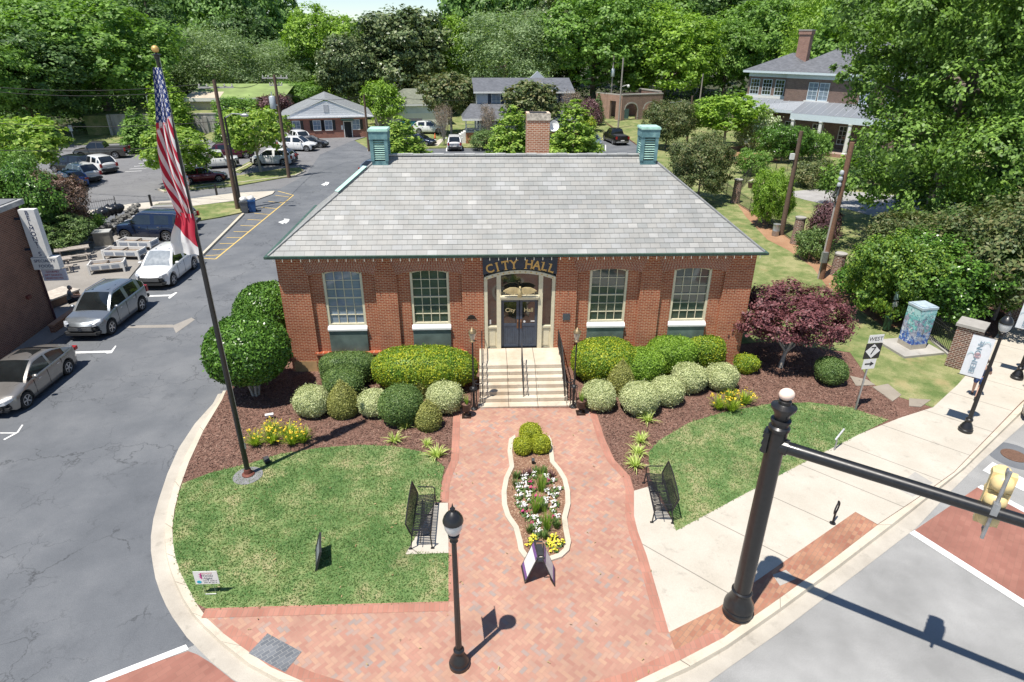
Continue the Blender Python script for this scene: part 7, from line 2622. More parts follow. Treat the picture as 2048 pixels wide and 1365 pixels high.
    b = link("body", bm_, t)
    set_mat(b, colour)
    for nm, me in [("windscreen", ws), ("rear_window", rw_)] + [("side_window", q) for q in sw]:
        o = link(nm, me, t)
        if glass and nm == "windscreen":
            set_mat(o, glass)
    ub = MB().box(-L / 2 + 0.12, L / 2 - 0.12, -W / 2 * 0.72, W / 2 * 0.72, GB + 0.02, 0.62).build("underbody", M_plas, t)
    # pillars' feet, sills, bumpers
    MB().box(wx[1] + R * 1.25, wx[0] - R * 1.25, -W / 2 * 0.965, W / 2 * 0.965, GB - 0.02, GB + 0.045).build("sill", M_plas, t)
    for w in wx:
        for s in (-1, 1):
            M = Matrix.Translation((w, s * (W / 2 - 0.10), R)) @ Matrix.Rotation(-s * math.pi / 2, 4, 'X')
            wh = MB().lathe([(R * 0.66, -0.11), (R * 0.94, -0.11), (R, -0.07), (R, 0.07), (R * 0.94, 0.10), (R * 0.68, 0.10), (R * 0.66, 0.07)], (0, 0, 0), 24, M).build("wheel", M_rubber, t, 50)
            rm = MB().lathe([(R * 0.67, 0.03), (R * 0.68, 0.105), (R * 0.62, 0.108), (R * 0.60, 0.05)], (0, 0, 0), 24, M)
            for k in range(5):
                a = k * 2 * math.pi / 5
                rm.cbox(Vector((0, 0, 0)), (0.01, 0.01, 0.01))
                del rm.v[-8:], rm.f[-6:]
                Q = M @ Matrix.Rotation(a, 4, 'Z')
                rm.box(R * 0.10, R * 0.63, -R * 0.085, R * 0.085, 0.06, 0.098, Q)
            rm.lathe([(R * 0.16, 0.05), (R * 0.16, 0.105), (R * 0.10, 0.112)], (0, 0, 0), 14, M)
            rm.build("rim", M_alloy, wh, 40)
    zn = lerp_tab(top, 0.02)
    big = kind in ("pickup", "big_suv", "suv", "jeep")
    gw = W * (0.29 if big else 0.24)
    gr_ = MB()
    gz0, gz1 = (0.50 if big else 0.42), zn - 0.07
    gr_.box(xf - 0.06, xf + 0.02, -gw, gw, gz0 + 0.02, gz1)
    gg = gr_.build("grille", M_plas, t)
    ch_ = MB()
    for k in range(3 if big else 2):
        z_ = gz0 + 0.08 + k * (gz1 - gz0 - 0.10) / (3 if big else 2)
        ch_.box(xf + 0.02, xf + 0.032, -gw * 0.95, gw * 0.95, z_, z_ + 0.022)
    ch_.build("grille_bar", plain("dull_chrome", (0.32, 0.33, 0.34), 0.35, 0.6, var=0.1), gg)
    MB().box(xf - 0.08, xf + 0.012, -W * 0.30, W * 0.30, GB + 0.10, gz0 - 0.04).build("air_intake", M_plas, t)
    for s in (-1, 1):
        MB().box(xf - 0.24, xf - 0.06, s * W * 0.34 if s > 0 else s * W * 0.43, s * W * 0.43 if s > 0 else s * W * 0.34, GB + 0.14, GB + 0.24).build("fog_lamp", M_plas, t)
    if emblem:
        MB().lathe([(0.10, 0), (0.10, 0.012), (0.085, 0.012)], (0, 0, 0), 18, Matrix.Translation((xf + 0.033, 0, (gz0 + gz1) / 2 + 0.03)) @ Matrix.Rotation(math.pi / 2, 4, 'Y')).build("emblem", M_chrome, gg)
        st_ = MB()
        for k in range(3):
            a = math.pi / 2 + k * 2 * math.pi / 3
            st_.tube([(xf + 0.048, 0, (gz0 + gz1) / 2 + 0.03), (xf + 0.048, 0.085 * math.cos(a), (gz0 + gz1) / 2 + 0.03 + 0.085 * math.sin(a))], [0.014, 0.004], 5)
        st_.build("emblem_star", M_plas, gg)
    for s in (-1, 1):
        xh = xf - L * 0.045
        hw = halfw(xh)
        zh = lerp_tab(top, 0.045) - 0.13
        h = MB()
        for k in range(5):
            pass
        h.add([(xf - 0.005, s * gw * 1.04, zh - 0.02), (xf - 0.07, s * hw * 0.86, zh + 0.0), (xf - 0.34, s * (hw + 0.035), zh + 0.07), (xf - 0.34, s * (hw + 0.03), zh + 0.16), (xf - 0.08, s * hw * 0.84, zh + 0.125), (xf + 0.0, s * gw * 1.04, zh + 0.085),
               (xf - 0.2, s * gw * 1.04, zh - 0.02), (xf - 0.3, s * hw * 0.8, zh), (xf - 0.45, s * hw * 0.8, zh + 0.07), (xf - 0.45, s * hw * 0.8, zh + 0.15), (xf - 0.3, s * hw * 0.8, zh + 0.12), (xf - 0.2, s * gw * 1.04, zh + 0.08)],
              [(0, 1, 4, 5), (1, 2, 3, 4), (5, 4, 10, 11), (4, 3, 9, 10), (0, 6, 7, 1), (1, 7, 8, 2)])
        h.build("headlight", plain("headlight_lens", (0.55, 0.57, 0.60), 0.12, 0.3, var=0.2, scale=9), t)
        tl_ = MB()
        zt2 = lerp_tab(top, 0.985) - 0.10
        hwr = halfw(-xf + 0.12)
        if big:
            tl_.box(-xf - 0.01, -xf + 0.16, s * hwr * 0.80 if s > 0 else s * hwr * 1.015, s * hwr * 1.015 if s > 0 else s * hwr * 0.80, zt2 - 0.28, zt2 + 0.06)
        else:
            tl_.box(-xf - 0.012, -xf + 0.20, s * hwr * 0.58 if s > 0 else s * hwr * 1.012, s * hwr * 1.012 if s > 0 else s * hwr * 0.58, zt2 - 0.10, zt2 + 0.05)
        tl_.build("tail_light", M_tail, t)
        xm = g0 - (g0 - g1) * 0.42
        zmr = lerp_tab(top, (xf - xm) / L) + 0.08
        mr = MB()
        mr.ell((xm, s * (halfw(xm) + 0.10), zmr), (0.09, 0.13, 0.085), 10, 6)
        mr.build("mirror", colour if kind != "jeep" else M_plas, t, 60)
        hd = MB()
        for fx in ((0.40, 0.66) if kind not in ("pickup",) else (0.44, 0.585)):
            x = xf - L * fx
            hd.box(x - 0.11, x + 0.03, s * (halfw(x) * 0.985) if s > 0 else s * (halfw(x) + 0.015), s * (halfw(x) + 0.015) if s > 0 else s * halfw(x) * 0.985, lerp_tab(top, fx) - 0.19, lerp_tab(top, fx) - 0.155)
        hd.build("handle", M_chrome, t)
        for fx in ((0.335, 0.52, 0.72) if kind != "pickup" else (0.32, 0.47, 0.615)):
            x = xf - L * fx
            y_ = halfw(x)
            MB().box(x - 0.006, x + 0.006, s * (y_ * 0.97) if s > 0 else s * (y_ + 0.003), s * (y_ + 0.003) if s > 0 else s * y_ * 0.97, GB + 0.10, lerp_tab(top, fx) - 0.08).build("door_gap", M_dark, t)
    MB().box(-xf - 0.02, -xf + 0.02, -0.26, 0.26, 0.62 if big else 0.55, 0.75 if big else 0.68).build("number_plate", M_white, t)
    if big:
        MB().box(-xf - 0.06, -xf + 0.1, -W / 2 * 0.88, W / 2 * 0.88, 0.42, 0.58).build("rear_bumper", M_chrome if kind == "pickup" else M_plas, t)
        MB().box(xf - 0.1, xf + 0.05, -W / 2 * 0.72, W / 2 * 0.72, 0.34, 0.46).build("front_bumper", M_plas if kind != "pickup" else M_chrome, t)
    if kind == "pickup":
        MB().box(-xf + 0.08, xf - L * 0.635, -W / 2 * 0.80, W / 2 * 0.80, 1.262, 1.30).build("bed_cover", M_plas, t)
    if kind == "jeep":
        MB().lathe([(0.40, 0), (0.40, 0.2), (0.3, 0.22)], (0, 0, 0), 18, Matrix.Translation((-xf - 0.0, 0, 1.0)) @ Matrix.Rotation(-math.pi / 2, 4, 'Y')).build("spare_wheel", M_rubber, t, 50)
        for w in wx:
            MB().box(w - 0.62, w + 0.62, -W / 2 - 0.10, W / 2 + 0.10, 0.92, 0.97).build("fender", M_plas, t)
    if rails:
        for s in (-1, 1):
            y = s * W / 2 * 0.70
            MB().tube([(g1 - 0.1, y, H - 0.03), (g1 - 0.25, y, H + 0.045), (g2 + 0.2, y, H + 0.02), (g2 + 0.05, y, H - 0.06)], 0.022, 6).build("roof_rail", M_chrome if rails == 1 else M_plas, t)
    if sunroof:
        MB().box(g1 - 1.0, g1 - 0.25, -0.42, 0.42, H + 0.0, H + 0.022).build("sunroof", M_carglass, t)
    return t


def car_px(kind, label, wf, wr, colour, side=1, **kw):
    """wf, wr: pixels where the front and rear tyre on the visible side touch the ground; side=+1 if that is the car's left (driver's) side"""
    K = KINDS[kind]
    z = kw.pop("z", 0.0)
    f, r = G(*wf, z), G(*wr, z)
    h = math.atan2(f.y - r.y, f.x - r.x)
    d = Vector((math.cos(h), math.sin(h), 0))
    n = Vector((-d.y, d.x, 0))          # the car's left
    mid = (f + r) / 2 - n * side * (K["W"] / 2 - 0.10)
    c = mid - d * (K["L"] / 2 - K["fo"] - K["wb"] / 2)
    return car(kind, label, loc=(c.x, c.y), heading=h, colour=colour, z=z, **kw)


C_grey = paint("warm_grey", (0.30, 0.285, 0.265), 0.6)
C_silver = paint("silver_blue", (0.25, 0.275, 0.30), 0.65)
C_white = paint("white", (0.74, 0.74, 0.73))
C_navy = paint("navy", (0.010, 0.020, 0.055), 0.3)
C_blue = paint("bright_blue", (0.012, 0.10, 0.38), 0.3)
C_red = paint("dark_red", (0.13, 0.010, 0.014), 0.3)
C_maroon = paint("maroon", (0.09, 0.009, 0.022), 0.3)
C_black = paint("black", (0.012, 0.012, 0.014), 0.3)
C_gun = paint("gunmetal", (0.085, 0.08, 0.072), 0.5)
C_steel = paint("steel_blue", (0.19, 0.24, 0.30), 0.5)
C_beige = paint("beige", (0.52, 0.47, 0.38), 0.3)
M_screen_refl = plain("windscreen_painted_reflection", (0.22, 0.25, 0.28), 0.2, var=0.1)  # grey reflection put into the colour of the windscreen

car_px("sedan", "grey four-door saloon with a dark sunroof, cut off by the left edge", (55, 815), (138, 748), C_grey, 1, sunroof=True)
car_px("suv", "silver suv with roof rails and sunroof parked between the shop and the driveway", (225, 668), (284, 622), C_silver, 1, rails=1, sunroof=True, emblem=True)
car_px("suv", "white suv with a greyish reflection in its windscreen parked beside the planters", (347, 572), (389, 538), C_white, 1, sunroof=True, glass=M_screen_refl, rails=2)
car_px("big_suv", "dark blue large suv parked side-on beyond the planters", (254, 482), (338, 484), C_navy, 1, rails=1)
car("suv", "beige suv just behind the dark blue one, only its roof showing", loc=(G(330, 458).x, G(330, 458).y), heading=math.pi + 0.1, colour=C_beige, rails=2)
car_px("pickup", "dark grey pickup truck alone at the back of the left lot", (166, 320), (232, 318), C_gun, -1 * -1)
car_px("suv", "white suv beside the dark pickup, back one of two white cars there", (206, 338), (231, 344), C_white, -1)
car_px("suv", "white suv with dark rear window, front one of two by the young maple", (170, 355), (199, 362), C_white, -1)
car_px("hatch", "bright blue hatchback between a white suv and a dark red car", (147, 366), (176, 373), C_blue, -1)
car_px("hatch", "dark red car half hidden by the plum-leaved bush", (128, 385), (154, 389), C_red, -1)
car("suv", "black car mostly hidden under the young maple in the left lot", loc=(G(150, 344).x, G(150, 344).y), heading=2.9, colour=C_black)
car_px("sedan", "glossy dark red saloon parked behind the flag", (431, 365), (388, 369), C_red, -1)
car_px("jeep", "white boxy off-road car left of the lamp pole", (460, 337), (414, 340), C_white, -1)
car_px("suv", "maroon suv behind the white off-road car", (487, 318), (448, 320), C_maroon, -1)
car_px("suv", "white suv under the tree of the lot island", (518, 332), (566, 332), C_white, 1)
car_px("sedan", "black car beside the white one under the island tree", (563, 316), (591, 322), C_black, -1)
car_px("suv", "white suv facing the driveway, second from the brick office", (611, 304), (574, 303), C_white, -1)
car("sedan", "dark car squeezed between two white suvs near the brick office", loc=(G(622, 295).x, G(622, 295).y), heading=0.05, colour=C_black)
car_px("suv", "white suv nearest the brick office", (598, 282), (622, 290), C_white, -1)
car_px("suv", "white suv parked side-on before the low white garage", (876, 268), (839, 268), C_white, -1)
car_px("sedan", "navy saloon parked behind the left roof vent and its maple", (852, 293), (818, 291), C_navy, -1)
car("suv", "white suv seen from behind with a rack on its roof, before the grey house", loc=(G(909, 298).x, G(909, 298).y), heading=math.pi / 2 + 0.05, colour=C_white, rails=1)
car("pickup", "black pickup truck seen from behind at the rear lot's right end", loc=(G(1230, 286).x, G(1230, 286).y), heading=math.pi / 2 + 0.16, colour=C_black)
car("sedan", "steel blue car facing the camera beside the black pickup", loc=(G(1184, 291).x, G(1184, 291).y), heading=-math.pi / 2 + 0.1, colour=C_steel)
car("suv", "dark suv hidden behind the city hall chimney", loc=(G(1095, 296).x, G(1095, 296).y), heading=math.pi / 2, colour=C_black)
car("sedan", "grey car in the driveway just past the left roof corner", loc=(G(752, 346).x, G(752, 346).y), heading=1.25, colour=C_steel)
car("sedan", "dark grey car at the kerb cut off by the right edge", loc=(G(2105, 815).x, G(2105, 815).y), heading=0.80, colour=C_gun)
cn = thing("traffic_cone", "orange traffic cone beside the side-on white suv", "traffic cone", G(870, 277))
MB().lathe([(0.14, 0.03), (0.03, 0.70), (0.02, 0.71)], n=12).build("cone", plain("safety_orange", (0.70, 0.13, 0.03), 0.5), cn, 40)
MB().box(-0.19, 0.19, -0.19, 0.19, 0, 0.03).build("base", M_rubber, cn)


# ================================================================== PEOPLE
def skin_body(name, joints, edges, mat, parent, root):
    me = bpy.data.meshes.new(name)
    me.from_pydata([j[0] for j in joints], edges, [])
    o = link(name, me, parent)
    sk = o.modifiers.new("skin", 'SKIN')
    ss_ = o.modifiers.new("smooth", 'SUBSURF')
    ss_.levels = ss_.render_levels = 2
    for i, j in enumerate(joints):
        d = me.skin_vertices[0].data[i]
        r = j[1]
        d.radius = r if hasattr(r, '__len__') else (r, r)
        d.use_root = (i == root)
    dg = bpy.context.evaluated_depsgraph_get()
    nm = bpy.data.meshes.new_from_object(o.evaluated_get(dg))
    o.modifiers.clear()
    o.data = nm
    nm.shade_smooth()
    nm.materials.clear()
    nm.materials.append(mat)
    bpy.data.meshes.remove(me)
    return o


M_skin = plain("skin", (0.50, 0.30, 0.22), 0.55, var=0.08)


def person(label, loc, rz, pose, shirt, legs_mat, hair, shorts=True, shoe=M_dark, hat=None):
    """pose: joints in metres, facing local -y"""
    t = thing("person", label, "person", loc, rz)
    J, E, ix = [], [], {}

    def jn_(n, p, r, par=None):
        ix[n] = len(J)
        J.append((p, r))
        if par is not None:
            E.append((ix[par], ix[n]))
    P = pose
    jn_("pelvis", P["pelvis"], (0.15, 0.105))
    jn_("waist", P["waist"], (0.125, 0.09), "pelvis")
    jn_("chest", P["chest"], (0.155, 0.105), "waist")
    jn_("neck0", P["neck"], 0.06, "chest")
    hd = Vector(P["head"])
    jn_("neck1", tuple(Vector(P["neck"]).lerp(hd, 0.45)), 0.052, "neck0")
    for s in ("l", "r"):
        jn_("sh" + s, P["sh" + s], 0.062, "chest")
        jn_("el" + s, P["el" + s], 0.043, "sh" + s)
        jn_("wr" + s, P["wr" + s], 0.029, "el" + s)
        w, e = Vector(P["wr" + s]), Vector(P["el" + s])
        d = (w - e).normalized()
        sd_ = d.cross(Vector((0, 1, 0.2))).normalized()
        pm = w + d * 0.055
        jn_("pm" + s, tuple(pm), (0.036, 0.018), "wr" + s)
        for k in range(4):
            a = pm + sd_ * (k - 1.5) * 0.020 + d * 0.035
            L_ = (0.06, 0.072, 0.068, 0.052)[k]
            jn_("f%d%s" % (k, s), tuple(a), 0.0095, "pm" + s)
            jn_("g%d%s" % (k, s), tuple(a + d * L_ * 0.6 + Vector((0, -0.012, 0))), 0.0088, "f%d%s" % (k, s))
            jn_("h%d%s" % (k, s), tuple(a + d * L_ + Vector((0, -0.03, 0))), 0.0075, "g%d%s" % (k, s))
        jn_("t0" + s, tuple(pm + sd_ * -0.04 - d * 0.01), 0.0105, "pm" + s)
        jn_("t1" + s, tuple(pm + sd_ * -0.065 + d * 0.03), 0.009, "t0" + s)
        jn_("hp" + s, P["hp" + s], 0.095, "pelvis")
        jn_("kn" + s, P["kn" + s], 0.060, "hp" + s)
        k_, a_ = Vector(P["kn" + s]), Vector(P["an" + s])
        jn_("ca" + s, tuple(k_.lerp(a_, 0.35)), 0.056, "kn" + s)
        jn_("an" + s, P["an" + s], 0.036, "ca" + s)
        fd = Vector(P.get("ft" + s, (0, -1, 0)))
        jn_("to" + s, tuple(a_ + fd * 0.15 + Vector((0, 0, -0.045))), 0.034, "an" + s)
    skin_body("body", J, E, M_skin, t, 0)
    # head with face
    h = MB().ell(tuple(hd), (0.076, 0.095, 0.115), 16, 12)
    h.ell((hd.x, hd.y - 0.055, hd.z - 0.075), (0.045, 0.045, 0.04), 10, 6)
    h.tube([(hd.x, hd.y - 0.085, hd.z + 0.02), (hd.x, hd.y - 0.115, hd.z - 0.02)], [0.010, 0.016], 6)
    for s in (-1, 1):
        h.ell((hd.x + s * 0.078, hd.y, hd.z), (0.012, 0.022, 0.03), 8, 6)
    h.build("head", M_skin, t, 60)
    for s in (-1, 1):
        MB().ell((hd.x + s * 0.03, hd.y - 0.088, hd.z + 0.012), (0.011, 0.008, 0.008), 8, 6).build("eye", M_dark, t)
    MB().ell((hd.x, hd.y - 0.094, hd.z - 0.055), (0.024, 0.008, 0.007), 8, 4).build("mouth", plain("lips", (0.34, 0.13, 0.11), 0.5), t)
    hr = MB().ell((hd.x, hd.y + 0.018, hd.z + 0.022), (0.088, 0.100, 0.112), 16, 10)
    hr.v = [(x, y + (0.05 if (z < hd.z + 0.05 and y < hd.y - 0.05) else 0), z) for x, y, z in hr.v]
    if P.get("pony"):
        hr.tube([(hd.x, hd.y + 0.10, hd.z + 0.04), (hd.x, hd.y + 0.17, hd.z - 0.04), (hd.x, hd.y + 0.14, hd.z - 0.2)], [0.03, 0.035, 0.012], 8)
    hr.build("hair", hair, t, 60)
    # clothing: shells that follow torso, upper arms and thighs
    cj, ce = [], []
    cj += [(P["pelvis"], (0.165, 0.12)), (P["waist"], (0.145, 0.108)), (P["chest"], (0.172, 0.122)), (tuple(Vector(P["chest"]).lerp(Vector(P["neck"]), 0.75)), (0.09, 0.075))]
    ce += [(0, 1), (1, 2), (2, 3)]
    for s in ("l", "r"):
        n = len(cj)
        cj += [(P["sh" + s], 0.078), (tuple(Vector(P["sh" + s]).lerp(Vector(P["el" + s]), 0.6)), 0.062)]
        ce += [(2, n), (n, n + 1)]
    skin_body("shirt", cj, ce, shirt, t, 0)
    cj, ce = [(tuple(Vector(P["pelvis"]) + Vector((0, 0, 0.02))), (0.168, 0.125))], []
    for s in ("l", "r"):
        n = len(cj)
        e = 0.75 if shorts else 1.0
        cj += [(P["hp" + s], 0.112), (tuple(Vector(P["hp" + s]).lerp(Vector(P["kn" + s]), e)), 0.092 if shorts else 0.075)]
        ce += [(0, n), (n, n + 1)]
        if not shorts:
            cj += [(P["an" + s], 0.055)]
            ce += [(n + 1, n + 2)]
    skin_body("shorts" if shorts else "trousers", cj, ce, legs_mat, t, 0)
    for s in ("l", "r"):
        a_ = Vector(P["an" + s])
        fd = Vector(P.get("ft" + s, (0, -1, 0)))
        sh = MB().ell((0, 0, 0), (0.048, 0.135, 0.045), 12, 8)
        rz_ = math.atan2(fd.y, fd.x) + math.pi / 2
        tilt = math.asin(max(-1, min(1, fd.z)))
        c_ = a_ + fd * 0.06 + Vector((0, 0, -0.05))
        o_ = sh.build("shoe", shoe, t, 60)
        o_.location, o_.rotation_euler = c_, (-tilt, 0, rz_)
    return t


STAND = dict(pelvis=(0, 0, 0.95), waist=(0, 0.0, 1.10), chest=(0, 0.0, 1.32), neck=(0, 0.01, 1.50), head=(0, -0.02, 1.64), shl=(0.19, 0, 1.42), ell=(0.25, 0.02, 1.14), wrl=(0.24, -0.08, 0.91), shr=(-0.19, 0, 1.42), elr=(-0.25, 0.02, 1.14), wrr=(-0.24, -0.06, 0.91),
             hpl=(0.10, 0, 0.90), knl=(0.11, -0.02, 0.50), anl=(0.11, 0.02, 0.09), hpr=(-0.10, 0, 0.90), knr=(-0.11, -0.02, 0.50), anr=(-0.11, 0.02, 0.09))
WALK = dict(STAND, pony=True, knl=(0.09, -0.14, 0.52), anl=(0.08, -0.27, 0.10), knr=(-0.09, 0.02, 0.50), anr=(-0.08, 0.32, 0.20), ftr=(0, -0.75, -0.66), ftl=(0, -0.97, 0.22), ell=(0.26, 0.12, 1.16), wrl=(0.25, 0.02, 0.93), elr=(-0.27, -0.08, 1.16), wrr=(-0.24, -0.28, 1.06))
SIT = dict(pelvis=(0, 0.12, 0.52), waist=(0, 0.10, 0.68), chest=(0, 0.02, 0.90), neck=(0, -0.02, 1.08), head=(0, -0.07, 1.22), shl=(0.19, 0.0, 1.00), ell=(0.26, -0.10, 0.75), wrl=(0.14, -0.30, 0.72), shr=(-0.19, 0.0, 1.00), elr=(-0.26, -0.10, 0.75), wrr=(-0.14, -0.30, 0.72),
           hpl=(0.10, 0.06, 0.52), knl=(0.12, -0.36, 0.54), anl=(0.12, -0.38, 0.09), hpr=(-0.10, 0.06, 0.52), knr=(-0.12, -0.36, 0.54), anr=(-0.12, -0.38, 0.09))
M_hairb = plain("brown_hair", (0.09, 0.05, 0.03), 0.6, var=0.3, scale=20)
M_hairg = plain("grey_hair", (0.22, 0.20, 0.18), 0.7, var=0.2, scale=20)
pb = G(1946, 795, 0.131)
person("person in a navy top and blue shorts walking up the sidewalk behind the banner", pb, math.pi - 0.75, WALK, plain("navy_cloth", (0.02, 0.03, 0.07), 0.8), plain("royal_blue_cloth", (0.03, 0.07, 0.22), 0.8), M_hairb, True, plain("dark_shoe", (0.04, 0.035, 0.035), 0.6))
pb = G(152, 618, 0.06)
person("person in a grey shirt sitting on the low platform behind the silver suv", (pb.x, pb.y - 0.1, 0.06), 2.2, SIT, plain("grey_cloth", (0.16, 0.17, 0.17), 0.8), M_dark, M_hairg, False, M_dark)
pb = G(378, 383, 0.02)
person("person in a pale top and white shorts standing beside the glossy dark red saloon", pb, 2.6, STAND, plain("pale_blue_cloth", (0.42, 0.46, 0.52), 0.8), plain("white_cloth", (0.66, 0.65, 0.62), 0.8), M_hairb, True, M_white)
# ================================================================== BUILDINGS IN THE BACKGROUND
def hip_roof(parent, x0, x1, y0, y1, ze, zr, mat, over=0.45, gable_front=False, thick=0.12, rx=None, fascia=M_white, front=None):
    """roof over the plan x0..x1, y0..y1; ridge along the longer side (or front to back for a front gable)"""
    a, b, c, d = x0 - over, x1 + over, y0 - (over if front is None else front), y1 + over
    P = []
    if gable_front:
        m = (a + b) / 2
        P += [slope([(a, d, ze), (a, c, ze), (m, c, zr), (m, d, zr)]), slope([(b, c, ze), (b, d, ze), (m, d, zr), (m, c, zr)])]
    elif (b - a) >= (d - c):
        h = (d - c) / 2
        m = (c + d) / 2
        i = h if rx is None else rx
        P += [slope([(a, c, ze), (b, c, ze), (b - i, m, zr), (a + i, m, zr)]), slope([(b, d, ze), (a, d, ze), (a + i, m, zr), (b - i, m, zr)]),
              slope([(a, d, ze), (a, c, ze), (a + i, m, zr)]), slope([(b, c, ze), (b, d, ze), (b - i, m, zr)])]
    else:
        h = (b - a) / 2
        m = (a + b) / 2
        P += [slope([(a, c, ze), (b, c, ze), (m, c + h, zr)]), slope([(b, d, ze), (a, d, ze), (m, d - h, zr)]),
              slope([(a, d, ze), (a, c, ze), (m, c + h, zr), (m, d - h, zr)]), slope([(b, c, ze), (b, d, ze), (m, d - h, zr), (m, c + h, zr)])]
    r = uv_mesh("roof", P, mat, parent)
    if not gable_front:
        MB().box(a, b, c, c + 0.08, ze - 0.28, ze - 0.012).box(a, b, d - 0.08, d, ze - 0.28, ze - 0.012).box(a, a + 0.08, c + 0.08, d - 0.08, ze - 0.28, ze - 0.012).box(b - 0.08, b, c + 0.08, d - 0.08, ze - 0.28, ze - 0.012).box(a + 0.08, b - 0.08, c + 0.08, d - 0.08, ze - 0.10, ze - 0.06).build("fascia", fascia, r)
    else:
        m = (a + b) / 2
        k = (zr - ze) / (m - a)
        MB().prismy([(a, ze - 0.22), (a, ze - 0.015), (m, zr - 0.015), (b, ze - 0.015), (b, ze - 0.22), (m, zr - 0.22)], c, c + 0.1).box(a, a + 0.1, c + 0.1, d, ze - 0.22, ze - 0.03).box(b - 0.1, b, c + 0.1, d, ze - 0.22, ze - 0.03).build("fascia", fascia, r)
    return r


def window(parent, x, z0, z1, w, y, frame=M_white, glass=M_glass, shutters=None, rows=2, cols=2, sill=True):
    """window on a wall facing local -y at depth y"""
    f = MB()
    t = 0.07
    f.box(x - w / 2 - t, x - w / 2, y - 0.05, y + 0.02, z0 - t, z1 + t).box(x + w / 2, x + w / 2 + t, y - 0.05, y + 0.02, z0 - t, z1 + t)
    f.box(x - w / 2, x + w / 2, y - 0.05, y + 0.02, z1, z1 + t).box(x - w / 2 - (0.06 if sill else 0), x + w / 2 + (0.06 if sill else 0), y - 0.09, y + 0.02, z0 - t - 0.05, z0) if sill else None
    for k in range(1, rows):
        z = z0 + (z1 - z0) * k / rows
        f.box(x - w / 2, x + w / 2, y - 0.035, y - 0.012, z - 0.02, z + 0.02)
    for k in range(1, cols):
        xx = x - w / 2 + w * k / cols
        f.box(xx - 0.018, xx + 0.018, y - 0.034, y - 0.0125, z0, z1)
    o = f.build("window", frame, parent)
    MB().box(x - w / 2, x + w / 2, y - 0.010, y - 0.004, z0, z1).build("pane", glass, o)
    if shutters:
        for s in (-1, 1):
            a, b = sorted((x + s * (w / 2 + 0.09), x + s * (w / 2 + 0.09 + w * 0.42)))
            m = MB().box(a, b, y - 0.05, y - 0.004, z0 - 0.05, z1 + 0.05)
            for k in range(8):
                z = z0 + (z1 - z0) * (k + 0.5) / 8
                m.box(a + 0.05, b - 0.05, y - 0.062, y - 0.05, z - 0.03, z + 0.03)
            m.build("shutter", shutters, o)
    return o


# ---- brick office with a white front gable
a, b = G(577, 279), G(738, 274)
of = thing("brick_office", "low red brick office with a wide white front gable and black shutters", "office building", (a.x, a.y, 0), ang(a, b))
Wd = (b - a).length
ze = TOP(a, 575, 236)
MB().box(0, Wd, 0, 0.25, -0.2, ze).box(0, 0.25, 0.25, 11, -0.2, ze).box(Wd - 0.25, Wd, 0.25, 11, -0.2, ze).box(0.25, Wd - 0.25, 10.75, 11, -0.2, ze).build("wall", brick_mat("office_brick", (0.24, 0.075, 0.05), (0.30, 0.10, 0.07), (0.33, 0.22, 0.17)), of)
gz = ze + Wd * 0.195
MB().prismy([(-0.8, ze + 0.04), (Wd + 0.8, ze + 0.04), (Wd / 2, gz)], -0.06, 0.05).build("gable", plain("white_siding", (0.70, 0.71, 0.72), 0.6, var=0.05), of)
gs = MB()
for k in range(9):
    z = ze + 0.3 + k * 0.3
    hw = (Wd / 2 + 0.8) * (gz - z) / (gz - ze)
    if hw > 0.3:
        gs.box(Wd / 2 - hw + 0.2, Wd / 2 + hw - 0.2, -0.068, -0.06, z, z + 0.03)
gs.box(-0.9, Wd + 0.9, -0.4, -0.07, ze - 0.12, ze + 0.03)
gs.build("siding_shade_strips", plain("shaded_white", (0.60, 0.61, 0.62), 0.6), of)  # darker white paints the shade lines between boards; the ledge shares it
hip_roof(of, 0, Wd, 0, 11, ze + 0.02, gz + 0.35, M_shingle_lt, 0.9, True, front=0.13)
MB().box(Wd / 2 - 0.35, Wd / 2 + 0.35, -0.11, -0.062, gz - 1.55, gz - 0.55).build("gable_vent", plain("vent_grey", (0.42, 0.43, 0.45), 0.6), of)
k_ = Wd / 161.0
for u in (596, 636, 659, 714):
    window(of, (u - 577) * k_, ze - 1.75, ze - 0.5, 0.95, 0.0, shutters=M_black, glass=M_gl_blue)
dx = (697 - 577) * k_
d_ = MB().box(dx - 0.5, dx + 0.5, -0.05, -0.005, 0.05, 2.15).build("door", M_dark, of)
MB().box(dx - 0.6, dx - 0.5, -0.08, -0.005, 0, 2.2).box(dx + 0.5, dx + 0.6, -0.08, -0.005, 0, 2.2).box(dx - 0.6, dx + 0.6, -0.08, -0.005, 2.2, 2.3).build("frame", M_white, d_)
MB().prism([(dx - 0.9, -0.9), (dx + 0.9, -0.9), (dx + 0.9, -0.09), (dx - 0.9, -0.09)], 2.42, 2.62).build("awning", plain("dark_green_awning", (0.02, 0.05, 0.04), 0.7), of)
MB().box(dx - 0.95, dx - 0.68, -0.05, -0.005, 1.1, 1.7).build("notice", M_white, of)

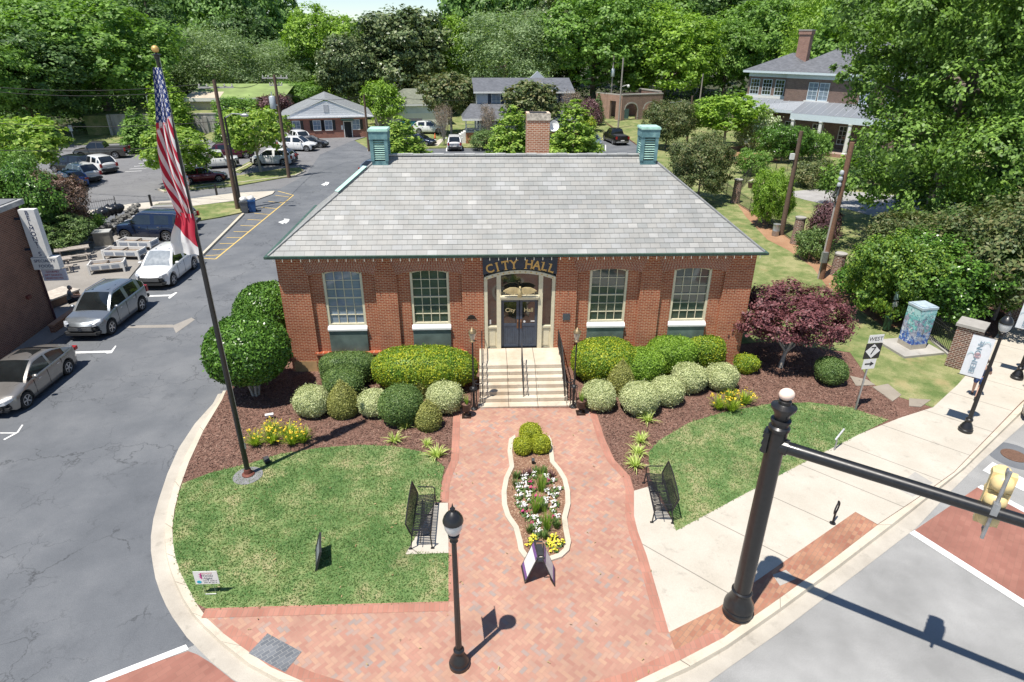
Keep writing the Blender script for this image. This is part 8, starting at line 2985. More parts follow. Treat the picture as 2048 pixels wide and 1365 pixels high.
# ---- low pale garage
a, b = G(783, 252), G(872, 250)
ga = thing("pale_garage", "low pale garage with a mossy hipped roof behind the side-on white suv", "garage", (a.x, a.y, 0), ang(a, b))
Wd = (b - a).length + 2
ze = TOP(a, 783, 209)
MB().box(0, Wd, 0, 0.2, -0.2, ze).box(0, 0.2, 0.2, 8, -0.2, ze).box(Wd - 0.2, Wd, 0.2, 8, -0.2, ze).box(0.2, Wd - 0.2, 7.8, 8, -0.2, ze).build("wall", plain("pale_blue_render", (0.60, 0.65, 0.70), 0.7, var=0.12, scale=0.6), ga)
MB().box(-0.02, Wd + 0.02, -0.03, 0.0, -0.1, 1.9).build("lower_wall", M_white, ga)
hip_roof(ga, 0, Wd, 0, 8, ze, ze + 2.1, M_shingle_gr, 0.5, rx=3.2)
a, b = G(752, 252), G(786, 251)
o = MB().box(0, (b - a).length, 0, 0.3, -0.1, TOP(a, 752, 217)).build("stained_wall", M_stainw)
o.location, o.rotation_euler = (a.x, a.y - 0.6, 0), (0, 0, ang(a, b))
tag(o, "stained grey wall between the brick office and the pale garage", "wall")
dm = thing("dumpster", "teal blue metal dumpster partly hidden by the vent's young maple", "dumpster", G(800, 263), 0.05)
MB().add([(0, 0, 0.15), (3.4, 0, 0.15), (3.4, 1.6, 0.15), (0, 1.6, 0.15), (-0.1, -0.15, 1.5), (3.5, -0.15, 1.5), (3.5, 1.7, 1.7), (-0.1, 1.7, 1.7)], [(3, 2, 1, 0), (0, 1, 5, 4), (1, 2, 6, 5), (2, 3, 7, 6), (3, 0, 4, 7)]).build("body", plain("teal_paint", (0.02, 0.22, 0.33), 0.5), dm)
rb_ = MB()
for k in range(5):
    rb_.box(0.2 + 0.7 * k, 0.3 + 0.7 * k, -0.17, -0.02, 0.2, 1.45)
rb_.build("ribs", plain("teal_paint_dark", (0.015, 0.16, 0.25), 0.5), dm)
MB().add([(-0.12, -0.18, 1.52), (3.52, -0.18, 1.52), (3.52, 1.72, 1.72), (-0.12, 1.72, 1.72)], [(0, 1, 2, 3)]).build("lid", M_plas, dm)

# ---- grey house with porch
a, b = G(938, 288), G(1150, 286)
gh = thing("grey_house", "two-storey pale grey house with a wide front porch and black shutters", "house", (a.x, a.y, 0), ang(a, b))
k_ = (b - a).length / 212.0
X = lambda u: (u - 938) * k_
yb = 3.6
hx0, hx1 = X(958), X(1147)
ze = TOP(Vector((a.x, a.y + yb)), 958, 183)
sid = plain("pale_grey_siding", (0.46, 0.49, 0.52), 0.7, var=0.06, scale=1)
MB().box(hx0, hx1, yb, yb + 9, 0, ze).build("wall", sid, gh)
sl_ = MB()
for k in range(int((ze - 4) / 0.28)):
    sl_.box(hx0 - 0.01, hx1 + 0.01, yb - 0.012, yb, 4.2 + 0.28 * k, 4.225 + 0.28 * k)
sl_.build("siding_shade_strips", plain("siding_shadow", (0.38, 0.41, 0.44), 0.7), gh)  # darker strips paint the shade line under each siding board
zr = ze + 1.5
r = uv_mesh("roof", [slope([(hx0 - 0.5, yb - 0.5, ze), (hx1 + 0.5, yb - 0.5, ze), (hx1 + 0.5, yb + 4.5, zr), (hx0 - 0.5, yb + 4.5, zr)]), slope([(hx1 + 0.5, yb + 9.5, ze), (hx0 - 0.5, yb + 9.5, ze), (hx0 - 0.5, yb + 4.5, zr), (hx1 + 0.5, yb + 4.5, zr)])], M_shingle, gh)
MB().box(hx0 - 0.5, hx1 + 0.5, yb - 0.52, yb - 0.44, ze - 0.25, ze - 0.01).build("fascia", M_white, r)
MB().prismy([(hx0, ze), (hx0, ze), (hx1, ze), (hx1 - 0.001, ze + 0.001)], yb + 4, yb + 5) if False else None
for x_, s in ((hx0, 0.1), (hx1 - 0.1, 0.0)):
    MB().add([(x_ + s * 0, yb, ze - 0.01), (x_, yb + 9, ze - 0.01), (x_, yb + 4.5, zr - 0.25), (x_ + 0.1, yb, ze - 0.01), (x_ + 0.1, yb + 9, ze - 0.01), (x_ + 0.1, yb + 4.5, zr - 0.25)], [(0, 1, 2), (5, 4, 3), (0, 2, 5, 3), (1, 4, 5, 2)]).build("gable", sid, gh)
# cross gable in the roof
gx = X(1088)
gp = [slope([(gx - 3.0, yb - 0.55, ze + 0.02), (gx, yb - 0.55, ze + 0.95), (gx, yb + 2.8, ze + 0.95), (gx - 1.5, yb + 1.0, ze + 0.7)]), slope([(gx + 3.0, yb - 0.55, ze + 0.02), (gx + 1.5, yb + 1.0, ze + 0.7), (gx, yb + 2.4, ze + 1.25), (gx, yb - 0.55, ze + 1.25)])]
uv_mesh("roof_gable", gp, M_shingle, r)
MB().prismy([(gx - 2.9, ze), (gx + 2.9, ze), (gx, ze + 1.2)], yb - 0.45, yb - 0.4).build("gable_board", M_white, r)
tg = X(1088)
MB().prismy([(tg - 1.6, zr - 0.5), (tg + 1.6, zr - 0.5), (tg, zr + 0.9)], yb + 4.6, yb + 5.0).build("rear_gable", sid, r)
window(gh, X(996), ze - 2.25, ze - 0.35, 1.15, yb, shutters=M_navy, glass=M_gl_blue)
window(gh, X(1112), ze - 2.25, ze - 0.35, 1.15, yb, shutters=M_navy, glass=M_gl_blue)
pz = TOP(a, 935, 237)
zp = pz + 1.55
fz = TOP(a, 935, 265) + 0.15
px0, px1 = X(932), X(1160)
uv_mesh("porch_roof", [slope([(px0 - 0.4, -0.5, pz), (px1 + 0.4, -0.5, pz), (px1 - 0.6, yb, zp), (px0 + 0.9, yb, zp)]), slope([(px0 - 0.4, yb + 1, pz), (px0 - 0.4, -0.5, pz), (px0 + 0.9, yb, zp)])], M_shingle, gh)
MB().box(px0 - 0.4, px1 + 0.4, -0.52, -0.42, pz - 0.28, pz - 0.01).box(px0 - 0.4, px0 - 0.3, -0.42, yb, pz - 0.28, pz - 0.01).build("porch_fascia", M_white, gh)
MB().box(px0, px1, 0, yb - 0.01, fz - 0.2, fz).build("porch_floor", plain("porch_boards", (0.40, 0.42, 0.44), 0.7), gh)
MB().box(px0 + 0.05, px1 - 0.05, 0.05, 0.3, -0.1, fz - 0.2).build("porch_base", M_brick, gh)
for u in (933, 960, 990, 1020, 1050, 1082, 1112, 1150):
    MB().box(X(u) - 0.08, X(u) + 0.08, 0.05, 0.21, fz, pz - 0.1).build("porch_post", M_white, gh)
rl = MB()
rl.box(px0, px1, 0.10, 0.16, fz + 0.85, fz + 0.92).box(px0, px1, 0.10, 0.16, fz + 0.12, fz + 0.17)
n = int((px1 - px0) / 0.16)
for k in range(n):
    rl.box(px0 + 0.16 * k, px0 + 0.16 * k + 0.05, 0.11, 0.15, fz + 0.17, fz + 0.85)
rl.build("porch_railing", M_white, gh)
sp_ = MB()
for k in range(7):
    sp_.box(px0 - 0.3 * (k + 1), px0 - 0.3 * k, 0.3, 1.8, -0.05, fz - 0.18 * (k + 1) + 0.05)
sp_.build("porch_steps", M_white, gh)

# ---- arched brick ruin
a, b, c = G(1241, 243), G(1321, 239), G(1190, 236)
ar_ = thing("arched_ruin", "roofless dusky brick building with two open arches", "brick ruin", (a.x, a.y, 0), ang(a, b))
Wd = (b - a).length
h0 = TOP(a, 1241, 187)
wl2 = MB()
aw = Wd * 0.155
x1_, x2_ = Wd * 0.235, Wd * 0.70
zs = h0 * 0.40
edges_ = [(0, x1_ - aw), (x1_ + aw, x2_ - aw), (x2_ + aw, Wd)]
for x0, x1 in edges_:
    wl2.box(x0, x1, 0, 0.5, -0.1, zs)
R_ = lambda cx: [(cx - aw + 2 * aw * i / 10, zs + aw * 0.8 * math.sqrt(max(0, 1 - (i / 5 - 1) ** 2))) for i in range(11)]
wl2.prismy([(0, zs), (x1_ - aw, zs)] + R_(x1_)[1:] + R_(x2_) + [(Wd, zs), (Wd, h0 * 0.93), (0, h0 * 0.90)], 0, 0.5)
wl2.box(Wd - 0.5, Wd, 0.5, 7, -0.1, h0)
wl2.box(0, Wd - 0.5, 6.5, 7, -0.1, h0 * 0.9)
wl2.build("wall", M_brick_old, ar_)
MB().box(-0.05, Wd + 0.05, -0.05, 0.55, h0 * 0.93 + 0.002, h0 * 0.97).box(Wd - 0.55, Wd + 0.05, 0.55, 7.05, h0, h0 + 0.2).build("coping", M_conc_old, ar_)
lw = MB()
ci = Matrix.Rotation(-ang(a, b), 3, 'Z') @ (c - a)
ci.normalize()
L_ = (c - a).length
pA = Vector((0, 0, 0))
for (t0, t1, z0, z1) in ((0, 0.22 * L_, -0.1, h0 * 0.92), (0.22 * L_, 0.45 * L_, h0 * 0.7, h0 * 0.92), (0.45 * L_, L_, -0.1, h0 * 0.92)):
    p, q = ci * t0, ci * t1
    n_ = Vector((-ci.y, ci.x, 0)) * -0.45
    lw.prism([p.xy, q.xy, (q + n_).xy, (p + n_).xy], z0, z1)
lw.build("side_wall", brick_mat("light_dusky_brick", (0.30, 0.16, 0.12), (0.36, 0.20, 0.16), (0.42, 0.34, 0.28), rh=0.08), ar_)
p, q = ci * 0, ci * L_
n_ = Vector((-ci.y, ci.x, 0)) * -0.5
MB().prism([p.xy, q.xy, (q + n_).xy, (p + n_).xy], h0 * 0.92 + 0.002, h0 * 0.95).build("side_coping", M_conc_old, ar_)
tr_ = MB()
for cx in (x1_, x2_):
    i0, o0 = R_(cx), [(cx + (x - cx) * 1.14, zs + (z - zs) * 1.22) for x, z in R_(cx)]
    tr_.prismy(i0 + o0[::-1], -0.04, 0.0)
    tr_.box(cx + aw, cx + aw * 1.14, -0.04, 0.0, 0, zs)
tr_.build("arch_trim", M_conc_old, ar_)
o = MB().box(0, 1.6, 0, 0.1, 0, 1.4).box(0.3, 1.9, 0.5, 0.6, 0, 1.8).build("stored_boards", plain("dull_green_boards", (0.05, 0.10, 0.09), 0.7))
o.location = ar_.matrix_basis @ Vector((x1_ - aw + 0.3, 2.2, 0))
tag(o, "dull green boards leaning inside the left open arch of the ruin", "boards")

# ---- retaining wall and low mossy-roofed building
a, b, c = G(229, 270), G(300, 270), G(560, 264)
rw_t = thing("retaining_wall", "long stained concrete retaining wall at the back of the left lot", "retaining wall", (a.x, a.y, 0), ang(a, c))
L_ = (c - a).length
hw_ = TOP(a, 229, 231)
MB().box(0, L_, 0, 0.35, -0.2, hw_).box(-0.35, 0, -0.4, 0.6, -0.2, hw_ + 0.15).build("wall", M_stainw, rw_t)
for k in range(1, 9):
    MB().box(L_ * k / 9 - 0.22, L_ * k / 9 + 0.22, -0.22, -0.002, -0.2, hw_ - 0.3).build("buttress", M_conc_old, rw_t)
MB().box(-0.02, L_, -0.06, 0.41, hw_ + 0.002, hw_ + 0.14).build("coping", M_conc_old, rw_t)
struct("bank", MB().prism([(a.x - 4, a.y + 0.4), (c.x + 3, c.y + 0.4), (c.x + 3, c.y + 40), (a.x - 4, a.y + 40)], -0.2, hw_ - 0.1), M_lawn2)
d = ray(380, 196)
yy = a.y + 9
a2 = GY(378, 196, yy)
b2 = GY(562, 191, yy + 1)
ml = thing("mossy_roof_building", "low long building with a moss green roof above the retaining wall", "building", (a2.x, a2.y, hw_ - 0.2), ang(a2, b2))
Wd = (b2 - a2).length
zz = a2.z - hw_ + 0.2
zz = max(zz, 1.2)
MB().box(0, Wd, 0, 9, -0.5, zz).build("wall", plain("pale_buff_wall", (0.45, 0.42, 0.37), 0.8, var=0.15), ml)
zr_ = zz + (GY(385, 168, yy + 9).z - a2.z)
uv_mesh("roof", [slope([(-0.6, -0.6, zz), (Wd + 0.6, -0.6, zz), (Wd + 0.6, 9.4, max(zr_, zz + 0.3)), (-0.6, 9.4, max(zr_, zz + 0.3))])], plain("moss_green_roof", (0.20, 0.27, 0.09), 0.9, var=0.3, scale=0.4), ml)
uv_mesh("pale_roof", [slope([(-0.61, -0.61, zz + 0.01), (Wd * 0.34, -0.61, zz + 0.01), (Wd * 0.30, 5.5, zz + 0.01 + (max(zr_, zz + 0.3) - zz) * 0.6), (-0.61, 5.5, zz + 0.01 + (max(zr_, zz + 0.3) - zz) * 0.6)])], plain("buff_roof", (0.50, 0.43, 0.33), 0.9, var=0.15, scale=0.6), ml)
MB().box(-0.6, Wd + 0.6, -0.64, -0.6, zz - 0.5, zz - 0.01).build("fascia", M_white, ml)

# ---- brick house behind the yard
o_ = GY(1497, 141, 92)
rzh = rad(-48)
bh = thing("brick_house", "large two-storey brick house with hipped slate roof and white-columned porch", "house", (o_.x, o_.y, 0), rzh)
EZ2 = o_.z
u2 = lambda k: Matrix.Rotation(rzh, 3, 'Z') @ Vector((k, 0, 0)) + Vector((o_.x, o_.y, 0))
# local x along the front to the right; front wall of the left wing at y=0
hb = brick_mat("house_brick", (0.14, 0.085, 0.07), (0.205, 0.125, 0.10), (0.27, 0.23, 0.20), rh=0.08)
hbp = brick_mat("house_brick_pale", (0.26, 0.13, 0.10), (0.34, 0.18, 0.14), (0.36, 0.28, 0.23), rh=0.08)
LW, MW = 5.6, 15.0
MB().box(0, LW, 0.6, 9, -0.2, EZ2).build("wall", hb, bh)
MB().box(LW, LW + MW, 0, 11, -0.2, EZ2).build("wall", hb, bh)
tp = plain("pale_house_trim", (0.58, 0.66, 0.70), 0.5, var=0.06)
hip_roof(bh, 0, LW + 2, 0.6, 9, EZ2 + 0.02, EZ2 + 2.2, M_shingle, 0.7, fascia=tp)
hip_roof(bh, LW, LW + MW, 0, 11, EZ2 + 0.05, EZ2 + 3.6, M_shingle, 0.7, fascia=tp)
MB().box(-0.06, LW, 0.54, 0.6, EZ2 - 0.75, EZ2 - 0.2).box(LW - 0.06, LW + MW, -0.06, 0.0, EZ2 - 0.75, EZ2 - 0.2).build("frieze_board", tp, bh)
for k in range(3):
    window(bh, 1.0 + 1.75 * k, EZ2 - 2.95, EZ2 - 1.1, 1.15, 0.6, tp, rows=4, cols=3)
MB().box(-0.05, LW - 0.07, 0.52, 0.6, EZ2 - 3.45, EZ2 - 3.05).build("sill_band", M_white, bh)
for x, w in ((LW + 3.6, 1.1), (LW + 5.0, 1.1), (LW + 10.0, 1.0), (LW + 13, 1.0)):
    window(bh, x, EZ2 - 3.2, EZ2 - 1.2, w, 0.0, tp, rows=4, cols=2, glass=M_gl_blue)
MB().box(LW + 2.7, LW + 5.9, -0.12, -0.095, EZ2 - 3.55, EZ2 - 3.3).build("sill_band", M_white, bh)
ch2 = MB().box(LW - 1.0, LW + 0.5, 3.6, 4.6, EZ2 + 0.8, EZ2 + 4.9).box(LW - 1.1, LW + 0.6, 3.5, 4.7, EZ2 + 4.45, EZ2 + 4.9)
cm_ = ch2.build("chimney", hbp, bh)
MB().box(LW - 1.15, LW + 0.65, 3.45, 4.75, EZ2 + 4.9, EZ2 + 5.04).build("chimney_cap", M_conc_old, cm_)
# wrap-round porch
PZ = EZ2 - 4.6
pd = -3.6
uv_mesh("porch_roof", [slope([(LW + 3, pd - 0.5, PZ), (LW + MW - 1, pd - 0.5, PZ), (LW + MW - 2, -0.01, PZ + 1.2), (LW + 3, -0.01, PZ + 1.2)]), slope([(-0.6, -1.2, PZ), (LW + 3, -1.2, PZ), (LW + 3, 0, PZ + 1.15), (0, 0.58, PZ + 1.15)])], plain("standing_seam_metal", (0.25, 0.27, 0.30), 0.45, 0.3, var=0.1), bh)
sm_ = MB()
for k in range(9):
    x = LW + 3.0 + k * 0.9
    sm_.tube([(x, pd - 0.5, PZ + 0.03), (x, -0.02, PZ + 1.22)], 0.03, 4)
for k in range(8):
    x = -0.3 + k * 0.95
    sm_.tube([(x, -1.2, PZ + 0.03), (x + 0.05, -0.02, PZ + 1.12)], 0.03, 4)
sm_.build("roof_seams", plain("pale_seam", (0.45, 0.47, 0.5), 0.5), bh)
MB().box(LW + 3, LW + MW - 1, pd - 0.5, pd - 0.1, PZ - 0.75, PZ - 0.01).box(-0.6, LW + 2.99, -1.2, -1.05, PZ - 0.35, PZ - 0.01).box(LW + MW - 1.4, LW + MW - 1, pd - 0.1, -0.1, PZ - 0.75, PZ - 0.01).build("porch_fascia", tp, bh)
for x in (LW + 3.4, LW + 6.9, LW + 10.4, LW + MW - 1.5):
    MB().lathe([(0.30, 0.55), (0.30, 0.65), (0.24, 0.72), (0.21, PZ - 0.95), (0.28, PZ - 0.85), (0.28, PZ - 0.76)], (x, pd - 0.3, 0), 14).build("column", M_white, bh)
MB().box(LW + 2.8, LW + MW - 0.8, pd - 0.6, -0.02, -0.2, 0.55).build("porch_floor", hbp, bh)
window(bh, 3.2, 1.3, 3.1, 1.2, 0.6, M_white, rows=4, cols=3)
for x in (LW + 1.5, LW + 5.2, LW + 8.6):
    window(bh, x, 1.2, 3.3, 1.3, 0.0, M_white, rows=4, cols=3)
MB().tube([(LW - 0.12, 0.4, 0), (LW - 0.12, 0.4, PZ)], 0.06, 6).build("downpipe", tp, bh)
# low edging wall in the bare garden
a, b = G(1435, 306), G(1497, 300)
o = MB().box(0, (b - a).length, 0, 0.3, 0.05, 0.55).build("garden_wall", plain("salmon_blocks", (0.40, 0.25, 0.17), 0.9, var=0.3))
o.location, o.rotation_euler = (a.x, a.y, 0), (0, 0, ang(a, b))
tag(o, "low salmon block wall edging the bare soil in the house garden", "wall")
# ================================================================== TREES
# young trees and bushes in the lots
tree_px("street_maple", 522, 346, 218, 118, L_maple, "young maple with a clear stem on the lot island beside the transformer pole")
tree_px("street_maple_two", 372, 372, 258, 112, L_maple, "young maple directly behind the flag in the lot")
tree_px("street_maple", 62, 378, 236, 165, L_maple, "broad young maple hiding black and blue cars at the left edge of the lot")
tree_px("column", 286, 305, 222, 62, L_mid, "dark cone-shaped tree left of the flag in the back lot")
tree_px("column", 350, 272, 148, 70, L_bright, "tall narrow tree behind the flag in front of the retaining wall")
tree_px("column", 462, 300, 205, 46, L_holly, "narrow dark tree behind the crossarm pole")
tree_px("pyramid", 808, 335, 236, 84, L_maple, "young maple right beside the left roof vent")
tree_px("pyramid", 1020, 330, 216, 86, L_maple, "young maple left of the city hall chimney")
tree_px("pyramid", 1145, 330, 205, 92, L_maple, "young maple right of the city hall chimney")
tree_px("bush", 768, 250, 163, 76, L_bright, "round yellow-green tree between the brick office and the pale garage", z=0)
tree_px("street_maple", 903, 268, 147, 112, L_crape, "olive crape myrtle overlapping the pale garage roof")
tree_px("street_maple_two", 1062, 285, 166, 100, L_crape, "olive crape myrtle in front of the grey house upper storey")
tree_px("twiggy", 888, 292, 200, 48, L_twig, "twiggy grey-brown shrub at the left of the grey house path", "shrub", name="twiggy_shrub")
tree_px("twiggy", 975, 290, 200, 44, L_twig, "twiggy grey-brown shrub against the grey house porch", "shrub", name="twiggy_shrub")
tree_px("twiggy", 1140, 285, 170, 60, L_twig, "twiggy brown tree at the right corner of the grey house", "tree", name="twiggy_tree")
tree_px("bush", 1178, 262, 200, 44, L_plum, "plum-leaved bush right of the grey house", "bush")
tree_px("column", 1193, 250, 192, 24, L_dark, "small dark pointed conifer before the arched ruin", "conifer", name="conifer")
tree_px("bush_two", 1165, 275, 232, 46, L_gold, "yellow-green bush beside the grey house lawn", "bush")
tree_px("bush", 966, 300, 262, 50, L_boxw, "green bush at the brick base of the grey house porch", "bush")
tree_px("bush", 682, 212, 148, 60, L_bright, "bright bush just behind the brick office gable", "bush", z=1)
tree_px("thicket_two", 610, 225, 165, 105, L_mid, "green bush mass between the mossy roof and the brick office", "bush", z=1)
tree_px("bush", 550, 238, 190, 70, L_plum, "dusky bush above the end of the retaining wall", "bush", z=1.5)
tree_px("bush_two", 480, 240, 195, 90, L_mid, "green bush topping the retaining wall under the mossy roof", "bush", z=1.5)
tree_px("bush", 650, 272, 245, 26, L_boxw, "small round bush at the brick office wall", "bush")
tree_px("thicket", 1330, 300, 203, 84, L_crape, "olive bushy tree covering the ruin's right arch", "tree")
tree_px("thicket", 1395, 405, 272, 108, L_crape, "dark bushy tree just right of the right roof vent", "tree", z=0.1)
tree_px("street_maple", 1447, 298, 192, 128, L_bright, "spreading bright green tree left of the brick house", "tree", z=0.1)
tree_px("bush_two", 1507, 300, 222, 78, leaf_mat("leaves_blossom", (0.10, 0.15, 0.05), (0.20, 0.26, 0.10), (0.55, 0.55, 0.42), 0.2), "bush with cream blossom against the brick house wall", "bush", z=0.1)
tree_px("thicket_two", 1562, 322, 250, 92, L_holly, "large dark green bush in front of the brick house porch", "bush", z=0.1)
tree_px("bush_two", 1622, 322, 262, 62, L_mid, "green bush at the porch column of the brick house", "bush", z=0.1)
tree_px("bush_two", 1625, 375, 320, 78, L_crape, "loose bush with pale flowers beside the gravel drive", "bush", z=0.1)
tree_px("thicket_two", 1535, 455, 340, 72, L_bright, "bright vine-covered shrub on the yard fence, swallowing a brick pillar", "bush", z=0.1)
tree_px("bush_two", 1500, 350, 300, 60, L_mid, "green shrub behind the garden fence near the bare soil", "bush", z=0.1)
tree_px("bush", 1640, 500, 405, 52, L_plum, "dark spindly bush between the two timber poles", "bush", z=0.1)
tree_px("bush_two", 1620, 520, 455, 60, L_boxw, "low dark bush at the fence between two brick pillars", "bush", z=0.1)
# the thicket right of the yard
tree_px("thicket_two", 1775, 640, 470, 170, leaf_mat("leaves_glossy_bright", (0.035, 0.08, 0.014), (0.08, 0.15, 0.022), (0.18, 0.25, 0.03), 0.2, 0.9), "bright yellow-green shrub behind the pet waste bin", "shrub", z=0.1)
tree_px("bush", 1725, 600, 520, 110, L_holly, "dark glossy shrub at the left end of the thicket by the yard", "shrub", z=0.1)
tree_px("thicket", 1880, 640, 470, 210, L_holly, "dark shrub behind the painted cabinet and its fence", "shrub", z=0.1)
tree_px("thicket", 1985, 640, 395, 260, L_crape, "tall olive shrub in the thicket at the right edge", "shrub", z=0.1)
tree_px("thicket", 1835, 560, 425, 185, L_crape, "airy olive shrub in the thicket below the great oak", "shrub", z=0.1)
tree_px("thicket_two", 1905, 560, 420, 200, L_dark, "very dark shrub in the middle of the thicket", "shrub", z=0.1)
tree_px("thicket_two", 2060, 600, 420, 200, L_mid, "green shrub cut off by the right edge behind the far pillar", "shrub", z=0.1)
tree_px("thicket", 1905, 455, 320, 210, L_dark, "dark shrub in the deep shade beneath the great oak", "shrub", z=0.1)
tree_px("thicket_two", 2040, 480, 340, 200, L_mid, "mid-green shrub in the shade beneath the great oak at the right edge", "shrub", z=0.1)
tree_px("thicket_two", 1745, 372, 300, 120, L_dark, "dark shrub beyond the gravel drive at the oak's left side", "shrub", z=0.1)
# left edge
tree_px("thicket_two", 62, 500, 335, 150, L_holly, "dark green bush behind the brick shop", "bush")
tree_px("thicket", 118, 480, 345, 110, leaf_mat("leaves_bronze", (0.06, 0.04, 0.03), (0.115, 0.075, 0.055), (0.20, 0.13, 0.10), 0.15), "bronze-leaved bush between the brick shop and the lot", "bush")
tree_px("bush", 175, 470, 430, 70, L_bright, "small bright shrub behind the rubble stone wall", "bush")
tree_px("thicket_two", 20, 420, 300, 120, L_mid, "green bush at the left edge above the brick shop roof", "bush")
tree_px("thicket_two", 120, 505, 430, 110, L_boxw, "dark bush along the patio behind the picnic tables", "bush")
# the great oak, upper right
d_ = ray(1905, 300)
ob = Vector((d_[0] / d_[1] * 44.0, 44.0, 0.1))
oak = thing("oak_tree", "great oak filling the upper right, its limbs reaching over the brick house", "tree", ob)
ol = broad_lobes(8.5, 2.0, 24.0, 44, 17, 0.74, (0.20, 0.34))
ol += [(-7.5, -2.5, 4.6, 2.4, 2.4, 1.5), (-5.0, -6.5, 4.0, 2.6, 2.4, 1.5), (-1.0, -8.0, 3.8, 2.8, 2.4, 1.6), (3.0, -8.0, 4.2, 2.8, 2.6, 1.8), (-8.4, 0.5, 13.2, 1.5, 1.5, 0.9), (-8.9, 0.2, 11.0, 1.1, 1.1, 0.6), (7, -6, 4.5, 3, 3, 2), (1.5, -9.2, 6.5, 3.0, 2.4, 2.2), (-3.5, -8.6, 7.0, 3, 2.4, 2.2), (5.5, -8.4, 7.5, 3, 2.4, 2.2), (-6.5, -4.5, 7.2, 2.8, 2.6, 2.0), (-0.5, -8.5, 10, 3.2, 2.6, 2.4)]
V = crown_cards(ol, 3300, 44, 0.25, rc=0.125, up=0.45, zmin=-0.85)
link("crown", np_mesh("crown", V, 4, leaf_mat("leaves_oak", (0.034, 0.066, 0.014), (0.078, 0.14, 0.024), (0.145, 0.235, 0.04), 0.25, 0.5, gain=1.7)), oak)
link("trunk", trunk_mesh("trunk", 12, 0.65, ol, M_bark, 14), oak)
# big trees behind the lots and houses
far_trees = [
    ("broad_two", 190, 108, 2, 265, L_mid, "huge spreading mid-green tree left of the flag, behind the lone pickup"),
    ("broad", 30, 96, 60, 230, L_dark, "dark green tree at the left edge of the photo behind the lot"),
    ("broad_two", 95, 130, -20, 230, L_mid, "tall tree crowning the left corner above the huge spreading one"),
    ("cedar", 318, 128, -30, 150, L_dark, "dark layered cedar rising right behind the top of the flagpole"),
    ("feathery", 418, 128, 62, 165, L_pale, "pale green feathery tree between the flag and the crossarm pole"),
    ("feathery", 552, 134, 88, 130, L_pale, "pale feathery tree behind the leaning transformer pole"),
    ("broad", 490, 150, 20, 150, L_dark, "dark tree rising behind the two pale feathery trees"),
    ("broad", 660, 138, 18, 150, L_bright, "bright yellow-green round tree above the brick office"),
    ("magnolia", 690, 122, 75, 95, L_magn, "glossy magnolia just behind the brick office, lower of two"),
    ("magnolia", 803, 128, 24, 165, L_magn, "large glossy magnolia above the pale garage, taller of two"),
    ("broad_two", 900, 132, 38, 110, L_bright, "bright yellow-green tree right of the taller magnolia"),
    ("feathery", 1010, 130, 28, 190, L_pale, "pale airy tree with bare twigs behind the grey house"),
    ("broad", 1090, 142, 8, 150, L_magn, "olive tree crown peeping between the pale airy tree and the deep green one"),
    ("broad_two", 1190, 132, -8, 210, L_mid, "deep green tree behind the two grey poles"),
    ("broad", 1330, 132, 15, 200, L_bright, "sunlit bright green tree above the arched ruin"),
    ("broad_two", 1452, 142, 40, 130, L_mid, "green tree right of the sunlit one, beyond the gravel yard"),
    ("broad", 1530, 150, -10, 190, L_mid, "tall tree directly behind the brick house's left end"),
    ("feathery", 1660, 118, -15, 180, L_bright, "fine-leaved tree behind the brick house chimney"),
    ("broad", 1290, 165, -25, 200, L_mid, "tall background tree rising between the two largest crowns above the ruin"),
    ("broad_two", 1410, 170, -30, 190, L_dark, "dark tall tree in the back row above the slender grey pole"),
    ("broad", 1760, 95, -30, 260, L_mid, "tall tree behind the great oak's left limbs"),
    ("broad_two", 1960, 92, -40, 300, L_dark, "dark tall tree behind the great oak at the right edge"),
    ("broad", 240, 150, -25, 200, L_dark, "dark tree in the back row left of the cedar"),
    ("broad_two", -60, 88, 60, 200, L_mid, "tree cut off by the left edge above the brick shop"),
]
for k, u, y, vt, w, m, lb in far_trees:
    tree_far(k, u, y, vt, w, m, lb)
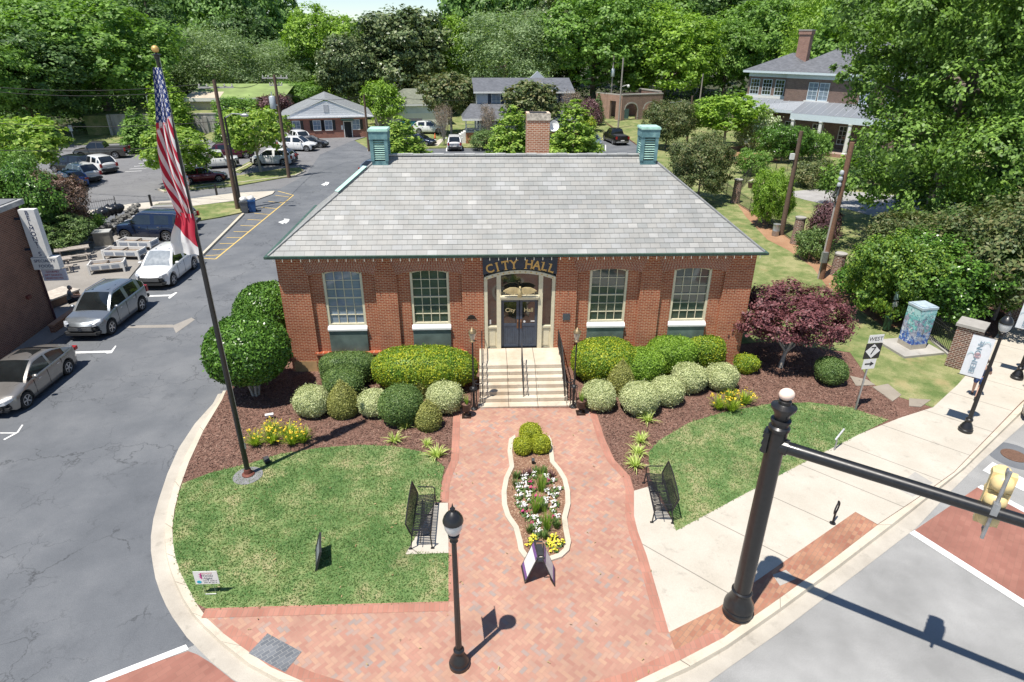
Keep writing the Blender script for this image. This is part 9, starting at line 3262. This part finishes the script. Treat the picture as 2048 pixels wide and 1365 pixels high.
# the wood beyond, which reads as one mass
CM_, TM_, w0, h0 = TREES["broad"]
n_ = len(CM_.vertices)
co = np.empty(n_ * 3, np.float32)
CM_.vertices.foreach_get("co", co)
co = co.reshape(-1, 4, 3).astype(float)
q = np.random.default_rng(77)
parts = []
for i in range(64):
    row = i // 22
    u = -220 + (i % 22) * 118 + row * 45 + q.uniform(-25, 25)
    y = 165 + row * 26 + q.uniform(-8, 8)
    d = ray(u, 100)
    x = d[0] * y / d[1]
    s = q.uniform(0.95, 1.25)
    gap = (570 < u < 930)
    hz = (14.5 if gap else 27.0) * q.uniform(0.94, 1.06) + (row * 0.8)
    sub = co[q.random(len(co)) < 0.42]
    a = q.uniform(0, 6.28)
    R = np.array([[math.cos(a), -math.sin(a), 0], [math.sin(a), math.cos(a), 0], [0, 0, 1]])
    p = sub @ R.T * np.array([s * 1.15, s * 1.15, hz / h0])
    c = p.mean(1, keepdims=True)
    p = c + (p - c) * 1.55
    parts.append(p + np.array([x, y, 0]))
tag(link("woodland", np_mesh("woodland", np.concatenate(parts), 4, leaf_mat("leaves_woodland", (0.035, 0.07, 0.018), (0.07, 0.13, 0.03), (0.12, 0.20, 0.05), 0.25, 0.09, gain=2.1))), kind="stuff")
# dense undergrowth closing the foot of the wood
ug = []
for i in range(620):
    u = q.uniform(-250, 2400)
    y = q.uniform(104, 150)
    d = ray(u, 140)
    x = d[0] * y / d[1]
    if -58 < x < 33 and y < 126 or x > 33 and y < 118:
        continue
    r_ = q.uniform(1.6, 3.2)
    ug.append((x, y, r_ * 0.55, r_ * 1.3, r_ * 1.3, r_))
V = crown_cards(ug, 2600, 16, 0.6, rc=0.3)
tag(link("undergrowth", np_mesh("undergrowth", V, 4, L_dark)), kind="stuff")
struct("woodland_floor", MB().sheet([(-400, 112), (-60, 106), (-58, 145), (20, 122), (26, 132), (90, 128), (120, 100), (500, 120), (500, 420), (-400, 420)], 0.02), plain("forest_floor", (0.05, 0.055, 0.025), 0.95, var=0.3, scale=0.3))
